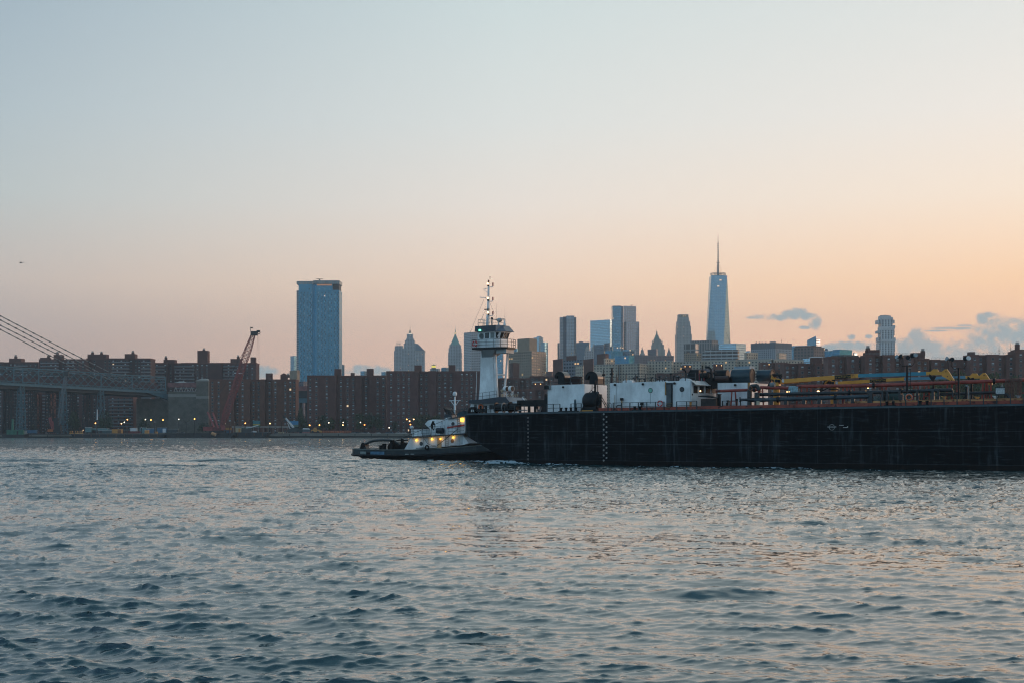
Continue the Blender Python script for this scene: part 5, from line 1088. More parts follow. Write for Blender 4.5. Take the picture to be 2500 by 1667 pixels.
# ---- trees
leafm = []
for i, (c, v) in enumerate(((( .018,.040,.022),.5), ((.026,.050,.020),.5), ((.045,.072,.026),.45))): leafm.append(mat('foliage_%s' % ('dark','mid','olive')[i], c, .8, var=v, scale=.4))
barkm = mat('bark', (.06,.05,.04), .9, var=.3)
TREEM = {}
def treemesh(kind, seed, h, w, n, leaf):
    r = random.Random(seed); mb = MB()
    blobs = [(r.uniform(-.36,.36)*w, r.uniform(-.36,.36)*w, h*r.uniform(.34,.86), w*r.uniform(.16,.30)) for _ in range(15)]
    for k in range(n):
        bx, by, bz, br = r.choice(blobs); a, b = r.uniform(0,6.283), math.acos(r.uniform(-1,1)); q = br*(r.random()**.4)
        c = Vector((bx+q*math.sin(b)*math.cos(a), by+q*math.sin(b)*math.sin(a), bz+q*math.cos(b)*.8)); s = leaf*r.uniform(.6,1.3)
        u = Vector((r.gauss(0,1), r.gauss(0,1), r.gauss(0,.6))).normalized(); v = u.orthogonal().normalized(); w2 = u.cross(v)
        mb.add([c+v*s, c+w2*s*.8, c-v*s*.9, c-w2*s*.7+u*s*.3], [(0,1,2,3)], 0 if r.random() < .65 else 1)
    tr = MB(); tr.tube((0,0,0), (0,0,h*.4), .028*h, .018*h, 7)
    for bx, by, bz, br in blobs[:8]: tr.tube((0,0,h*(.25+.15*r.random())), (bx*.8,by*.8,bz), .011*h, .004*h, 5)
    return mb, tr
def tree(px, Y, ytop, wpx, kind, label, group, seed, n=900):
    h = zt(ytop, Y)-GZ; w = wpx/FP*Y; key = (kind, seed)
    t = thing('tree', label, 'tree', ((px-CX)/FP*Y, Y, GZ), random.Random(int(px)).uniform(0,6.28), group)
    if key not in TREEM:
        a, b = treemesh(kind, seed, 10.0, 9.0, n, .42); m1, m2 = {'dark': (leafm[0], leafm[1]), 'mid': (leafm[1], leafm[2]), 'olive': (leafm[2], leafm[1])}[kind]
        TREEM[key] = (a.build('crown', [m1, m2], t), b.build('trunk', barkm, t))
        for o in TREEM[key]: o.scale = (w/9, w/9, h/10)
    else:
        for o in TREEM[key]: c = o.copy(); COL.objects.link(c); c.parent = t; c.scale = (w/9, w/9, h/10)
TG = 'trees along the far bank'
for i, (px, yt, w, lb) in enumerate(((788,1012,26,'left dark tree of the riverside row, right of white tent'),(806,1017,24,'second dark tree of the row, with a tiny lamp inside'),(838,1018,20,'small dark tree between two lamps'),(876,1008,28,'tree with crown left of the orange lamp'),(910,1005,32,'tallest dark tree right of the orange lamp'),(925,1018,22,'small tree tucked against the tallest dark tree'),(965,1028,16,'low bush like tree by the blue signs'),(1022,1010,26,'bushy tree directly left of the tugboat funnel shroud'),(1045,1007,30,'wide tree behind the tugboat white shroud'),(1066,1013,24,'tree behind the tugboat mast'))):
    tree(px, 1072, yt, w, 'dark' if i % 2 == 0 else 'mid', lb, TG, 51+i % 3)
for px, Y, yt, w, lb in ((735,1090,990,24,'tall dark tree filling the viaduct gap'),(742,1080,1018,26,'low dark tree in front of the viaduct gap'),(724,1082,1026,20,'dark bush like tree right of the blue billboard'),(496,1082,1030,24,'dark round tree at the foot of the stone corner pier'),(260,1100,1000,26,'dark tree under the bridge right of the third pier'),(248,1092,1020,22,'lower dark tree under the bridge'),(82,1110,1034,16,'small dark tree left under the bridge'),(182,1100,1000,34,'big dark tree mass under the bridge between piers'),(350,1120,1018,26,'dark tree against the anchorage rear wall')):
    tree(px, Y, yt, w, 'dark', lb, TG, 54)
rb = random.Random(5)
for i, (px, Y, yt, w) in enumerate(((2258,585,933,52),(2292,580,925,56),(2330,600,915,60),(2366,605,908,62),(2398,600,911,58),(2430,590,917,54),(2462,595,914,60),(2496,600,915,60),(2530,600,912,60),(2312,560,938,56),(2352,560,932,56),(2420,560,934,60),(2474,560,934,60),(2222,600,944,40),(2272,562,946,48),(2516,560,934,60),(2384,562,940,52))):
    tree(px, Y, yt, w, ('olive','mid','olive')[i % 3], ('pale green round topped tree','mid green dense tree','olive leafy tree')[i % 3]+', '+('leftmost of the group behind','above','right of')[0 if px < 2240 else (1 if i < 9 else 2)]+' '+('the near crane tip','the far crane boom','the far crane tip','the red pipeline at right','the white warning sign','the front row under the skyline blocks')[min(5, max(0, int((px-2200)/56)))]+(', front row' if Y < 570 else ', back row'), 'trees behind the barge at right', 61+i % 3, 2200)
# ---- helicopter, airliner, bird
o = P(51, 641.5, 1400); t = thing('helicopter', 'tiny dark helicopter in the sky at the left edge', 'helicopter', o)
MB().loft([[(x, r_*math.cos(a*math.pi/4), r_*.8*math.sin(a*math.pi/4)) for a in range(8)] for x, r_ in ((-1.5,.1),(-.9,.6),(0,.75),(.8,.55),(1.3,.15),(3.4,.07))], 0, True).build('fuselage', dark, t)
MB().box(-2.4,2.4,-.1,.1,.95,1.0).tube((0,0,.5),(0,0,1),.08).build('rotor', dark, t); MB().box(3.2,3.5,-.03,.03,-.1,.7).build('tail_fin', dark, t)
o = P(1938, 829, 7000); t = thing('airliner', 'faint distant airliner above the broad blue grey office block', 'airplane', o, R(8))
MB().loft([[(x, r_*math.cos(a*math.pi/4), r_*math.sin(a*math.pi/4)+x*.1) for a in range(8)] for x, r_ in ((-9,.2),(-7,1.1),(6,1.1),(9,.3))], 0, True).build('fuselage', concr, t)
MB().box(-2,1,-9,9,-.1,.2).build('wing', concr, t); MB().box(-8.6,-7,-.1,.1,.4,3).build('tail_fin', concr, t)
# ================================================================== TANK BARGE (local x along the hull, y away from us, z up)
def UV(px, v, u_=None):
    k = (px-CX)/FP
    u = (k*(BO.y+v*BN.y)-BO.x-v*BN.x)/(BD.x-k*BD.y); return u
def YY(u, v): return BO.y+u*BD.y+v*BN.y
def B(px, py, v):
    u = UV(px, v); return Vector((u, v, CAMZ+(HZ-py)/FP*YY(u, v)))
def BZ(py, u, v): return CAMZ+(HZ-py)/FP*YY(u, v)
def deck(u): return 7.0+.6*(u+7)/75
def bt(name, label, cat, u=0, v=0, z=0, group=None):           # thing in the barge's frame
    q = BO+BD*u+BN*v; return thing(name, label, cat, (q.x, q.y, z), BRZ, group)
def BB(t, mb, name, m, parent=None, **k):                       # build in barge coordinates, stored in the thing's frame
    r = t
    while r.parent: r = r.parent
    q = Vector(r.location)-BO; u0, v0, z0 = q.dot(BD), q.dot(BN), r.location.z
    mb.v = [(a-u0, b-v0, c-z0) for a, b, c in mb.v]
    return mb.build(name, m, parent or t, **k)
def streaky(name, col, streak, rough, amt, vs=(.35,.35,.05), sc=1.0, lines=True, spec=.4):
    m_ = bpy.data.materials.new(name); m_.use_nodes = True; t = m_.node_tree; b = t.nodes['Principled BSDF']; b.inputs['Specular IOR Level'].default_value = spec
    tcn = N(t, 'ShaderNodeTexCoord'); O = tcn.outputs['Object']
    def nz(scale, st, det=6):
        mp = N(t, 'ShaderNodeMapping'); mp.inputs[3].default_value = st; t.links.new(O, mp.inputs[0]); q = N(t, 'ShaderNodeTexNoise'); q.inputs['Scale'].default_value = scale; q.inputs['Detail'].default_value = det; q.inputs['Roughness'].default_value = .65; t.links.new(mp.outputs[0], q.inputs['Vector']); return q.outputs[0]
    v1 = nz(sc*1.6, (1,1,.10)); v2 = nz(sc*.35, (1,1,.6)); v3 = nz(sc*3.5, (.12,.12,1.0)); v4 = nz(sc*9, (1,1,1), 3)
    f = mth(t, 'MULTIPLY', mth(t, 'SUBTRACT', v1, .50), 3.0, clamp=True); f = mth(t, 'MULTIPLY', f, mth(t, 'MULTIPLY', mth(t, 'SUBTRACT', v2, .42), 4.0, clamp=True))
    f2 = mth(t, 'MULTIPLY', mth(t, 'MULTIPLY', mth(t, 'SUBTRACT', v3, .54), 3.0, clamp=True), .5); f = mth(t, 'ADD', f, f2)
    f = mth(t, 'MULTIPLY', f, mth(t, 'ADD', .5, v4))
    if lines:
        sp = N(t, 'ShaderNodeSeparateXYZ'); t.links.new(O, sp.inputs[0])
        for lz, w in ((2.75, .05), (4.45, .035), (.55, .06)):
            a = mth(t, 'LESS_THAN', mth(t, 'ABSOLUTE', mth(t, 'SUBTRACT', sp.outputs[2], lz)), w); f = mth(t, 'ADD', f, mth(t, 'MULTIPLY', a, mth(t, 'MULTIPLY', v2, .55)))
        pl = mth(t, 'LESS_THAN', mth(t, 'FRACT', mth(t, 'DIVIDE', sp.outputs[0], 8.7)), .008); f = mth(t, 'ADD', f, mth(t, 'MULTIPLY', pl, .16))
    f = mth(t, 'MULTIPLY', f, amt, clamp=True)
    c0 = mixc(t, mth(t, 'MULTIPLY', mth(t, 'SUBTRACT', v2, .4), 2.5, clamp=True), tuple(c*.75 for c in col)+(1,), tuple(c*1.3 for c in col)+(1,))
    c = mixc(t, f, c0, tuple(streak)+(1,)); t.links.new(c, b.inputs['Base Color'])
    t.links.new(mth(t, 'ADD', rough, mth(t, 'MULTIPLY', v4, .25)), b.inputs['Roughness'])
    bp = N(t, 'ShaderNodeBump'); bp.inputs['Strength'].default_value = .5; bp.inputs['Distance'].default_value = .06; t.links.new(mth(t, 'ADD', v2, mth(t, 'MULTIPLY', v1, .3)), bp.inputs['Height']); t.links.new(bp.outputs[0], b.inputs['Normal'])
    MATS[name] = m_; return m_
hullm = streaky('barge_hull_black', (.0045,.007,.010), (.095,.125,.14), .62, .95, spec=.10)
bootm = streaky('barge_boot_black', (.005,.005,.006), (.10,.06,.045), .6, .5, lines=False, spec=.15)
housem = streaky('deckhouse_white', (.78,.82,.84), (.42,.36,.28), .45, .05, lines=False, sc=1.2)
redm = mat('coaming_red', (.26,.050,.030), .6, var=.35, scale=.8, alt=(60,20,14), altf=.42, altscale=1.5)
orgm = mat('coaming_orange', (.50,.24,.09), .6, var=.3, scale=.8, alt=(96,50,24), altf=.4, altscale=1.2)
deckm = mat('deck_oxide', (.12,.045,.035), .8, var=.3, scale=.5)
blackp = mat('black_paint', (.006,.009,.012), .5, var=.4, scale=1.5, spec=.25)
blackr = mat('railing_black', (.015,.028,.036), .5, var=.2)
pipem = mat('pipe_red', (.30,.050,.035), .45, var=.35, scale=1.2, alt=(70,24,18), altf=.38, altscale=1.2)
pipeb = mat('pipe_black', (.012,.018,.024), .4, var=.4, scale=1)
yelm = mat('crane_yellow', (.62,.29,.04), .45, var=.16, scale=.9, alt=(130,70,20), altf=.30, altscale=1.5)
cyanm = mat('crane_boom_blue', (.03,.22,.31), .4, var=.12, scale=.8)
cyanp = mat('crane_boom_blue_pale', (.10,.26,.36), .4, var=.12, scale=.8)
paintw = mat('marking_white', (.55,.58,.58), .6, var=.35, scale=4)
paintd = mat('marking_grey', (.26,.27,.27), .6, var=.4, scale=4)
bluep = mat('port_glass_dark', (.010,.020,.030), .2)
greyp = mat('grey_paint', (.20,.22,.23), .6, var=.2)
U0, U1 = -8.2, 108
barge = bt('tank_barge', 'long black weathered tank barge filling the right half of the river', 'barge')
# hull: sections along u, with a raked stern below the waterline and a slight tumble at the upper edge
def hullsec(u, zb, v0=0.0):
    d = deck(u); W_ = 21
    return [(u, v0+.35, d), (u, v0+.05, d-.22), (u, v0, d-.6), (u, v0, max(zb, 1.0) if zb > -.5 else 1.0), (u, v0+.02, zb), (u, W_-.02-v0, zb), (u, W_-v0, d-.6), (u, W_-v0-.35, d)]
secs = []
for u, zb, vo in ((U0+.0,4.6,1.2),(U0+.35,4.2,.45),(U0+1.0,3.6,.12),(-5,2.55,0),(-3,1.6,0),(-1,.75,0),(1.2,-.4,0),(3.2,-1.2,0),(20,-1.2,0),(40,-1.2,0),(60,-1.2,0),(80,-1.2,0),(98,-1.2,0),(106,.5,.8),(U1,4,2.4)):
    secs.append(hullsec(u, zb, vo))
mb = MB().loft(secs, 0, False)
hu = mb.build('hull', hullm, barge)
MB().add([(-8.0,.4,deck(-8)+.012),(107,.4,deck(107)+.012),(107,20.6,deck(107)+.012),(-8.0,20.6,deck(-8)+.012)], [(0,1,2,3)]).build('deck', deckm, barge)
# boot topping, slightly proud, near the waterline
mb = MB(); us = [1.5,3.2,20,40,60,80,98]; mb.loft([[(u,-.012,.55),(u,-.012,-.3),(u,.3,-.3),(u,.3,.55)] for u in us], 0); BB(barge, mb, 'boot_topping', bootm)
def strip(u0, u1, v, z0, z1, n=14, th=.12, mi=0):
    mb = MB(); mb.loft([[(u0+(u1-u0)*i/n, v, deck(u0+(u1-u0)*i/n)+z0), (u0+(u1-u0)*i/n, v+th, deck(u0+(u1-u0)*i/n)+z0), (u0+(u1-u0)*i/n, v+th, deck(u0+(u1-u0)*i/n)+z1), (u0+(u1-u0)*i/n, v, deck(u0+(u1-u0)*i/n)+z1)] for i in range(n+1)], mi); return mb
ua = UV(1462, .5); strip(ua, 106, .42, .012, .40).build('red_coaming', redm, barge)
ub = UV(2060, .9); strip(ub, 106, 1.0, .30, .66).build('orange_coaming', orgm, barge)
MB().box(UV(1417,.5), UV(1447,.5), .44, .56, deck(8)+.0, deck(8)+.16).build('yellow_edge_plate', yelm, barge)
mb = strip(U0+.8, 106, -.03, -.25, -.02, 20, .06); mb.build('rubbing_strake', mat('strake_blue_black', (.03,.055,.07), .4, var=.4, scale=1), barge)
# draft marks: tall columns of small painted figures, welded discs, and the load line
def text(s, size, m, loc, name, parent, rz=0.0, ext=.01, align='CENTER'):
    cu_ = bpy.data.curves.new(name, 'FONT'); cu_.body = s; cu_.size = size; cu_.extrude = ext; cu_.align_x = align; cu_.align_y = 'CENTER'; cu_.resolution_u = 3
    ob = bpy.data.objects.new(name+'_src', cu_); COL.objects.link(ob); bpy.context.view_layer.update()
    me = bpy.data.meshes.new_from_object(ob.evaluated_get(bpy.context.evaluated_depsgraph_get())); bpy.data.objects.remove(ob)
    M_ = Matrix.Translation(loc) @ Matrix.Rotation(rz, 4, 'Z') @ Matrix.Rotation(math.pi/2, 4, 'X'); me.transform(M_); me.materials.clear(); me.materials.append(m)
    o = bpy.data.objects.new(name, me); COL.objects.link(o); o.parent = parent; return o
um = UV(1289, 0)
mb = MB()
for i, s_ in enumerate(('23','22','21','20','19','18','17','16','15','14','13','12','11')):
    z = BZ(1019+i*9.2, um, 0); text(s_, .34, paintd, (um, -.02, z), 'draft_figures', barge)
un = UV(1477.5, 0)
for i in range(19): 
    u = un+(-.21 if i % 2 == 0 else .21); z = BZ(1010+i*6.28, u, 0); MB().tube((u,-.05,z),(u,.02,z),.125,None,10).build('draft_disc', paintd, barge)
ul = UV(2031, 0); zl = BZ(1042, ul, 0); mb = MB(); mb.torus((ul,-.02,zl), .34, .04, 'y', 16, 4); mb.box(ul-.55,ul+.55,-.04,.01,zl+.1,zl+.16); mb.box(ul-.55,ul+.55,-.04,.01,zl-.06,zl-.0); BB(barge, mb, 'load_line_mark', paintd)
mb = MB(); mb.box(ul+.9,ul+1.45,-.03,.01,zl+.22,zl+.28); mb.box(ul+1.4,ul+1.9,-.03,.01,zl-.06,zl+.0); mb.box(ul+1.9,ul+2.0,-.03,.01,zl-.02,zl+.12); BB(barge, mb, 'load_line_lettering', paintw)
# ---- railings, drawn as short runs
def railing(label, px0, px1, n, v=.35, h=1.05, py=None, m=None, bars=2, z0=None, thin=.032, root=None, fn=None, group='hand railings along the barge edge'):
    u0, u1 = UV(px0, v), UV(px1, v); t = root or bt('hand_railing', label, 'railing', u0, v, deck(u0) if z0 is None else z0, group)
    zz = lambda u: (deck(u) if z0 is None else z0)+.02
    for i in range(n+1):
        u = u0+(u1-u0)*i/n; BB(t, MB().box(u-.055,u+.055,v-.04,v+.04,zz(u),zz(u)+h), 'post', m or blackr)
    mb = MB()
    for k in range(1, bars+1): mb.tube((u0,v,zz(u0)+h*k/bars-.03), (u1,v,zz(u1)+h*k/bars-.03), thin, None, 5)
    BB(t, mb, 'rails', m or blackr); return t
railing('two bay railing in front of the left end of the first white deckhouse', 1335, 1367, 2)
railing('short railing between the bollard and the black horizontal tank', 1394, 1419, 2)
railing('long railing in front of the middle white deckhouse, holding the red white lifebuoy', 1497, 1621, 6)
railing('railing in front of the house windows, left of black crate', 1652, 1701, 2)
railing('railing behind the red pipe trestle right of the windowed house', 1764, 1800, 2, v=2.0)
railing('thin wire railing along the far right deck edge', 2150, 2500, 11, thin=.018, bars=2, h=1.15)
# ---- white deckhouses
def house(label, pxa, pxb, py_l, py_r, v, dep, pxe=None, feats=True):
    ua, ub = UV(pxa, v), UV(pxb, v); za, zb_ = BZ(py_l, ua, v), BZ(py_r, ub, v)
    t = bt('deckhouse', label, 'deckhouse', ua, v, deck(ua))
    d0, d1 = deck(ua)+.02, deck(ub)+.02
    vs = [(ua,v,d0),(ub,v,d1),(ub,v+dep,d1),(ua,v+dep,d0),(ua,v,za),(ub,v,zb_),(ub,v+dep,zb_),(ua,v+dep,za)]
    BB(t, MB().add(vs, [(0,3,2,1),(4,5,6,7),(0,1,5,4),(1,2,6,5),(2,3,7,6),(3,0,4,7)]), 'walls', housem)
    return t, ua, ub, za, zb_
tA, a0, a1, za0, za1 = house('left white deckhouse with two black ventilator hoods on its roof', 1337, 1427, 940, 936.5, 1.3, 6.6)
tB, b0, b1, zb0, zb1 = house('middle and longest white deckhouse, with open doorway and window end', 1489, 1688, 934, 927.8, .9, 8.1)
tC, c0_, c1_, zc0, zc1 = house('right white deckhouse behind the red pipe and black drums', 1752, 1831, 934, 933, 5.0, 6.4)
def port(t, px, py, v, r, m=bluep, nm='porthole', depth=.06, rim=True):
    q = B(px, py, v); o = BB(t, MB().tube((q.x,v-depth,q.z),(q.x,v+.02,q.z),r,None,14), nm, m)
    if rim: BB(t, MB().torus((q.x,v-.03,q.z), r+.03, .035, 'y', 16, 5), nm+'_rim', blackr, o)
    return q
for px, py in ((1375.5,944),): port(tA, px, py, 1.3, .13, blackp, 'wall_vent', .2, False)
q = B(1337, 940, 1.3); BB(tA, MB().box(q.x-.02, q.x+.55, 1.0, 1.29, q.z-.52, q.z), 'corner_box', greyp); BB(tA, MB().box(q.x-.02-.3, q.x+.35, .9, 1.0-.001, q.z-.55, q.z-.05), 'corner_locker', blackp)
BB(tA, MB().box(a1+.001, a1+.06, 5.0, 5.12, deck(a1), za1-.1), 'corner_seam', blackr)
for px, py, r in ((1502,938.5,.15),(1570.5,937,.15),(1647.5,934.8,.15)): port(tB, px, py, .9, r, blackp, 'wall_vent', .22, False)
port(tB, 1588, 952, .9, .27, mat('port_green_glass', (.05,.22,.20), .2, emit=(110,180,170), estr=.12)); port(tB, 1665, 949.5, .9, .27)
for px, y0, y1 in ((1588,959,984),(1665,956,968),(1504.5,930,996),(1686.5,928,995)):
    u = UV(px, .9); BB(tB, MB().box(u-.025,u+.025,.885,.899,BZ(y1,u,.9),BZ(y0,u,.9)), 'rust_seam' if px != 1686.5 else 'panel_joint', mat('seam_grey', (.22,.25,.27), .8))
# doorway: recess frame, dark interior panel and steps
ud0, ud1 = UV(1627,.9), UV(1642.5,.9); zt_ = BZ(933.5,ud0,.9); z0_ = deck(ud0)+.06
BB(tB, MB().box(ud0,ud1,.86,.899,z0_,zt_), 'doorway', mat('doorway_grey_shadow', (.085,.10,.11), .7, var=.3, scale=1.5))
BB(tB, MB().box(ud0-.02,ud1+.02,.80,.859,zt_-.22,zt_), 'door_head', blackr); BB(tB, MB().box(ud1-.22,ud1-.001,.80,.859,z0_,zt_-.23), 'door_leaf_edge', blackp)
BB(tB, MB().box(ud0-.16,ud0-.021,.78,.899,zt_-1.6,zt_+.1), 'rust_post', mat('rust_yellow', (.30,.17,.06), .8, var=.4, scale=3))
for k in range(3): BB(tB, MB().box(ud0+.12,ud1-.1,.30+.17*k,.46+.17*k,deck(ud0)+.3+.26*k,deck(ud0)+.36+.26*k), 'step', mat('step_khaki', (.16,.13,.07), .8, var=.3))
# windowed right end of house B (faces along +u)
ue = b1
def VE(px, u): # depth v where the ray px meets the plane u
    k = (px-CX)/FP; return (k*(BO.y+u*BD.y)-BO.x-u*BD.x)/(BN.x-k*BN.y)
BB(tB, MB().add([(ue+.001,.85,zb1+.02),(ue+.75,.85,zb1-.55),(ue+.75,9.1,zb1-.55),(ue+.001,9.1,zb1+.02),(ue+.001,.85,zb1-.08),(ue+.70,.85,zb1-.62),(ue+.70,9.1,zb1-.62),(ue+.001,9.1,zb1-.08)],[(0,1,2,3),(7,6,5,4),(0,4,5,1),(1,5,6,2),(2,6,7,3)]), 'visor', mat('visor_white_worn', (.62,.60,.57), .6, var=.2, scale=2, alt=(120,80,60), altf=.3, altscale=2))
for i, (x0, x1) in enumerate(((1692,1702),(1707,1717),(1722,1732),(1736.5,1746.5))):
    va, vb = VE(x0,ue), VE(x1,ue); z1, z0 = BZ(941,ue,va), BZ(958.5,ue,va)
    w_ = BB(tB, MB().box(ue+.001,ue+.05,va-.09,vb+.09,z0-.09,z1+.09), 'window_frame', housem)
    BB(tB, MB().box(ue+.051,ue+.07,va,vb,z0,z1), 'window_pane', blackp, w_)
BB(tB, MB().ball((ue+.1, VE(1708,ue), BZ(953,ue,2)), .1, 8, 6), 'wall_lamp', lampw)
BB(tB, MB().tube((ue,VE(1690,ue),BZ(962,ue,1)),(ue+.05,VE(1690,ue),BZ(962,ue,1)),.12,None,10), 'wall_port', bluep)
port(tC, 1795.5, 939, 5.0, .15, blackp, 'wall_vent', .22, False)
BB(tC, MB().box(c1_-.28,c1_-.0,4.9,4.999,zc1-1.1,zc1), 'yellow_corner_stain', mat('rust_yellow', (0,0,0)))
BB(tC, MB().box(c1_+.001, c1_+.04, 8.3, 9.0, zc1-1.15, zc1-.95), 'name_plate', blackp)
# roof railings
railing('dark railing on the roof of the left white deckhouse, left part', 1343, 1418, 3, v=2.6, z0=za0-.05, h=1.0, group='railings on the deckhouse roofs')
railing('dark railing on the roof between left and middle deckhouse', 1475, 1507, 2, v=5.5, z0=za1-.1, h=1.1, group='railings on the deckhouse roofs')
railing('long dark railing on the roof of the middle white deckhouse', 1505, 1698, 8, v=1.6, z0=zb0+.02, h=1.1, group='railings on the deckhouse roofs')
# ---- ventilator hoods and drums
def hood(label, px, pyt, v, w, r, base_py, rt=0.0):
    """a tall duct that bends over into a half-round hood, open towards the left"""
    q = B(px, base_py, v); z1 = BZ(pyt, q.x, v); t = bt('ventilator_hood', label, 'ventilator', q.x, v, q.z, 'black ventilator hoods')
    mb = MB(); c = Vector((q.x-r*.05, v, z1-r)); arc = [(c.x+r*math.cos(math.pi*k/12), c.z+r*math.sin(math.pi*k/12)) for k in range(13)]
    pr = [(arc[0][0], q.z)]+arc+[(arc[-1][0], c.z-.15*r),(arc[-1][0]+.25*r, c.z-.15*r)]+[(c.x+r*.62*math.cos(math.pi*(1-k/8)*1.0), c.z+r*.55*math.sin(math.pi*(1-k/8))) for k in range(1,8)][:3]+[(c.x-r*.35, c.z-.25*r),(c.x-r*.35, q.z)]
    mb.side(pr, v, v+w); BB(t, mb, 'duct', blackp)
    mb = MB(); n = 12
    for k in range(n):
        a0_, a1_ = math.pi*k/n, math.pi*(k+1)/n
        mb.box(0,0,0,0,0,0) if False else mb.add([(c.x+(r+.04)*math.cos(a0_),v-.05,c.z+(r+.04)*math.sin(a0_)),(c.x+(r+.04)*math.cos(a1_),v-.05,c.z+(r+.04)*math.sin(a1_)),(c.x+(r+.04)*math.cos(a1_),v+w+.05,c.z+(r+.04)*math.sin(a1_)),(c.x+(r+.04)*math.cos(a0_),v+w+.05,c.z+(r+.04)*math.sin(a0_))],[(0,3,2,1)],0,True)
    BB(t, mb, 'hood_sheet', mat('hood_dark_sheen', (.045,.055,.06), .35, var=.3, scale=2)); return t
hood('left black half-round ventilator hood on the left deckhouse', 1367, 906.5, 2.4, 1.5, .78, 937)
hood('larger black half-round ventilator hood above the horizontal tank', 1445, 906, 5.2, 1.9, .98, 937)
t = bt('engine_duct', 'slanted dark rusty duct between the two ventilator hoods', 'duct', UV(1400,4), 4, za0); q = B(1400,937,4)
BB(t, MB().side([(q.x-.1,q.z),(q.x+.75,q.z),(q.x+.75,q.z+1.05),(q.x+.2,q.z+1.1),(q.x-.55,q.z+.9),(q.x-.6,q.z+.6)],4,5.2), 'casing', mat('rust_dark', (.035,.018,.014), .8)); 
BB(t, MB().tube((q.x-1.0,4.5,q.z),(q.x-1.0,4.5,q.z+.8),.12,None,6).tube((q.x-.8,4.5,q.z),(q.x-.8,4.5,q.z+.55),.12,None,6), 'pipes', greyp)
def drum(label, px0, px1, pyt, pyb, v, m, capm=None, ax='u', group='big drums and tanks on the deckhouse roofs'):
    ua, ub = UV(px0, v), UV(px1, v); zt_, zb_ = BZ(pyt, ua, v), BZ(pyb, ua, v); r = (zt_-zb_)/2
    t = bt('roof_drum', label, 'drum', (ua+ub)/2, v, zb_, group)
    BB(t, MB().tube((ua,v+r,zb_+r),(ub,v+r,zb_+r),r,None,26), 'shell', m)
    if capm: BB(t, MB().torus((ub+.01,v+r,zb_+r), r*.97, .09, 'x', 26, 5), 'end_ring', capm); BB(t, MB().tube((ub+.001,v+r,zb_+r),(ub+.03,v+r,zb_+r),r*.8,None,20), 'end_disc', blackp)
    return t, r
drum('largest blue black horizontal drum above the right deckhouse', 1783, 1830, 899.5, 934, 5.6, mat('drum_blue_black', (.018,.045,.060), .35, var=.3, scale=1), mat('drum_rim_brown', (.10,.065,.05), .7))
drum('second blue black drum with brown rim, at the far right of the row', 1846, 1880, 901.5, 931, 9.0, mat('drum_blue_black', (0,0,0)), mat('drum_rim_brown', (0,0,0)))
t, r = drum('black half-hidden drum left of the largest blue drum', 1744, 1772, 902, 927, 6.2, blackp); 
drum('brown lower drum lying in front between the black drums', 1744, 1776, 917, 928, 4.6, mat('drum_brown', (.055,.030,.028), .6, var=.3), None)
t, r = drum('pale grey drum end peeping out between the black drums', 1765, 1781, 902, 920, 8.8, greyp)
t = bt('engine_casing', 'black chamfered engine casing on the roof behind middle deckhouse', 'engine casing', UV(1690,6), 6, zb1); u0 = UV(1677,6); u1 = UV(1706,6); z0 = zb1; zz = BZ(903,u0,6)
BB(t, MB().side([(u0,z0),(u1,z0),(u1,zz),(u0+.45,zz+.02),(u0,z0+.75)],6,8.5), 'casing', blackp)
t2 = bt('engine_casing', 'low black machinery mass under the drums right of the middle deckhouse', 'engine casing', UV(1745,5), 5, zb1-.9)
u0, u1 = UV(1700,5.0), UV(1781,5.0); BB(t2, MB().box(u0,u1,5.4,8,zb1-.9,BZ(921,u0,5)), 'casing', blackp); BB(t2, MB().tube((u0+.5,5.3,BZ(916,u0,5)),(u0+1.6,5.3,BZ(916,u0,5)),.35,None,12), 'silencer', blackp)
for px in (1708,1713,1719): BB(t2, MB().tube((UV(px,5.3),5.3,zb1-.5),(UV(px,5.3),5.3,zb1+.6+.2*(px%3)),.1,None,6).ball((UV(px,5.3),5.3,zb1+.75+.2*(px%3)),.18), 'valve_stack', mat('valve_red', (.20,.03,.04), .6) if px != 1713 else greyp)
# exhaust stubs and small roof gear
def goose(label, px, pyt, pyb, v, r=.11, bend=-.55, m=blackp):
    q = B(px, pyb, v); z1 = BZ(pyt, q.x, v); t = bt('exhaust_pipe', label, 'exhaust pipe', q.x, v, q.z, 'bent exhaust pipes on the barge roofs')
    BB(t, MB().pipe([(q.x,v,q.z),(q.x,v,z1-.25),(q.x+bend*.35,v,z1)], r, 8), 'pipe', m); BB(t, MB().tube((q.x+bend*.3,v,z1-.02),(q.x+bend,v,z1+.05),r*1.25,r*1.1,8), 'outlet', m)
goose('bent exhaust pipe left of the black engine casing', 1674, 901, 928, 4.5); goose('tall bent exhaust pipe in the middle of the drum row', 1736, 896, 926, 4.8, .13, -.8)
goose('short bent exhaust stub with ball end left of the pale drum', 1738, 908.5, 927, 4.2, .1, -.7)
for px, y1, lb in ((1474,901,'left dark post behind the tank stack, above left deckhouse'),(1494,897,'tall thick dark post at the gap between the deckhouses'),(1714.5,892,'thin dark post above the black machinery'),(1744,901,'reddish dark post beside the tall exhaust pipe')):
    v = 4.0; q = B(px, 936 if px < 1600 else 927, v); z1 = BZ(y1, q.x, v); t = bt('vent_post', lb, 'post', q.x, v, q.z, 'dark posts above the deckhouses')
    BB(t, MB().tube((q.x,v,q.z),(q.x,v,z1),.07 if px != 1494 else .13,None,6), 'post', blackp); BB(t, MB().box(q.x-.22,q.x+.22,v-.1,v+.1,q.z+(z1-q.z)*.55,q.z+(z1-q.z)*.55+.25), 'lamp_box', blackp)
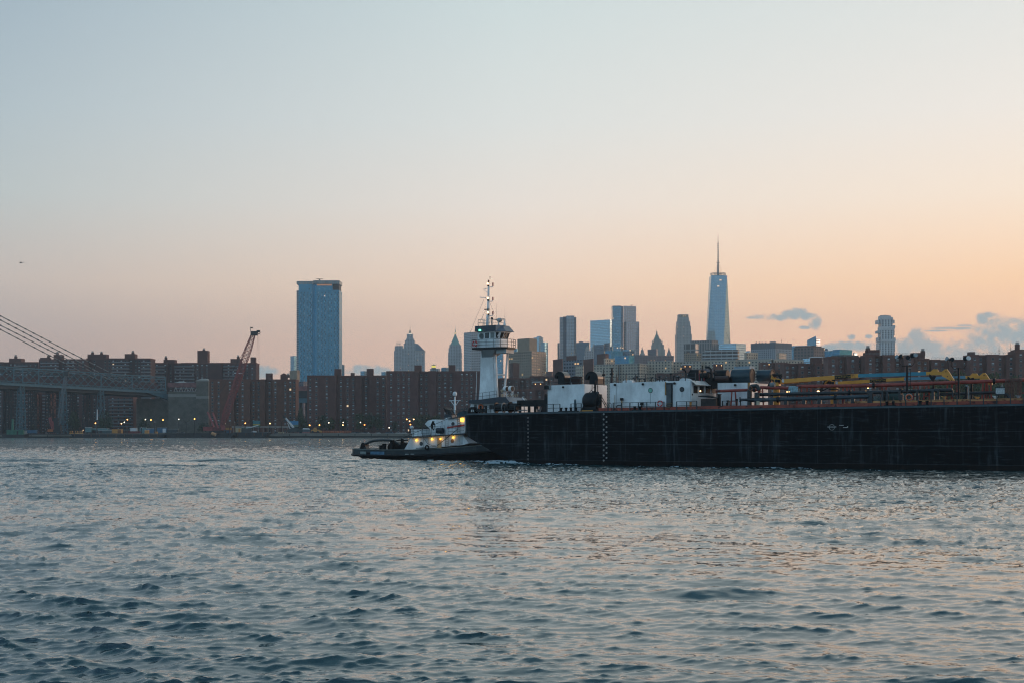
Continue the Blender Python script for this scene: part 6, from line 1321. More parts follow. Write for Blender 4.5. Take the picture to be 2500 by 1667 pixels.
for px, w, lb in ((1532,24,'low white domed hatch on the left of the middle deckhouse roof'),(1670,22,'white rounded canister on the right of the middle deckhouse roof'),(1612,26,'flat pale hatch cover half way along the middle deckhouse roof')):
    v = 3.5; u = UV(px, v); z = zb0+(zb1-zb0)*(u-b0)/(b1-b0); L_ = w/FP*YY(u,v)/.9; t = bt('roof_hatch', lb, 'hatch', u, v, z, 'pale hatches on the middle deckhouse roof'); hh = .42 if px != 1612 else .25
    BB(t, MB().side([(u-L_/2,z),(u+L_/2,z),(u+L_/2-.05,z+hh*.6),(u+L_/2-.4,z+hh),(u-L_/2+.3,z+hh),(u-L_/2,z+hh*.6)],v,v+1.2), 'cover', housem); BB(t, MB().box(u-L_/2-.05,u+L_/2+.05,v-.03,v-.001,z+.02,z+.1), 'rim', greyp)
rr = random.Random(9)
for i, px in enumerate((1548,1553,1561,1574,1590,1604,1610,1618,1622,1638,1644,1652,1657)):
    v = 2.4+rr.random(); u = UV(px, v); z = zb0+(zb1-zb0)*(u-b0)/(b1-b0); h = .3+.7*rr.random(); t = bt('roof_fitting', 'small black fitting on middle deckhouse roof, '+('mushroom vent','bent vent','lever valve')[i % 3], 'vent fitting', u, v, z, 'small black fittings on the middle deckhouse roof, '+('mushroom vents','bent vents','lever valves')[i % 3])
    if i % 3 == 0: BB(t, MB().tube((u,v,z),(u,v,z+h),.07,None,6), 'stem', blackp); BB(t, MB().lathe([(.05,0),(.22,.03),(.2,.14),(.05,.2)],(u,v,z+h),8), 'cap', blackp)
    elif i % 3 == 1: BB(t, MB().pipe([(u,v,z),(u,v,z+h*.7),(u+.12,v,z+h*.95),(u+.26,v,z+h*.7)],.07,6), 'pipe', blackp); BB(t, MB().box(u-.14,u+.14,v-.1,v+.1,z,z+.08), 'flange', blackp)
    else: BB(t, MB().tube((u,v,z),(u,v,z+h*.6),.06,None,6), 'stem', blackp); BB(t, MB().tube((u-.3,v,z+h*.9),(u+.25,v,z+h*.55),.05,None,6), 'lever', blackp)
# ---- horizontal black tank with stack, in front of the left deckhouse
v = .5; ua, ub = UV(1423,v), UV(1450,v); zc_ = BZ(977,ua,v); r = 1.13
t = bt('boiler_tank', 'fat black horizontal tank with tall thin stack on a black pedestal', 'tank', (ua+ub)/2, 1.6, deck(ua)); vc = 1.45
prof = [(ua-.32, r*.35),(ua-.2, r*.72),(ua+.1, r*.95),(ua+.5, r),(ub-.2, r),(ub+.15,r*.9),(ub+.35,r*.6),(ub+.4,r*.1)]
BB(t, MB().loft([[(x, vc+rr_*math.cos(2*math.pi*k/20), zc_+rr_*math.sin(2*math.pi*k/20)) for k in range(20)] for x, rr_ in prof], 0, True), 'shell', blackp)
BB(t, MB().side([(ua-.45,deck(ua)+.05),(ub+.3,deck(ub)+.05),(ub+.1,zc_-.35),(ua+.1,zc_-.35)],.7,2.2), 'pedestal', blackp)
us_ = UV(1453,vc); BB(t, MB().tube((us_,vc,zc_+.6),(us_,vc,BZ(928,us_,vc)),.15,.14,10), 'stack', blackp)
BB(t, MB().box(us_+.1,us_+.75,vc-.5,vc+.5,deck(ua)+.4,zc_+.85).tube((us_+.8,vc-.2,zc_-.6),(us_+.8,vc-.2,zc_+.5),.28,None,10), 'burner_box', blackp)
BB(t, MB().box(us_+.25,us_+.5,vc-.2,vc+.2,zc_+.86,zc_+1.2).box(ua+1.0,ua+1.25,vc-.2,vc+.2,zc_+1.05,zc_+1.3), 'gauge_boxes', blackr)
BB(t, MB().tube((ua+.35,vc,zc_+1.0),(ua+.9,vc,zc_+1.5),.04,None,5).tube((ua+.9,vc,zc_+1.0),(ua+.9,vc,zc_+2.1),.05,None,5).tube((ua+1.1,vc,zc_+1.7),(ua+1.7,vc,zc_+2.3),.04,None,5).tube((ua+1.7,vc,zc_+1.9),(ua+1.7,vc,zc_+2.7),.04,None,5), 'rigging', blackr)
t = bt('ladder', 'slanting steel ladder just right of the black tank', 'ladder', UV(1464,1.2), 1.2, deck(5))
p0, p1 = B(1465,969,1.2), B(1481,996,1.2)
mb = MB(); mb.tube(p0, p1, .04, None, 5); mb.tube(p0+Vector((0,.6,0)), p1+Vector((0,.6,0)), .04, None, 5); BB(t, mb, 'stringers', blackr)
mb = MB(); [mb.tube(p0.lerp(p1,k/9), p0.lerp(p1,k/9)+Vector((0,.6,0)), .03, None, 4) for k in range(10)]; BB(t, mb, 'rungs', blackr)
for px in (1480,1489):
    v = .4; u = UV(px,v); t = bt('hoop_guard', 'black arched hoop guard '+('left' if px < 1485 else 'right')+' of the pair beside the ladder', 'guard hoop', u, v, deck(u), 'arched hoop guards'); z = deck(u)
    mb = MB(); pts = [(u-.2,v,z)]+[(u+.2*-math.cos(math.pi*k/6)*1.0,v,z+.85+.22*math.sin(math.pi*k/6)) for k in range(7)]+[(u+.2,v,z)]; mb.pipe(pts,.035,5); BB(t, mb, 'hoop', blackr); BB(t, MB().tube((u-.2,v,z+.5),(u+.2,v,z+.5),.03,None,5), 'cross_bar', blackr)
# bollards, posts, crates on the near edge
def bollard(px, label, w=1.4):
    v = .35; u = UV(px, v); z = deck(u); t = bt('bollard', label, 'bollard', u, v, z, 'mooring fittings on the barge edge')
    BB(t, MB().box(u-w/2,u+w/2,v-.25,v+.25,z,z+.1), 'base', blackp)
    for s in (-1, 1): BB(t, MB().lathe([(.14,0),(.14,.3),(.21,.33),(.19,.45)],(u+s*w*.28,v,z+.101),10), 'post', blackp)
bollard(1376, 'double bollard left of the grey post, before the left deckhouse'); bollard(1400, 'double bollard beside the railing next to the black tank'); bollard(1556, 'rusty low bollard in front of the middle deckhouse'); bollard(2255, 'double bollard on the red edge under the ladder mast'); bollard(2173, 'double bollard on the red edge right of the big black pipe end')
t = bt('hose_post', 'upright grey blue round topped post before the left deckhouse', 'post', UV(1404,.6), .6, deck(4)); q = B(1404,1002,.6); BB(t, MB().tube((q.x,.6,deck(q.x)),(q.x,.6,deck(q.x)+1.5),.16,.15,10), 'post', mat('post_blue_grey', (.05,.10,.13), .5)); BB(t, MB().ball((q.x,.6,deck(q.x)+1.52),.15), 'cap', greyp)
def post(label, px, pyt, v, m, r=.08, box=None, name='deck_post', group=None):
    u = UV(px, v); z1 = BZ(pyt, u, v); z0 = deck(u); t = bt(name, label, 'post', u, v, z0, group)
    BB(t, MB().tube((u,v,z0),(u,v,z1),r,None,8), 'shaft', m)
    if box: BB(t, MB().box(u-box,u+box,v-box*.6,v+box*.6,z1-box,z1+box*.7), 'lamp_box', blackp)
    else: BB(t, MB().lathe([(r*1.5,0),(r*1.5,.06)],(u,v,z1),8), 'cap', m)
ochre = mat('post_ochre', (.30,.18,.06), .7, var=.4, scale=3)
post('thin pale sounding rod left of the lamp post, middle deckhouse', 1501, 965, .6, ochre, .035); post('rusty ochre lamp post with square lamp, middle deckhouse', 1518, 973, .6, ochre, .09, .2)
post('short box topped black post left of the lifebuoy railing', 1567, 984, .6, blackp, .1, .2); post('orange short pipe post in front of the windowed house', 1686, 981, .6, mat('post_orange', (.55,.22,.04), .6), .15); 
post('black upright gas bottle right of the windowed house', 1756, 962, 1.4, blackp, .22); post('short black valve post left of the red trestle', 1777, 978, .8, blackp, .1, .15); post('second short black valve post left of red trestle', 1774, 983, .5, blackp, .08); post('black valve post right of the red trestle', 1799, 974, .8, blackp, .1, .13); post('small black valve post before the black manifold', 1808, 978, .8, blackp, .07, .1)
t = bt('small_pipe_loop', 'small black pipe loop beside the pale sounding rod', 'pipe loop', UV(1508,.5), .5, deck(10)); q = B(1506,996,.5); BB(t, MB().pipe([(q.x,.5,deck(q.x)),(q.x,.5,deck(q.x)+.62),(q.x+.15,.5,deck(q.x)+.72),(q.x+.75,.5,deck(q.x)+.75)],.06,6), 'pipe', blackp); BB(t, MB().box(q.x-.1,q.x+.1,.4,.6,deck(q.x),deck(q.x)+.05), 'flange', blackp)
t = bt('black_crate', 'black covered crate with slanted lid under the house windows', 'crate', UV(1728,.6), .6, deck(27)); ua, ub = UV(1711,.6), UV(1748,.6); d = deck(ua)
BB(t, MB().box(ua,ub,.6,1.9,d+.02,d+1.35), 'box', mat('crate_black', (.022,.018,.018), .7, var=.3, scale=2)); BB(t, MB().add([(ua-.35,.5,d+1.75),(ua+.9,.5,d+1.78),(ub+.02,.5,d+1.40),(ua-.35,2,d+1.75),(ua+.9,2,d+1.78),(ub+.02,2,d+1.40),(ua-.3,.5,d+1.62),(ub,.5,d+1.36),(ua-.3,2,d+1.62),(ub,2,d+1.36)],[(0,1,4,3),(1,2,5,4),(0,6,7,2,1),(3,4,5,9,8),(6,8,9,7),(0,3,8,6),(2,7,9,5)]), 'lid', blackp)
def buoy(px, py, v, label, cols):
    q = B(px, py, v); t = bt('lifebuoy', label, 'lifebuoy', q.x, v, q.z); mb = MB(); n = 24
    ring = MB().torus((q.x,v,q.z), .33, .085, 'y', n, 8, 0); ring.m = [1 if (i//8) % 6 == 5 else 0 for i in range(len(ring.m))]
    BB(t, ring, 'ring', cols); BB(t, MB().torus((q.x,v,q.z), .44, .014, 'y', 20, 4), 'grab_line', paintw); return t
lred = mat('lifebuoy_red', (.45,.035,.035), .5); lorg = mat('lifebuoy_orange', (.55,.12,.04), .5)
buoy(1611.5, 984, .28, 'red and white lifebuoy on the railing before the middle deckhouse', [lred, paintw]); buoy(2219, 969, .30, 'orange lifebuoy on the deck piping under the left floodlight mast', [lorg, mat('lifebuoy_rope', (.35,.12,.06), .6)])
# ---- pipework
def run(label, pts, r, m, name='deck_pipe', flanges=(), cat='pipe', group=None):
    P_ = [B(*p) for p in pts]; t = bt(name, label, cat, P_[0].x, P_[0].y, P_[0].z, group); BB(t, MB().pipe(P_, r, 10), 'pipe', m)
    for px in flanges:
        for a, b in zip(P_[:-1], P_[1:]):
            u = UV(px, a.y)
            if min(a.x,b.x) <= u <= max(a.x,b.x): k = (u-a.x)/(b.x-a.x); c = a.lerp(b, k); BB(t, MB().tube(c-Vector((.14,0,0)), c+Vector((.14,0,0)), r*1.65, None, 10), 'flange', blackp); break
    return t
run('red pipe in front of the right deckhouse, running to the black valves', [(1748,954,3.6),(1850,950,3.6)], .19, pipem, flanges=(1833,1842), group='long red pipes on the barge deck')
run('red pipe passing behind the yellow crane pedestal', [(1853,958,3.4),(1854,946,3.4),(1858,944.5,3.4),(1892,946,3.4),(1945,946,3.4)], .20, pipem, flanges=(), group='long red pipes on the barge deck')
run('longest red pipe running above the deck to the right picture edge', [(1944,955,3.2),(1946,944,3.2),(1950,942.5,3.2),(2134,940,3.2),(2300,934,3.2),(2560,924,3.2)], .22, pipem, flanges=(2134,2428), group='long red pipes on the barge deck')
run('thick blue black lower pipe along the near deck edge', [(1842,976,1.0),(2122,967,1.0)], .24, mat('pipe_blue_black', (.020,.040,.055), .35, var=.3, scale=1), flanges=(1900,2040), group='black pipes on the barge deck')
run('black middle pipe above the blue black one', [(1856,962,2.4),(2120,957,2.4),(2325,951,2.4)], .22, pipeb, flanges=(2075,2200), group='black pipes on the barge deck')
run('black pipe behind the white warning sign', [(2290,962,2.6),(2440,956,2.6),(2446,957,2.6),(2460,964,2.6),(2464,972,2.6)], .17, pipeb, group='black pipes on the barge deck')
run('thin black rail pipe over the deck right of the sign', [(2325,951,2.4),(2327,968,2.4)], .12, pipeb, group='black pipes on the barge deck')
def support(label, px, pyt, v, w=.22, m=pipeb, ht=None, name='pipe_support', group='black supports under the deck pipes'):
    u = UV(px, v); t = bt(name, label, 'pipe support', u, v, deck(u), group); z1 = BZ(pyt,u,v)
    BB(t, MB().box(u-w,u+w,v-.18,v+.18,deck(u)+.02,z1), 'column', m); BB(t, MB().box(u-w*1.4,u+w*1.4,v-.25,v+.25,deck(u)+.021,deck(u)+.12), 'foot_plate', m); return t
for i, (px, lb) in enumerate(((1884,'first from the left, beside the yellow pedestal'),(1919,'second from the left'),(1963,'third from the left'),(2001,'fourth from the left'),(2040,'fifth from the left, by the small yellow fitting'),(2082,'sixth, left of the capped end column'))):
    support('black support under the blue black pipe, '+lb, px, 974 if px < 2000 else 970, 1.0)
support('capped black column at the right end of the blue black pipe', 2124.5, 957, 1.0, .30)
for i, (px, yt) in enumerate(((2155,952),(2166,954),(2197,953),(2202,962),(2240,951),(2278,952),(2291,951))):
    support('black frame leg under the middle pipe, number %s from the left lamp mast side' % ('one','two','three','four','five','six','seven')[i], px, yt, 2.0, .14)
def trestle(label, px, pyt, v, w=1.3):
    u = UV(px, v); d = deck(u); z1 = BZ(pyt, u, v); t = bt('pipe_trestle', label, 'pipe trestle', u, v, d, 'red trestles under the long red pipe')
    for s in (-1, 1): BB(t, MB().tube((u+s*w*.36,v,d+.02),(u+s*w*.22,v,z1),.10,None,4), 'leg', pipem)
    BB(t, MB().box(u-w*.28,u+w*.28,v-.06,v+.06,d+(z1-d)*.45,d+(z1-d)*.45+.12), 'cross_bar', pipem)
for i, (px, yt, lb) in enumerate(((1791,956,'in front of the right deckhouse'),(1857,948,'left of the yellow pedestal'),(1952,946,'under the left end of the longest red pipe'),(1975,946,'right of the blue white rope bundle'),(2063,944,'with pale pipe stub, under the second crane'),(2080,944,'left of the flange on the longest pipe'),(2158,942,'left of the floodlight mast'),(2236,941,'right of the green dome'),(2262,940,'left of the near boom rest'),(2318,937,'below the near crane tip'),(2330,937,'second below the near crane tip'),(2405,933,'below the far crane tip'),(2413,933,'second below the far crane tip'),(2498,928,'at the right picture edge'))):
    trestle('red steel trestle '+lb, px, yt, 3.2, 1.1)
# valve manifold at the left end of the pipes
t = bt('valve_manifold', 'black valve manifold with handwheel at the left end of the pipes', 'valve manifold', UV(1835,1.4), 1.4, deck(36))
q = B(1830,975,1.4); d = deck(q.x)
BB(t, MB().tube((q.x,1.4,d),(q.x,1.4,q.z+1.3),.3,None,10).tube((q.x+1.0,1.4,d),(q.x+1.0,1.4,q.z+.9),.35,None,10).pipe([(q.x,1.4,q.z+1.2),(q.x+.25,1.4,q.z+1.7),(q.x+1.0,1.4,q.z+1.75),(q.x+1.3,1.4,q.z+1.2)],.26,8), 'risers', pipeb)
BB(t, MB().tube((q.x-1.2,1.3,q.z+.05),(q.x,1.3,q.z),.13,.2,8).tube((q.x,1.3,q.z),(q.x+2.2,1.0,q.z-.05),.28,None,10), 'cross_pipe', pipeb)
BB(t, MB().torus((q.x-1.25,1.3,q.z+.05),.3,.035,'x',16,5).tube((q.x-1.25,1.0,q.z+.05),(q.x-1.25,1.6,q.z+.05),.03,None,4).tube((q.x-1.25,1.3,q.z-.25),(q.x-1.25,1.3,q.z+.35),.03,None,4), 'handwheel', blackr)
BB(t, MB().torus((q.x+.2,1.1,q.z+1.45),.26,.04,'y',14,5), 'rusty_flange', mat('rust_orange', (.28,.12,.06), .8)); BB(t, MB().tube((q.x+2.0,3.4,q.z+1.9),(q.x+2.6,3.4,q.z+1.9),.33,None,12), 'grey_coupling', greyp)
BB(t, MB().box(q.x+1.15,q.x+1.55,.8,.9,d+.35,d+1.1), 'tag_plate', mat('tag_cream', (.42,.38,.28), .7))
# rope bundle on the red pipe and hanging nets
t = bt('rope_bundle', 'pale blue white bundle of rope hung over the red pipe', 'rope bundle', UV(1936,3), 3, BZ(943,UV(1936,3),3)); u = UV(1936,2.9)
mb = MB()
for k in range(9): x = u-.55+k*.14; mb.pipe([(x,3.6,BZ(956,u,3)),(x,3.45,BZ(944,u,3)),(x+.02,3.2,BZ(942.2,u,3)),(x+.03,2.95,BZ(944,u,3)),(x+.02*((k%3)-1),2.92,BZ(958+(k%3),u,3))],.065,6)
BB(t, mb, 'rope_strands', mat('rope_blue_white', (.30,.45,.50), .9, var=.4, scale=6)); BB(t, MB().tube((u-.65,3.0,BZ(946,u,3)),(u+.7,3.0,BZ(946,u,3)),.05,None,5), 'tie_cord', blackr)
t = bt('cargo_hoses', 'brown hanging cargo hoses draped over the red pipe near the right edge', 'hoses', UV(2475,2.9), 2.9, deck(66)); u = UV(2475,2.9); mb = MB(); r2 = random.Random(3)
for k in range(15): x = u-.9+k*.125; mb.pipe([(x,3.3,BZ(928,u,3)-.1),(x,3.05,BZ(925.5,u,3)+.1),(x+r2.uniform(-.04,.04),2.85,BZ(930,u,3)),(x+r2.uniform(-.1,.1),2.8,BZ(968+r2.uniform(-3,4),u,3))],.055,5)
BB(t, mb, 'hose_strands', mat('hose_brown', (.13,.07,.055), .9, var=.4, scale=4)); BB(t, MB().tube((u-1.3,2.8,BZ(937,u,3)),(u-1.25,2.8,BZ(950,u,3)),.06,None,5).torus((u-1.3,2.8,BZ(945,u,3)),.17,.03,'y',10,4), 'shackle', greyp)
# green dome tank, grey tanks, rope pile, misc
t = bt('dome_tank', 'dull green domed tank behind the left floodlight mast', 'tank', UV(2221,5), 5, deck(50)); u = UV(2221,5.5); BB(t, MB().lathe([(.9,0),(.9,BZ(955,u,5)-deck(u)),(.7,BZ(951,u,5)-deck(u)),(.1,BZ(948.5,u,5)-deck(u))],(u,5.5,deck(u)),16), 'shell', mat('dome_green', (.06,.13,.11), .5)); BB(t, MB().torus((u,5.5,BZ(957,u,5)),.92,.04,'z',16,4), 'band', greyp)
t = bt('green_machine', 'dull green winch drum behind the black frame legs', 'winch', UV(2182,3), 3, deck(47)); u = UV(2180,3.4); d = deck(u); BB(t, MB().tube((u-.8,3.6,d+1.0),(u+.8,3.6,d+1.0),.62,None,14), 'drum', mat('winch_green', (.035,.085,.075), .6)); BB(t, MB().box(u-1.2,u+1.3,3.1,4.1,d+.02,d+.45), 'bed_frame', blackp); BB(t, MB().tube((u-.95,3.6,d+1.0),(u-.82,3.6,d+1.0),.8,None,14), 'flange', blackp)
t = bt('rope_pile', 'tangled pale green rope pile behind the capped black column', 'rope pile', UV(2140,2.6), 2.6, deck(44)); u = UV(2141,2.6); d = deck(u); mb = MB(); r3 = random.Random(8)
for k in range(26): a = r3.uniform(0,6.28); mb.torus((u+r3.uniform(-.7,.7),2.6+r3.uniform(-.3,.3),d+.6+r3.uniform(-.2,.45)), r3.uniform(.2,.42), .03, r3.choice('yx'), 10, 4)
BB(t, mb, 'coils', mat('rope_pale_green', (.16,.24,.24), .9, var=.4, scale=5)); BB(t, MB().box(u-.95,u+.95,2.2,3.0,d+.02,d+.32), 'tray', blackp)
t = bt('cylinder_bank', 'row of pale and red gas bottles in a rack behind the pipes', 'gas bottle rack', UV(2062,3), 3, deck(40)); u0 = UV(2046,3); d = deck(u0)
for k in range(8): BB(t, MB().lathe([(.14,0),(.14,.85),(.08,1.0),(.04,1.12)],(u0+.35+k*.36,3.0,d+.35),8), 'bottle', (greyp, mat('bottle_red', (.25,.05,.06), .5))[k % 3 == 1])
BB(t, MB().box(u0,u0+3.2,2.75,2.82,d+.3,d+.42).box(u0,u0+3.2,2.75,2.82,d+1.2,d+1.28), 'rack_bars', mat('rack_pale', (.35,.35,.33), .7))
for px, yt, v, m_, lb in ((2227,977,1.5,greyp,'pale grey short canister beside the orange lifebuoy'),(2386,968,1.2,mat('post_orange', (0,0,0)),'orange figure like hydrant right of the ladder mast'),(2305,967,2.2,yelm,'small yellow valve wheel housing under the near boom tip'),(2430,966,1.6,paintw,'small white fitting left of the warning sign'),(2486,965,1.4,greyp,'pale twisted fitting with tray at the right edge'),(2040,978,1.6,yelm,'small yellow fitting between black supports'),(2013,979,2.6,greyp,'small grey box behind the black supports'),(1962,980,2.6,greyp,'pair of small pale plates behind black supports')):
    u = UV(px,v); d = deck(u); z1 = BZ(yt,u,v); t = bt('deck_fitting', lb, 'fitting', u, v, d); BB(t, MB().lathe([(.16,0),(.2,(z1-d)*.3),(.13,(z1-d)*.7),(.22,(z1-d)*.85),(.08,z1-d)],(u,v,d+.02),9), 'body', m_); BB(t, MB().tube((u-.3,v-.1,z1),(u+.3,v-.1,z1-.05),.06,None,6), 'handle', m_)
u = UV(2362,1.8); d = deck(u); t = bt('fire_monitor', 'grey upright post with bent pale top between the ladder mast and far boom rest', 'post', u, 1.8, d)
BB(t, MB().box(u-.22,u-.02,1.7,1.9,d,BZ(941,u,2)), 'dark_column', blackp); BB(t, MB().tube((u+.12,1.8,d),(u+.1,1.8,BZ(943,u,2)),.09,None,6).tube((u+.1,1.8,BZ(943,u,2)),(u-.2,1.8,BZ(941.5,u,2)),.12,None,6), 'bent_pipe', greyp)
# ---- deck lamps
for px, py, v, s, lb in ((1997.5,955.5,4.0,.17,'bright warm work lamp under the long red pipe'),(1926,955.5,4.5,.11,'small pale lamp left of the rope bundle'),(1921.5,955.5,4.5,.07,'smaller pale lamp just left of it'),(2114,954,6,.08,'small white lamp below the pipe flange'),(2119,946.5,6,.07,'small white lamp right under the pipe flange')):
    q = B(px, py, v); t = bt('work_lamp', lb, 'lamp', q.x, v, q.z); BB(t, MB().ball((q.x,v,q.z),s), 'bulb', lampw); BB(t, MB().tube((q.x,v+.15,deck(q.x)),(q.x,v+.15,q.z+.1),.04,None,5), 'bracket', blackp)
# ---- floodlight masts
def mast(label, px, pyt, v, r, ladder, heads, steps=False):
    u = UV(px, v); d = deck(u); z1 = BZ(pyt, u, v); t = bt('floodlight_mast', label, 'mast', u, v, d, 'floodlight masts on the barge')
    BB(t, MB().tube((u,v,d),(u,v,z1),r,None,10), 'pole', blackp)
    mb = MB(); mb.tube((u+ladder,v,d),(u+ladder,v,z1-.4),.035,None,5)
    for k in range(int((z1-d)/.4)): mb.tube((u,v,d+.3+k*.4),(u+ladder,v,d+.3+k*.4),.03 if not steps else .05,None,4)
    BB(t, mb, 'ladder', mat('ladder_rust', (.06,.035,.025), .8) if steps else blackp)
    zb_ = z1-.1; mb = MB(); a = .85
    mb.pipe([(u-a,v,zb_+.9),(u-a,v,zb_+.35),(u-a*.7,v,zb_),(u+a*.7,v,zb_),(u+a,v,zb_+.35),(u+a,v,zb_+.9)],.05,6); BB(t, mb, 'fork_bracket', mat('bracket_rust', (.05,.03,.028), .8))
    for dx, dz, mm, tilt in heads:
        c = Vector((u+dx,v-.1,zb_+dz)); BB(t, MB().tube(c, c+Vector((tilt,-.35,.12)), .16, .27, 10), 'floodlight', mm)
lens = mat('flood_lens', (.22,.27,.30), .2)
mast('left floodlight mast, plain black pole with two clusters of lamps', 2214.5, 891, 1.2, .13, .42, [(-.9,1.0,lens,-.25),(-.55,1.05,blackp,-.1),(.1,.85,blackp,.1),(.55,1.05,blackp,.2),(.85,1.15,lens,.3)])
mast('right floodlight mast with rusty ladder and round white floodlight', 2340.5, 897, 1.8, .12, -.42, [(-1.0,1.05,lens,-.3),(-.75,.95,blackp,.1),(.75,1.0,blackp,.1),(1.0,1.05,paintw,.25)], True)
# ---- hose cranes
def hose_crane(label, pxp, v, pyb, hinge, y_tip, px_tip, pyel_end, px_split, px_jib, plate, group='yellow hose cranes with blue booms', low=False, blu_m=cyanm):
    u = UV(pxp, v); d = deck(u); t = bt('hose_crane', label, 'crane', u, v, d, group); zc = BZ(pyb, u, v)
    BB(t, MB().tube((u,v,d),(u,v,zc),.44,.42,14), 'pedestal', yelm)
    BB(t, MB().lathe([(.74,0),(.74,.16)],(u,v,zc-.02),14), 'slew_ring', blackp)
    h = Vector((UV(hinge[0],v), v, BZ(hinge[1], UV(hinge[0],v), v)))
    BB(t, MB().side([(u-.30,zc+.15),(u+.45,zc+.15),(u+.35,zc+.7),(h.x+.45,h.z-.45),(h.x+.35,h.z+.15),(h.x-.3,h.z+.28),(h.x-1.0,h.z+.1),(h.x-1.05,h.z-.35),(u-.55,zc+1.5),(u-.2,zc+.8)],v-.4,v+.4), 'turret', yelm)
    BB(t, MB().tube((h.x-.2,v-.55,h.z-.05),(h.x-.2,v+.55,h.z-.05),.2,None,10).box(h.x+.0,h.x+.32,v-.47,v-.41,h.z-.25,h.z+.1), 'hinge_pin', blackp)
    mb = MB(); r4 = random.Random(int(pxp))
    for k in range(9): x0 = h.x-.9+r4.uniform(-.3,.3); mb.pipe([(x0,v+r4.uniform(-.4,.4),h.z-.1),(x0+.2*r4.random(),v,h.z+.55+.3*r4.random()),(x0+.7+.5*r4.random(),v,h.z+.5+.3*r4.random()),(h.x+.2+.3*r4.random(),v-.3,h.z+.1)],.05,5)
    for k in range(3): mb.pipe([(h.x-.9,v-.4,h.z+.2),(h.x-1.3-.15*k,v-.4,h.z-1.1),(u-.6,v-.45,zc+.2)],.05,5)
    BB(t, mb, 'hydraulic_hoses', blackp)
    def pt(px, py): x = UV(px, v); return Vector((x, v, BZ(py, x, v)))
    a = pt(hinge[0]+14, hinge[1]+1.5); b = pt(px_split, pyel_end); c = pt(px_jib, y_tip)
    def beam(p, q, hh, w, m, nm, par=t): 
        dz = Vector((0,0,hh/2)); return BB(t, MB().add([p-dz+Vector((0,-w,0)),q-dz+Vector((0,-w,0)),q+dz+Vector((0,-w,0)),p+dz+Vector((0,-w,0)),p-dz+Vector((0,w,0)),q-dz+Vector((0,w,0)),q+dz+Vector((0,w,0)),p+dz+Vector((0,w,0))],[(0,1,2,3),(5,4,7,6),(0,4,5,1),(3,2,6,7),(0,3,7,4),(1,5,6,2)]), nm, m, par)
    hh = .50 if not low else .40
    bo = beam(a, b, hh, .24, yelm, 'boom_outer'); beam(b+Vector((.002,0,0)), c, hh*.86, .19, blu_m, 'boom_inner')
    beam(pt(hinge[0]+8,hinge[1]+.5), a-Vector((.01,0,0)), hh*.8, .2, paintw, 'boom_heel')
    # tip: straight section and drooping plate
    e = pt(px_tip-21, y_tip-.4); beam(c+Vector((.002,0,0)), e, hh*.8, .21, yelm, 'boom_tip')
    x, z = e.x, e.z; s = .062*YY(x,v)/FP*FP/ (FP/ YY(x,v)) if False else YY(x,v)/FP
    pr = [(x-.05,z-.32),(x+.0,z+.25),(x+6*s,z+9.5*s),(x+11*s,z+10*s),(x+15*s,z+5*s),(x+28*s,z-16*s),(x+28*s,z-19*s),(x+24*s,z-21*s),(x+12*s,z-14*s)]
    th = BB(t, MB().side(pr, v-.16, v+.16), 'tip_plate', yelm)
    mb = MB()
    for dx, dz in ((9,4),(13,-8),(23,-17)): mb.tube((x+dx*s,v-.2,z+dz*s),(x+dx*s,v-.161,z+dz*s),.07,None,8)
    BB(t, mb, 'plate_bolts', mat('bolt_rust', (.12,.04,.02), .7), th)
    BB(t, MB().side([(c.x+.5,c.z+hh*.4+.005),(c.x+1.5,c.z+hh*.4+.005),(c.x+1.3,c.z+hh*.4+.28),(c.x+.8,c.z+hh*.4+.3)],v-.1,v+.1), 'tip_bracket', yelm)
    # lift cylinder
    p = pt(hinge[0]+2, pyb-11) if not low else pt(hinge[0]+2, hinge[1]+10)
    q = pt(hinge[0]+38, hinge[1]+9) if not low else pt(hinge[0]+36, hinge[1]+7)
    qq = a.lerp(b, .36)-Vector((0,0,hh*.5)); mid = p.lerp(qq, .6)
    BB(t, MB().tube(p, mid, .17, None, 10), 'lift_cylinder', yelm); BB(t, MB().tube(mid, qq, .10, None, 8), 'piston_rod', yelm)
    # lettered black plate
    pa, pb = a.lerp(b, plate[0]), a.lerp(b, plate[1]); o = beam(pa+Vector((0,-.005,-.01)), pb+Vector((0,-.005,-.01)), hh*.92, .26, blackp, 'name_plate')
    return t, pa, pb, hh
t1, pa, pb, hh = hose_crane('near yellow crane with long yellow and blue boom reaching right', 1896, 5.2, 944, (1902,928), 911, 2322, 916.5, 2096, 2262, (.69,.905), low=False)
t2, pa2, pb2, hh2 = hose_crane('second yellow crane behind, lower pale blue boom reaching further right', 2036, 9.0, 950, (2033,933), 920, 2415, 924, 2208, 2358, (.49,.735), low=True, blu_m=cyanp)
# worn lettering on the two plates (illegible in the photo: broken strokes)
for t_, a_, b_, h_, nm in ((t1, pa, pb, hh, 'worn_lettering'), (t2, pa2, pb2, hh2, 'worn_lettering')):
    mb = MB(); r5 = random.Random(4); n = 12
    for k in range(n):
        c = a_.lerp(b_, (k+.7)/(n+.4)); 
        for j in range(3): x = c.x+r5.uniform(-.08,.08); z = c.z+r5.uniform(-.11,.11)*h_*1.6; mb.box(x-.025,x+.03,c.y-.275,c.y-.266,z-.05,z+.07) if r5.random() < .6 else mb.box(x-.07,x+.06,c.y-.275,c.y-.266,z-.015,z+.02)
    BB(t_, mb, nm, mat('lettering_worn_yellow', (.30,.20,.05), .7))
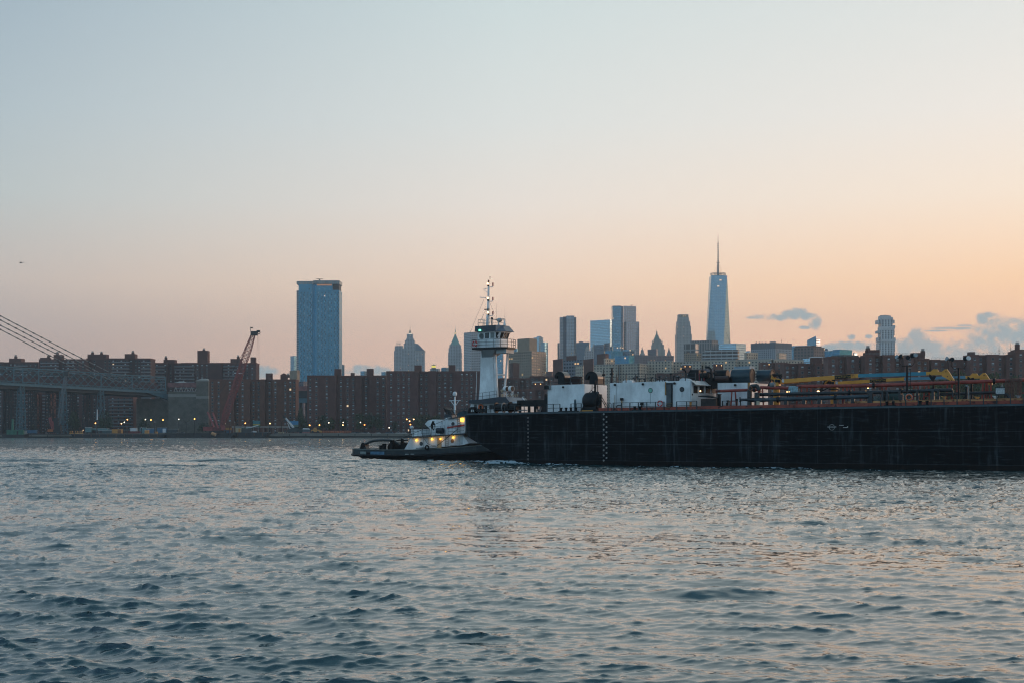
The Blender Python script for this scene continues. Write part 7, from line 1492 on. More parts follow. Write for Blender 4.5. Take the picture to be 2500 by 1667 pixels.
# boom rests
for px, pyt, v, lb in ((2279,914,4.9,'black forked boom rest holding the near crane tip'),(2372,919,8.6,'black forked boom rest holding the far crane tip')):
    u = UV(px, v); d = deck(u); z1 = BZ(pyt,u,v); t = bt('boom_rest', lb, 'boom rest', u, v, d, 'black boom rests')
    BB(t, MB().tube((u,v,d),(u,v,z1-.5),.16,None,8), 'column', blackp); BB(t, MB().side([(u-.12,z1-.7),(u+.12,z1-.7),(u+.42,z1-.25),(u+.3,z1-.1),(u-.05,z1-.2),(u-.38,z1+.1),(u-.42,z1-.25)],v-.42,v-.30), 'cradle', blackp)
    BB(t, MB().tube((u-1.6,v,d),(u-.05,v,d+(z1-d)*.62),.08,None,6), 'brace', blackp)
# ---- warning sign
v = 1.1; ua, ub = UV(2431,v), UV(2452.5,v); z0, z1 = BZ(961,ua,v), BZ(946,ua,v)
t = bt('warning_sign', 'white warning notice board in black frame near the right edge', 'sign', (ua+ub)/2, v, deck(ua)); cxs = (ua+ub)/2
BB(t, MB().box(ua-.08,ub+.08,v,v+.08,z0-.08,z1+.08), 'frame', blackp); bd = BB(t, MB().box(ua,ub,v-.02,v-.001,z0,z1), 'board', mat('sign_white', (.60,.64,.65), .5))
for xx in (cxs-.28, ub-.02): BB(t, MB().box(xx,xx+.1,v+.01,v+.07,deck(ua),z0-.081), 'post', blackp)
H_ = z1-z0; q = Vector(t.location)-BO; lu, lv, lz = q.dot(BD), q.dot(BN), t.location.z
for i, (s_, sz) in enumerate((('WARNING',.20),('DANGEROUS CARGO',.13),('NO VISITORS',.125),('NO SMOKING',.125),('NO OPEN LIGHTS',.125))):
    text(s_, sz, blackp, (cxs-lu, v-.03-lv, z1-H_*(.13+.185*i)-lz), 'lettering', bd, ext=.004)
# ================================================================== TUGBOAT, pushing in the barge's stern notch
tw = streaky('tug_white', (.78,.82,.84), (.38,.32,.24), .4, .05, lines=False, sc=1.5)
th_ = streaky('tug_hull_grey_green', (.020,.032,.038), (.15,.15,.13), .5, .7, lines=False, sc=1.6)
tb = mat('tug_visor_navy', (.012,.022,.038), .35, var=.2); tbot = mat('tug_bottom_black', (.006,.006,.007), .5, var=.5, scale=1.5, spec=.2)
tug = bt('tugboat', 'white and black tugboat with very tall white wheelhouse tower pushing the barge', 'tugboat', -18, 10.5, 0)
V0, V1 = 6.0, 15.0; VM = 10.5
def TB(mb, name, m, parent=None, **k): return BB(tug, mb, name, m, parent, **k)
def Q(px, py, v=V0): return B(px, py, v)
# hull: plan half-widths and sheer along u
st = [(-34.6,.5,1.85),(-34.1,2.0,1.80),(-32.9,3.2,1.75),(-30.3,4.1,1.70),(-26.5,4.45,1.66),(-21,4.5,1.72),(-16,4.5,1.95),(-11,4.5,2.25),(-7,4.4,2.6),(-4,3.9,3.0),(-1.5,2.8,3.4),(.3,1.2,3.7)]
def ring(u, hw, sh, k): # k: 0 lower knuckle etc.
    return None
up = MB(); lo = MB(); rs, rl = [], []
for u, hw, sh in st:
    bo_ = (.1) if u < -32 else (-.6 if u < -30 else -.9)
    zk = .78+(sh-1.7)*.85
    uo = u+(1.0 if u < -32.5 else 0)*0
    rs.append([(u, VM-hw*.985, sh), (u, VM-hw, zk), (u, VM+hw, zk), (u, VM+hw*.985, sh)])
    rl.append([(u+(.5 if u < -32 else 0), VM-hw*.97, zk-.02), (u+(2.2 if u < -32 else (1.0 if u < -30 else 0)), VM-hw*.82, bo_), (u+(2.2 if u < -32 else (1.0 if u < -30 else 0)), VM+hw*.82, bo_), (u+(.5 if u < -32 else 0), VM+hw*.97, zk-.02)])
up.loft(rs, 0, False); hl = TB(up, 'bulwark', th_); lo.loft(rl, 0, False); TB(lo, 'lower_hull', tbot)
# rubber fender at the knuckle, rail cap along the sheer
mb = MB(); pts = [(u, VM-hw-.06, .80+(sh-1.7)*.85) for u, hw, sh in st]; mb.pipe(pts, .2, 6); TB(mb, 'rubber_fender', tbot)
mb = MB(); pts = [(u, VM-hw*.985, sh) for u, hw, sh in st]; mb.pipe(pts, .07, 5); pts = [(u, VM+hw*.985, sh) for u, hw, sh in st]; mb.pipe(pts, .07, 5); TB(mb, 'cap_rail', mat('caprail_grey', (.14,.16,.15), .6))
mb = MB(); mb.add([(st[2][0],VM-3.2,1.35),(-16,VM-4.3,1.4),(-8,VM-4.2,2.0),(-8,VM+4.2,2.0),(-16,VM+4.3,1.4),(st[2][0],VM+3.2,1.35)], [(0,1,2,3,4,5)]); TB(mb, 'deck', mat('tug_deck', (.05,.06,.06), .8))
# blue and pale worn panels on the bulwark, with little markings
def hw_at(u):
    for (a, wa, _), (b, wb, _) in zip(st[:-1], st[1:]):
        if a <= u <= b: return wa+(wb-wa)*(u-a)/(b-a)
    return 4.5
def patch(px0, px1, y0, y1, m, nm):
    ua, ub = UV(px0, V0), UV(px1, V0); n = 5; mb = MB(); za, zb_ = BZ(y0, ua, V0), BZ(y1, ua, V0)
    g = [[(ua+(ub-ua)*i/n, VM-hw_at(ua+(ub-ua)*i/n)-.03, z) for i in range(n+1)] for z in (za, zb_)]
    vs = g[0]+g[1]; mb.add(vs, [(i, i+1, n+2+i, n+1+i) for i in range(n)]); TB(mb, nm, m)
patch(902, 938, 1109, 1101, mat('patch_blue', (.06,.16,.26), .5, var=.3, scale=2), 'worn_blue_panel'); patch(873, 890, 1110, 1101, mat('patch_pale', (.20,.24,.23), .6, var=.25, scale=2), 'worn_pale_panel')
patch(892, 900, 1110, 1103, tbot, 'fairlead'); patch(945, 954, 1110, 1108, mat('rust_dark2', (.18,.10,.07), .8), 'rust_streak_panel')
for px0 in (989, 1003):
    for k in range(3): patch(px0+k*3.1, px0+k*3.1+2.2, 1110, 1106.5, mat('fig_pale', (.42,.46,.45), .7), 'hull_figure')
for k, px in enumerate((1042,1046,1049.5,1053)): q = Q(px, 1122.5); TB(MB().box(q.x-.12,q.x+.12,VM-hw_at(q.x)*.9-.12,VM-hw_at(q.x)*.9-.05,q.z-.13,q.z+.1), 'draft_figure', paintw)
# ---- aft deck gear
mb = MB(); A = [Q(893,1083,8),Q(903,1077.5,8),Q(915,1074.3,8),Q(935,1073.5,8),Q(952,1074,8),Q(962,1077,8),Q(971,1082,8),Q(977,1087,8)]; mb.pipe(A, .19, 8); TB(mb, 'towing_arch', mat('arch_dark', (.02,.028,.032), .5))
q = Q(891,1086,8); TB(MB().tube((q.x-.1,7.6,q.z),(q.x-.1,8.6,q.z),.42,None,12).tube((q.x-.4,7.7,q.z-.5),(q.x-.4,8.6,q.z-.4),.38,None,12), 'fairlead_roller', tbot)
TB(MB().side([(q.x-1.6,1.4),(q.x+.7,1.4),(q.x+.3,q.z-.1),(q.x-.4,q.z-.3)],7.7,8.6), 'roller_stand', mat('stand_grey', (.05,.06,.06), .7))
q = Q(982,1082,8.5); TB(MB().tube((q.x,8.5,1.4),(q.x,8.5,BZ(1070,q.x,8.5)),.3,.26,10), 'samson_post', tbot); z = BZ(1074,q.x,8.5); TB(MB().tube((q.x-1.0,8.5,z),(q.x+1.1,8.5,z),.08,None,6), 'cross_pin', tbot)
q = Q(974,1090,9); TB(MB().tube((q.x-.3,7.8,q.z-.2),(q.x-.3,10.5,q.z-.2),1.0,None,14).box(q.x-1.2,q.x+1.9,8,10.5,1.4,q.z+.1), 'towing_winch', tbot); TB(MB().side([(q.x+.5,q.z),(q.x+2.0,q.z+.7),(q.x+2.6,q.z+.6),(q.x+2.4,q.z-1.5),(q.x+.4,q.z-1.5)],7.6,8), 'winch_guard', tbot)
for px, h in ((957,1.3),(938,.75),(931,.5)): q = Q(px,1096,7); TB(MB().tube((q.x,7,1.4),(q.x,7,1.75+h),.33,None,10).lathe([(.42,0),(.42,.1)],(q.x,7,1.75+h),10), 'capstan' if px == 957 else 'bitt', tbot)
# rope stays: from the pilothouse side down to the stern
mb = MB(); mb.tube(Q(1094,1021,5.6), Q(905,1101,5.6), .035, None, 4); mb.tube(Q(1118,1046,5.7), Q(1066,1088,5.7), .05, None, 4); mb.tube(Q(1066,1088,5.7), Q(1016,1093,5.7), .05, None, 4); mb.pipe([Q(1036,1070,6.4),Q(1044,1082,6.3),Q(1056,1087,6.2),Q(1070,1084,6.2)], .03, 4); TB(mb, 'mooring_lines', tbot)
# ---- lower deckhouse (main deck)
v = 6.9
def face(pts, v0, v1, nm, m, parent=None):
    P_ = [B(px, py, v0) for px, py in pts]; mb = MB().side([(p.x, p.z) for p in P_], v0, v1); return TB(mb, nm, m, parent)
dh = face([(986,1098),(1003,1068.5),(1131,1060),(1131,1062),(1144,1081),(1131,1085)], v, 14.1, 'main_deckhouse', tw)
face([(999,1068.8),(1132,1059.4),(1132,1057.2),(999,1067)], v-.65, 14.7, 'boat_deck', tb)
def tport(px, py, vv, r, m=bluep):
    q = B(px, py, vv); o = TB(MB().tube((q.x,vv-.05,q.z),(q.x,vv+.02,q.z),r,None,14), 'porthole', m, dh); return o
tport(1028.5,1082,v,.30); tport(1104.5,1075.5,v,.30,mat('port_amber', (.25,.12,.04), .3))
def door(px0, px1, yt, yb, vv, m, nm='door', par=None):
    ua, ub = UV(px0,vv), UV(px1,vv); return TB(MB().box(ua,ub,vv-.05,vv-.001,BZ(yb,ua,vv),BZ(yt,ua,vv)), nm, m, par or dh)
door(1068,1078,1067.5,1092,v,mat('door_lit_cream', (.45,.30,.16), .6)); door(1114,1119.5,1064,1084,v,mat('door_pale', (.50,.54,.56), .5)); door(1124,1129,1062,1083,v,mat('door_pale', (0,0,0)))
for px, py, s in ((1017,1074,.26),(1055,1071.5,.24),(1076,1070.5,.2),(1107,1067,.24)):
    q = B(px, py, v-.1); TB(MB().lathe([(.04,.05),(.11,.09),(.11,.24),(.04,.28)],(q.x,v-.16,q.z-.15),8), 'deck_light', mat('deck_light_amber', (.9,.6,.2), .4, emit=(255,180,50), estr=5), dh)
    ld = bpy.data.lights.new('deck_light_glow', 'POINT'); ld.energy = 5; ld.color = (1,.55,.13); ld.shadow_soft_size = .12; lo_ = bpy.data.objects.new('deck_light_glow', ld); COL.objects.link(lo_); q2 = BO+BD*q.x+BN*(v-.45); lo_.location = (q2.x, q2.y, q.z)
for px in (1035,1046,1112,1123): u = UV(px, v); TB(MB().tube((u,v-.1,BZ(1090,u,v)),(u,v-.1,BZ(1066,u,v)),.03,None,4), 'grab_bar', greyp, dh)
TB(MB().box(UV(1016,v),UV(1066,v),v-.06,v-.001,BZ(1093,UV(1016,v),v),BZ(1092,UV(1016,v),v)), 'hull_rail', tbot, dh)
mb = MB(); ua = UV(1099,v); [mb.box(UV(1100,v),UV(1146,v),v-.05,v-.001,BZ(1087,ua,v)+.0,BZ(1086,ua,v)) for _ in (0,)]; TB(mb, 'name_strip', tbot, dh)
for px0, y0, y1, vv in ((1088,1060,1090,6.7),(1117,1019,1056,7.1)):
    ua, ub = UV(px0,vv), UV(px0+6,vv); mb = MB(); z0, z1 = BZ(y1,ua,vv), BZ(y0,ua,vv)
    for x in (ua, ub): mb.tube((x,vv,z0),(x,vv,z1),.035,None,4)
    for k in range(int((z1-z0)/.3)): mb.tube((ua,vv,z0+.2+k*.3),(ub,vv,z0+.2+k*.3),.025,None,4)
    TB(mb, 'ladder', tbot)
# tyres hung on the side
for px, py in ((1043,1091.5),): q = Q(px,py,5.9); TB(MB().torus((q.x,5.85,q.z),.3,.12,'y',16,6), 'tyre_fender', tbot)
# ---- boat deck: funnel shrouds, locker, upper house
fs = face([(1037,1034),(1045,1025.5),(1056,1023),(1068,1023.5),(1075,1028),(1079,1036),(1079,1060),(1052,1062),(1050,1046)], 8.2, 12.8, 'funnel_shroud', tw)
# lion-like head emblem, black brush strokes
lion = [[(1056,1026),(1061,1028),(1059,1032),(1054,1036),(1051,1041),(1052,1035),(1054,1031)],[(1055,1033),(1060,1031),(1063,1034),(1061.5,1037),(1058,1036),(1056,1040),(1054,1046),(1052,1043),(1053,1038)],[(1056,1038),(1058,1038.5),(1057.5,1044),(1059.5,1047),(1058,1050),(1055,1045)],[(1060,1037.5),(1063,1037),(1062.5,1040),(1061,1041)],[(1060,1042),(1062,1043),(1060.5,1045.5)]]
mb = MB()
for pl in lion: P_ = [B(a, b, 8.19) for a, b in pl]; mb.side([(p.x,p.z) for p in P_], 8.17, 8.199)
TB(mb, 'lion_head_emblem', tbot, fs)
face([(1078,1046),(1083,1025),(1088,1020),(1093,1018),(1093,1060),(1077,1060)], 8.0, 13, 'upper_house_fairing', tw)
face([(1007,1047.5),(1026,1047),(1030,1062),(1007,1064)], 8.5, 12.5, 'boat_deck_locker', tw); face([(1026,1049),(1050,1047),(1050,1061),(1028,1062)], 8.8, 12, 'deck_chest', mat('chest_pale', (.42,.46,.48), .6))
q = B(1005,1042.5,8); TB(MB().ball((q.x,8,q.z),.3,12,8).tube((q.x,8,q.z-.9),(q.x,8,q.z-.25),.08,None,6), 'searchlight', tw)
q = B(1077,1050,7.9); TB(MB().tube((q.x-.5,7.6,q.z),(q.x+.5,7.6,q.z),.45,.45,12), 'funnel_mouth', tb)
uh = face([(1089,1060),(1093,1021),(1135,1014),(1135,1056)], 7.4, 13.6, 'upper_house', tw)
face([(1090.5,1045),(1092,1040.5),(1134,1035),(1134,1039)], 7.36, 7.399, 'red_stripe', mat('stripe_red', (.42,.035,.025), .5), uh)
face([(1091,1022.3),(1135,1015.3),(1135,1013.6),(1091,1020.6)], 7.0, 14, 'bridge_deck', tb)
tq = B(1106,1033.5,7.4); TB(MB().tube((tq.x,7.34,tq.z),(tq.x,7.41,tq.z),.28,None,12), 'porthole', bluep, uh)
q = B(1128,1024,7.25); TB(MB().box(q.x-.22,q.x+.22,7.2,7.39,q.z-.2,q.z+.25), 'deck_light', mat('deck_light_amber', (0,0,0)), uh)
ld = bpy.data.lights.new('deck_light_glow', 'POINT'); ld.energy = 5; ld.color = (1,.55,.13); ld.shadow_soft_size = .12; lo_ = bpy.data.objects.new('deck_light_glow', ld); COL.objects.link(lo_); q2 = BO+BD*q.x+BN*6.9; lo_.location = (q2.x, q2.y, q.z)
def trail(pts, n, v, h, nm='guard_rail', bars=3, m=blackr, vv=None):
    """railing along px/py points giving the foot line"""
    P_ = [B(a, b, v) for a, b in pts]; L_ = sum((b-a).length for a, b in zip(P_[:-1], P_[1:])); mb = MB()
    for a, b in zip(P_[:-1], P_[1:]):
        for k in range(1, bars+1): mb.tube(a+Vector((0,0,h*k/bars)), b+Vector((0,0,h*k/bars)), .028, None, 4)
        c = max(1, round(n*(b-a).length/L_))
        for i in range(c+1): p = a.lerp(b, i/c); mb.tube(p, p+Vector((0,0,h)), .035, None, 4)
    TB(mb, nm, m)
trail([(999,1067.5),(1086,1060.5)], 8, 6.3, 1.35); trail([(1094,1060),(1133,1057)], 4, 6.3, 1.3); trail([(1093,1020),(1140,1013)], 5, 7.1, 1.0)
# stack exhaust and short mast with dome
face([(1093,1018),(1081,993),(1090,998),(1098,1000),(1104,1010),(1104,1018)], 9.6, 11.4, 'exhaust_horn', mat('exhaust_black', (.02,.012,.012), .7))
face([(1083,1018),(1088,1010),(1102,1012),(1104,1019)], 9, 12, 'exhaust_casing', tb)
q = B(1110.5,1014,10.5); z1 = BZ(966,q.x,10.5)
mo = TB(MB().tube((q.x,10.5,q.z-.5),(q.x,10.5,z1),.17,.13,10), 'signal_mast', tw); TB(MB().ball((q.x,10.5,BZ(961,q.x,10.5)),.34,14,10,0,1.15), 'radar_dome', tw, mo); TB(MB().box(q.x-.16,q.x+.16,10.3,10.6,z1-.05,z1+.12), 'dome_foot', blackp, mo)
mb = MB(); zz = BZ(977,q.x,10.5); mb.tube((q.x-1.0,10.5,zz),(q.x+1.0,10.5,zz),.06,None,5); mb.tube((q.x-.75,10.5,zz),(q.x,10.5,zz-.9),.045,None,5); mb.tube((q.x+.75,10.5,zz),(q.x,10.5,zz-.9),.045,None,5); mb.tube((q.x,10.5,zz-1.4),(q.x-1.4,10.5,q.z-.3),.07,None,5); TB(mb, 'mast_spreader', tw, mo)
face([(1115,1016),(1117,1008),(1132,1001),(1142,1003),(1142,1013)], 8, 12.6, 'canvas_dodger', mat('dodger_blue', (.03,.07,.09), .7))
# ---- lower wheelhouse block behind the barge edge
lw = face([(1141,1009),(1150,986),(1152,984),(1262,979),(1262,1012),(1141,1014)], 8.6, 14.4, 'lower_wheelhouse', tw)
vis_n = [(1145,984),(1145,976),(1174,974.5),(1236,966.5),(1236,966),(1275,968),(1284,982),(1240,982)]
face([(1145,984),(1145,975.5),(1175,974),(1216,968),(1234,968),(1246,982)], 7.9, 13.6, 'roof_visor', tb)
# front visor: sloping face towards +u
ua = UV(1234,7.9); z1, z0 = BZ(968,ua,7.9), BZ(982,UV(1246,7.9),7.9); ub = UV(1246,7.9)
vb = VE(1276,ua+.2); vb2 = VE(1285,ub+.1)
TB(MB().add([(ua,7.9,z1),(ub,7.9,z0),(ub+.1,vb2,z0-.02),(ua+.1,vb,z1-.02)],[(0,1,2,3)]).add([(ua-.3,7.95,z1-.005),(ua,7.95,z1-.005),(ua+.1,vb,z1-.025),(ua-.3,vb,z1-.025)],[(0,1,2,3)]), 'front_visor', mat('visor_slate', (.10,.13,.17), .4, var=.15, scale=2))
TB(MB().tube((ua+.1,vb,z1),(ub+.15,vb2,z0),.09,None,5), 'visor_corner', tw)
for a, b in ((1158,1164),(1168,1176),(1195,1205),(1208,1230),(1233,1244),(1247,1258)): door(a, b, 986.5, 997.5 if a > 1180 else 999, 8.6, glassd, 'wheelhouse_window', lw)
q = B(1173,993,8.2); TB(MB().torus((q.x,8.3,q.z),.36,.11,'y',18,7), 'lifebuoy_ring', lorg); TB(MB().torus((q.x+.05,8.2,q.z-.75),.28,.07,'y',14,6), 'hose_coil', mat('hose_orange_pale', (.40,.20,.14), .7))
TB(MB().box(UV(1159,8.2),UV(1182,8.2),7.6,8.4,BZ(1005,UV(1159,8.2),8.2),BZ(997,UV(1159,8.2),8.2)), 'deck_locker', blackp)
q = B(1153,1001,7.6); TB(MB().tube((q.x,7.4,q.z-.1),(q.x,8.2,q.z-.1),.62,None,16), 'winch_drum', blackp)
for dx in (-.08, .22): TB(MB().box(q.x+dx,q.x+dx+.14,7.36,7.399,q.z-.2,q.z+.12), 'winch_mark', paintw)
q = B(1187,1000,7.8); TB(MB().tube((q.x,7.8,q.z-.6),(q.x,7.8,BZ(990,q.x,7.8)),.13,None,8).box(q.x-.4,q.x+.1,7.7,7.9,BZ(991.5,q.x,7.8),BZ(989,q.x,7.8)), 'crucifix_bitt', blackp)
trail([(1134,1010),(1141,1004)], 1, 7.8, .9); trail([(1181,1006),(1232,1006)], 3, 7.6, 1.1)
# ---- tall tower
vt = 9.2
tower = face([(1168.5,974.5),(1171,950),(1174,858),(1202,854),(1207,969),(1207,972)], vt, 10.2, 'tower_trunk', tw)
ua, ub = UV(1202,vt), UV(1207,vt); z1, z0 = BZ(855,ua,vt), BZ(970,ub,vt)
TB(MB().tube((ua+.16,vt+.35,z1),(ub+.16,vt+.35,z0),.26,.32,10), 'tower_front_leg', mat('tug_white_pole', (.66,.68,.69), .4), tower)
lg = mat('tug_white_pole', (0,0,0))
p, q = B(1239.5,858,10.6), B(1231,968,10.6); TB(MB().tube(p, q, .15, .15, 10), 'rear_leg', lg, tower)
TB(MB().tube(B(1200,914,9.6), B(1236,914,11.2), .10, None, 8), 'cross_brace', lg, tower)
# pilothouse platform, tapering bracket, house, windows
cz = BZ(848, UV(1190,8), 8)
ux0, ux1 = UV(1152,7.6), UV(1229,7.6)
PLF = [(ux0,7.6),(ux1-.5,7.6),(ux1+.3,8.3),(ux1+.3,10.5),(ux1-.5,11.2),(ux0,11.2)]
pl = TB(MB().prism(PLF, cz-.28, PLF, cz), 'platform', blackp)
TB(MB().prism([(UV(1175,vt)+.1,9.22),(UV(1202,vt)-.05,9.22),(UV(1202,vt)-.05,10.18),(UV(1175,vt)+.1,10.18)], cz-1.35, [(ux0+1.4,8.0),(ux1-1.6,7.9),(ux1-1.6,10.9),(ux0+1.4,10.9)], cz-.281), 'platform_bracket', mat('bracket_grey', (.30,.33,.34), .5), pl)
TB(MB().box(ux1-1.59,ux1+.1,8.2,10.4,cz-.85,cz-.282), 'platform_underbox', mat('bracket_grey', (0,0,0)), pl)
h0, h1 = UV(1166,8.0), UV(1214,8.0); hz_ = BZ(811, h0, 8.0); zs = BZ(829,h0,8.0)   # sill height of the windows
lowp = [(h0,8.0),(h1-.35,8.0),(h1+.12,8.45),(h1+.25,9.0),(h1+.25,10.5),(h1-.2,11.0),(h0,11.0)]
upp = [(h0,8.0),(h1-.28,7.92),(h1+.45,8.4),(h1+.70,8.95),(h1+.70,10.55),(h1-.1,11.1),(h0,11.1)]
wh = TB(MB().prism(lowp, cz+.001, lowp, zs), 'pilothouse', tw); TB(MB().prism(lowp, zs+.001, upp, hz_), 'pilothouse_upper', tw, wh)
def quadwin(a, b, k0, k1, nm='window', m=blackp, e=.02):
    """window pane between footprint points a..b of the upper house, share k0..k1 of the side"""
    pa, pb, qa, qb = lowp[a], lowp[b], upp[a], upp[b]; vs = []
    for f, z in ((.10, 0), (.84, 0)):
        for k in (k0, k1):
            x = (pa[0]+(pb[0]-pa[0])*k)*(1-f)+(qa[0]+(qb[0]-qa[0])*k)*f; y = (pa[1]+(pb[1]-pa[1])*k)*(1-f)+(qa[1]+(qb[1]-qa[1])*k)*f; vs.append(Vector((x,y,zs+(hz_-zs)*f)))
    n = (vs[1]-vs[0]).cross(vs[2]-vs[0]).normalized(); 
    if n.y > .2 or n.x < -.2: n = -n
    vs = [v_+n*e for v_ in (vs[0],vs[1],vs[3],vs[2])]; vs2 = [v_-n*(e+.02) for v_ in vs]
    TB(MB().add(vs+vs2, [(0,1,2,3),(4,7,6,5),(0,4,5,1),(1,5,6,2),(2,6,7,3),(3,7,4,0)]), nm, m, wh)
wg = mat('pilothouse_glass', (.03,.05,.06), .12)
quadwin(0,1,.42,.66,m=wg); quadwin(0,1,.73,.95,m=mat('pilothouse_glass_pale', (.14,.18,.18), .12)); quadwin(1,2,.12,.62,m=blackp); quadwin(2,3,.0,.9,m=blackp); quadwin(3,4,.04,.30,m=mat('pilothouse_glass_brown', (.05,.035,.03), .1)); quadwin(3,4,.34,.64,m=mat('pilothouse_glass_brown', (0,0,0))); quadwin(3,4,.68,.96,m=blackp)
q = B(1176,821,7.99); TB(MB().torus((q.x,7.98,q.z),.42,.04,'y',18,4), 'oval_window_rim', greyp, wh); TB(MB().tube((q.x,7.97,q.z),(q.x,8.02,q.z),.36,None,14), 'oval_window', wg, wh)
# roof visor
rz0, rz1 = hz_+.002, BZ(798, h0, 8.0)
vlow = [(h0-.2,7.5),(h1+.1,7.4),(h1+1.1,8.5),(h1+1.15,10.9),(h1,11.7),(h0-.2,11.6)]
vhi = [(h0-.2,7.6),(h1+.0,7.6),(h1+.45,8.7),(h1+.45,10.6),(h1-.1,11.5),(h0-.2,11.4)]
zl0 = rz0; 
vs = [(x,y,zl0) for x,y in vlow]+[(vhi[0][0],vhi[0][1],zl0+.85)]+[(vhi[1][0],vhi[1][1],rz1+.1)]+[(x,y,rz1+.12) for x,y in vhi[2:5]]+[(vhi[5][0],vhi[5][1],zl0+.85)]
TB(MB().add(vs, [(0,5,4,3,2,1),(0,1,7,6),(4,5,11,10),(5,0,6,11)]).add(vs, [(6,7,10,11),(7,8,9,10)]), 'roof_visor', tb, wh)
TB(MB().add(vs, [(1,2,8,7),(2,3,9,8),(3,4,10,9)]), 'visor_front', mat('visor_slate', (0,0,0)), wh)
q = B(1172,806.5,7.45); TB(MB().box(q.x-.13,q.x+.13,7.3,7.5,q.z-.12,q.z+.12), 'green_sidelight', mat('light_green', (.1,.8,.5), .4, emit=(110,255,200), estr=3), wh)
# platform rail
def ringrail(pts, z, h, bars, n, nm, m=blackr, par=None):
    mb = MB()
    for a, b in zip(pts[:-1], pts[1:]):
        A_, B_ = Vector((a[0],a[1],z)), Vector((b[0],b[1],z)); c = max(1, round((B_-A_).length/n))
        for k in range(1, bars+1): mb.tube(A_+Vector((0,0,h*k/bars)), B_+Vector((0,0,h*k/bars)), .035, None, 4)
        for i in range(c+1): p = A_.lerp(B_, i/c); mb.tube(p, p+Vector((0,0,h)), .04, None, 4)
    return TB(mb, nm, m, par)
ringrail([(ux0,11.2)]+PLF[:5], cz, 1.15, 3, 1.35, 'platform_railing', par=pl)
q = B(1159,839,7.5); bo_ring = MB().torus((q.x,7.5,q.z), .36, .10, 'y', 24, 8, 0); bo_ring.m = [1 if (i//8) % 6 == 5 else 0 for i in range(len(bo_ring.m))]; TB(bo_ring, 'lifebuoy_ring', [lred, paintw], pl)
ringrail([(h0+.1,11),(h0+.1,8),(h1-1.0,8)], zl0+.86, .95, 2, 1.3, 'roof_railing', mat('rail_pale', (.40,.40,.38), .5), wh)
ringrail([(h1-.9,8.2),(h1+.3,9.6)], rz1+.12, .85, 2, .9, 'roof_railing_front', mat('rail_pale', (0,0,0)), wh)
# ---- main mast
mu = UV(1190,10.2); zb_ = BZ(801,mu,10.2); zt_ = BZ(697,mu,10.2); vm = 10.2
ms = TB(MB().tube((mu,vm,zb_),(mu+.1,vm,BZ(758,mu,vm)),.24,.19,10).tube((mu+.1,vm,BZ(758,mu,vm)),(mu+.2,vm,zt_),.16,.12,10), 'main_mast', tw)
Z = lambda py: BZ(py, mu, vm)
for py, r_ in ((693,.14),(728.5,.14),(763.5,.14)):
    TB(MB().ball((mu+.18,vm-.2,Z(py)),.13,10,7), 'mast_light', lampw, ms); TB(MB().lathe([(.17,0),(.17,.2)],(mu+.15,vm,Z(py)-.4),10), 'light_bracket', blackp, ms)
TB(MB().tube((mu+.2,vm,Z(691)),(mu+.2,vm,Z(684)),.13,.12,8), 'top_lantern', mat('lantern_red_dark', (.14,.03,.03), .5), ms)
mb = MB(); mb.tube((mu+.45,vm,Z(683)),(mu+.45,vm,Z(675)),.03,None,4); mb.side([(mu+.35,Z(678.5)),(mu+.58,Z(677)),(mu+.42,Z(676))],vm-.02,vm+.02); TB(mb, 'wind_vane', blackp, ms)
for py in (701.5, 736.5, 771.5):
    mb = MB(); mb.pipe([(mu+.1,vm,Z(py)),(mu+.85,vm,Z(py)),(mu+.95,vm,Z(py)+.08),(mu+.95,vm,Z(py)+.12)], .055, 6); ar = TB(mb, 'lantern_arm', lg, ms); TB(MB().tube((mu+.95,vm,Z(py)+.12),(mu+.95,vm,Z(py)+.62),.10,None,8), 'red_lantern', mat('lantern_red', (.30,.04,.04), .5), ar)
mb = MB(); mb.tube((mu-1.25,vm,Z(725.5)),(mu+.1,vm,Z(727)),.05,None,5); mb.tube((mu-.5,vm,Z(726)),(mu,vm,Z(732)),.04,None,5); mb.tube((mu-1.22,vm,Z(726)),(mu-1.22,vm,Z(723)),.04,None,4); TB(mb, 'yard_arm', lg, ms)
mb = MB(); mb.tube((mu-.65,vm,Z(706)),(mu+.05,vm,Z(704)),.04,None,5); mb.tube((mu-.6,vm,Z(707.5)),(mu,vm,Z(714)),.035,None,5); mb.tube((mu-.62,vm,Z(709)),(mu-.62,vm,Z(703.5)),.03,None,4); TB(mb, 'aerial_bracket', lg, ms)
mb = MB(); mb.box(mu-.35,mu+.45,vm-.35,vm-.1,Z(757),Z(754.8)); TB(mb, 'radar_scanner_small', blackp, ms)
mb = MB(); 
for k in range(16): z = Z(790)+k*.33; mb.tube((mu+.18,vm-.05,z),(mu+.42,vm-.05,z),.02,None,4)
mb.tube((mu+.42,vm-.05,Z(791)),(mu+.40,vm-.05,Z(700)),.02,None,4); TB(mb, 'mast_ladder', lg, ms)
mb = MB()
for a, b in (((1182,730,10),(1148,812,7.8)),((1186,757,10),(1160,812,7.8)),((1193,732,10.5),(1206,764,10.5)),((1193,770,10.2),(1203,800,10.2))): mb.tube(B(*a), B(*b), .018, None, 4)
TB(mb, 'mast_stays', greyp, ms)
mb = MB(); mb.tube(B(1211.5,780,9), B(1212.5,741,9), .018, .012, 4); mb.tube(B(1232,795,9), B(1232.5,748,9), .018, .012, 4); mb.tube(B(1235,795,9), B(1235.5,765,9), .014, .01, 4); mb.tube(B(1178,800,9), B(1178.5,770,9), .014, None, 4); TB(mb, 'whip_aerials', greyp, wh)
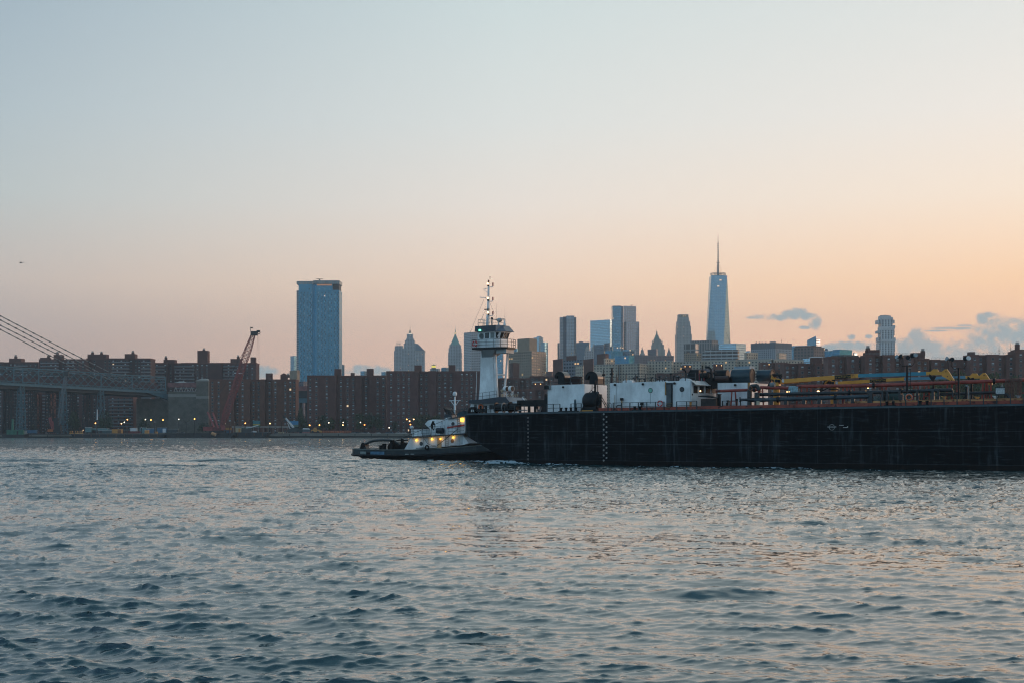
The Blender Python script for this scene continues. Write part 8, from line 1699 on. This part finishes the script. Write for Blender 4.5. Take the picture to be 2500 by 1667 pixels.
# radar platform
q = B(1218,786,9.5); mb = MB(); mb.tube((q.x-.05,9.5,rz1),(q.x-.05,9.5,q.z-.1),.12,None,8); mb.tube((q.x-.5,9.5,rz1),(q.x-.1,9.5,q.z-.4),.05,None,5); mb.tube((q.x+.5,9.5,rz1),(q.x,9.5,q.z-.4),.05,None,5); TB(mb, 'radar_stand', lg, wh)
TB(MB().ball((q.x+.1,9.5,BZ(782,q.x,9.5)),.42,12,8,0,.8), 'radar_gearbox', mat('radar_grey', (.38,.40,.40), .5), wh); TB(MB().box(q.x-1.0,q.x+1.0,9.3,9.45,BZ(780.5,q.x,9.5),BZ(779,q.x,9.5)), 'radar_scanner', greyp, wh)
q = B(1201,778,9.5); TB(MB().ball((q.x,9.5,q.z),.2).tube((q.x,9.5,rz1),(q.x,9.5,q.z),.05,None,5).tube((q.x,9.5,q.z-.1),(q.x+1.2,9.5,q.z-.3),.035,None,5), 'camera_pod', blackp, wh)
q = B(1232,792,9.0); TB(MB().lathe([(.22,0),(.12,.5),(.06,.7)],(q.x,9.0,rz1+.1),8).tube((q.x-.25,9,rz1+.85),(q.x+.2,9,rz1+.85),.05,None,5), 'horn', lg, wh)
# gear on the lower roof: two round searchlights, railings, lattice
for px, py, s in ((1237,948.5,1),(1250,948,-1)):
    q = B(px, py, 10.5); sl = TB(MB().tube((q.x-.32,10.5,q.z),(q.x+.18,10.35,q.z),.42,.42,16), 'searchlight', tw); TB(MB().tube((q.x+.19,10.34,q.z),(q.x+.24,10.33,q.z),.36,None,14), 'searchlight_lens', blackp, sl)
    TB(MB().tube((q.x,10.5,q.z-.4),(q.x,10.5,BZ(968,q.x,10.5)),.07,None,6).tube((q.x-.3,10.5,q.z-1.1),(q.x+.3,10.5,q.z-.7),.04,None,4).tube((q.x+.3,10.5,q.z-1.1),(q.x-.3,10.5,q.z-.7),.04,None,4), 'searchlight_stand', tw, sl)
q = B(1225.5,953,10); TB(MB().lathe([(.05,-.3),(.2,0),(.24,.12),(.05,.2)],(q.x,10,q.z),10).box(q.x-.12,q.x+.18,9.9,10.1,q.z-1.2,q.z-.45), 'horn', mat('horn_cream', (.45,.36,.26), .5))
mb = MB()
for k in range(7): a, b = B(1238+k*4,968,9.5), B(1240+k*4,962,9.5); mb.tube(a, b, .045, None, 4)
mb.tube(B(1240,963,9.5), B(1264,962.5,9.5), .05, None, 4); TB(mb, 'roof_rack', mat('rack_cream', (.34,.30,.22), .6)); TB(MB().tube(B(1254,952,10.5), B(1254,936,10.5), .03, .015, 4), 'whip_aerial', greyp)
trail([(1153,976),(1178,974.5),(1213,969.5)], 4, 8.2, 1.0, 'roof_railing_aft', 2); TB(MB().tube(B(1162,975,8.4), B(1164,906,8.4), .06, .04, 5), 'flag_staff', lg)
# machinery between tug and deckhouse on the barge's own deck
pb_ = bt('winch_house', 'low black winch housings on the barge deck, left of the left deckhouse', 'winch', UV(1290,3), 3, deck(-2)); u0, u1 = UV(1262,3), UV(1334,3); d = deck(0)
BB(pb_, MB().box(u0,u1,3.0,5.0,d+.9,d+1.75), 'beam', blackp); BB(pb_, MB().side([(UV(1318,2),d+.02),(UV(1335,2),d+.02),(UV(1335,2),d+2.5),(UV(1331,2),d+1.9),(UV(1328,2),d+2.55),(UV(1326,2),d+1.3)],2.2,2.9), 'end_frame', blackp)
for px in (1268,1290,1305): u = UV(px,3); BB(pb_, MB().tube((u,3.2,d),(u,3.2,d+1.0),.2,None,8), 'leg', blackp)
for px, r_ in ((1222,.55),(1240,.5),(1256,.6)): u = UV(px,2.6); BB(pb_, MB().tube((u-.6,2.6,d+.75),(u+.6,2.6,d+.75),r_,None,12), 'winch_drum', blackp); BB(pb_, MB().tube((u-.72,2.6,d+.75),(u-.62,2.6,d+.75),r_+.22,None,12), 'drum_flange', greyp if px == 1240 else blackp)
BB(pb_, MB().box(UV(1205,2.5),UV(1286,2.5),2.5,2.7,d+.25,d+.38), 'bed_rail', greyp); BB(pb_, MB().box(u1-3.4,u1-2.2,5.2,5.6,d+1.1,d+1.5).box(u1-3.2,u1-2.6,5.2,5.6,d+.5,d+1.0), 'white_tarpaulin', mat('tarp_white', (.50,.52,.55), .7))
for px in (1184,1208,1232,1256,1280): u = UV(px,.4); BB(pb_, MB().box(u-.04,u+.04,.35,.43,d+.02,d+1.0), 'rail_post', blackr)
BB(pb_, MB().box(UV(1181,.4),UV(1284,.4),.37,.41,d+.45,d+.49).box(UV(1181,.4),UV(1284,.4),.37,.41,d+.93,d+.98), 'rail_bars', blackr)
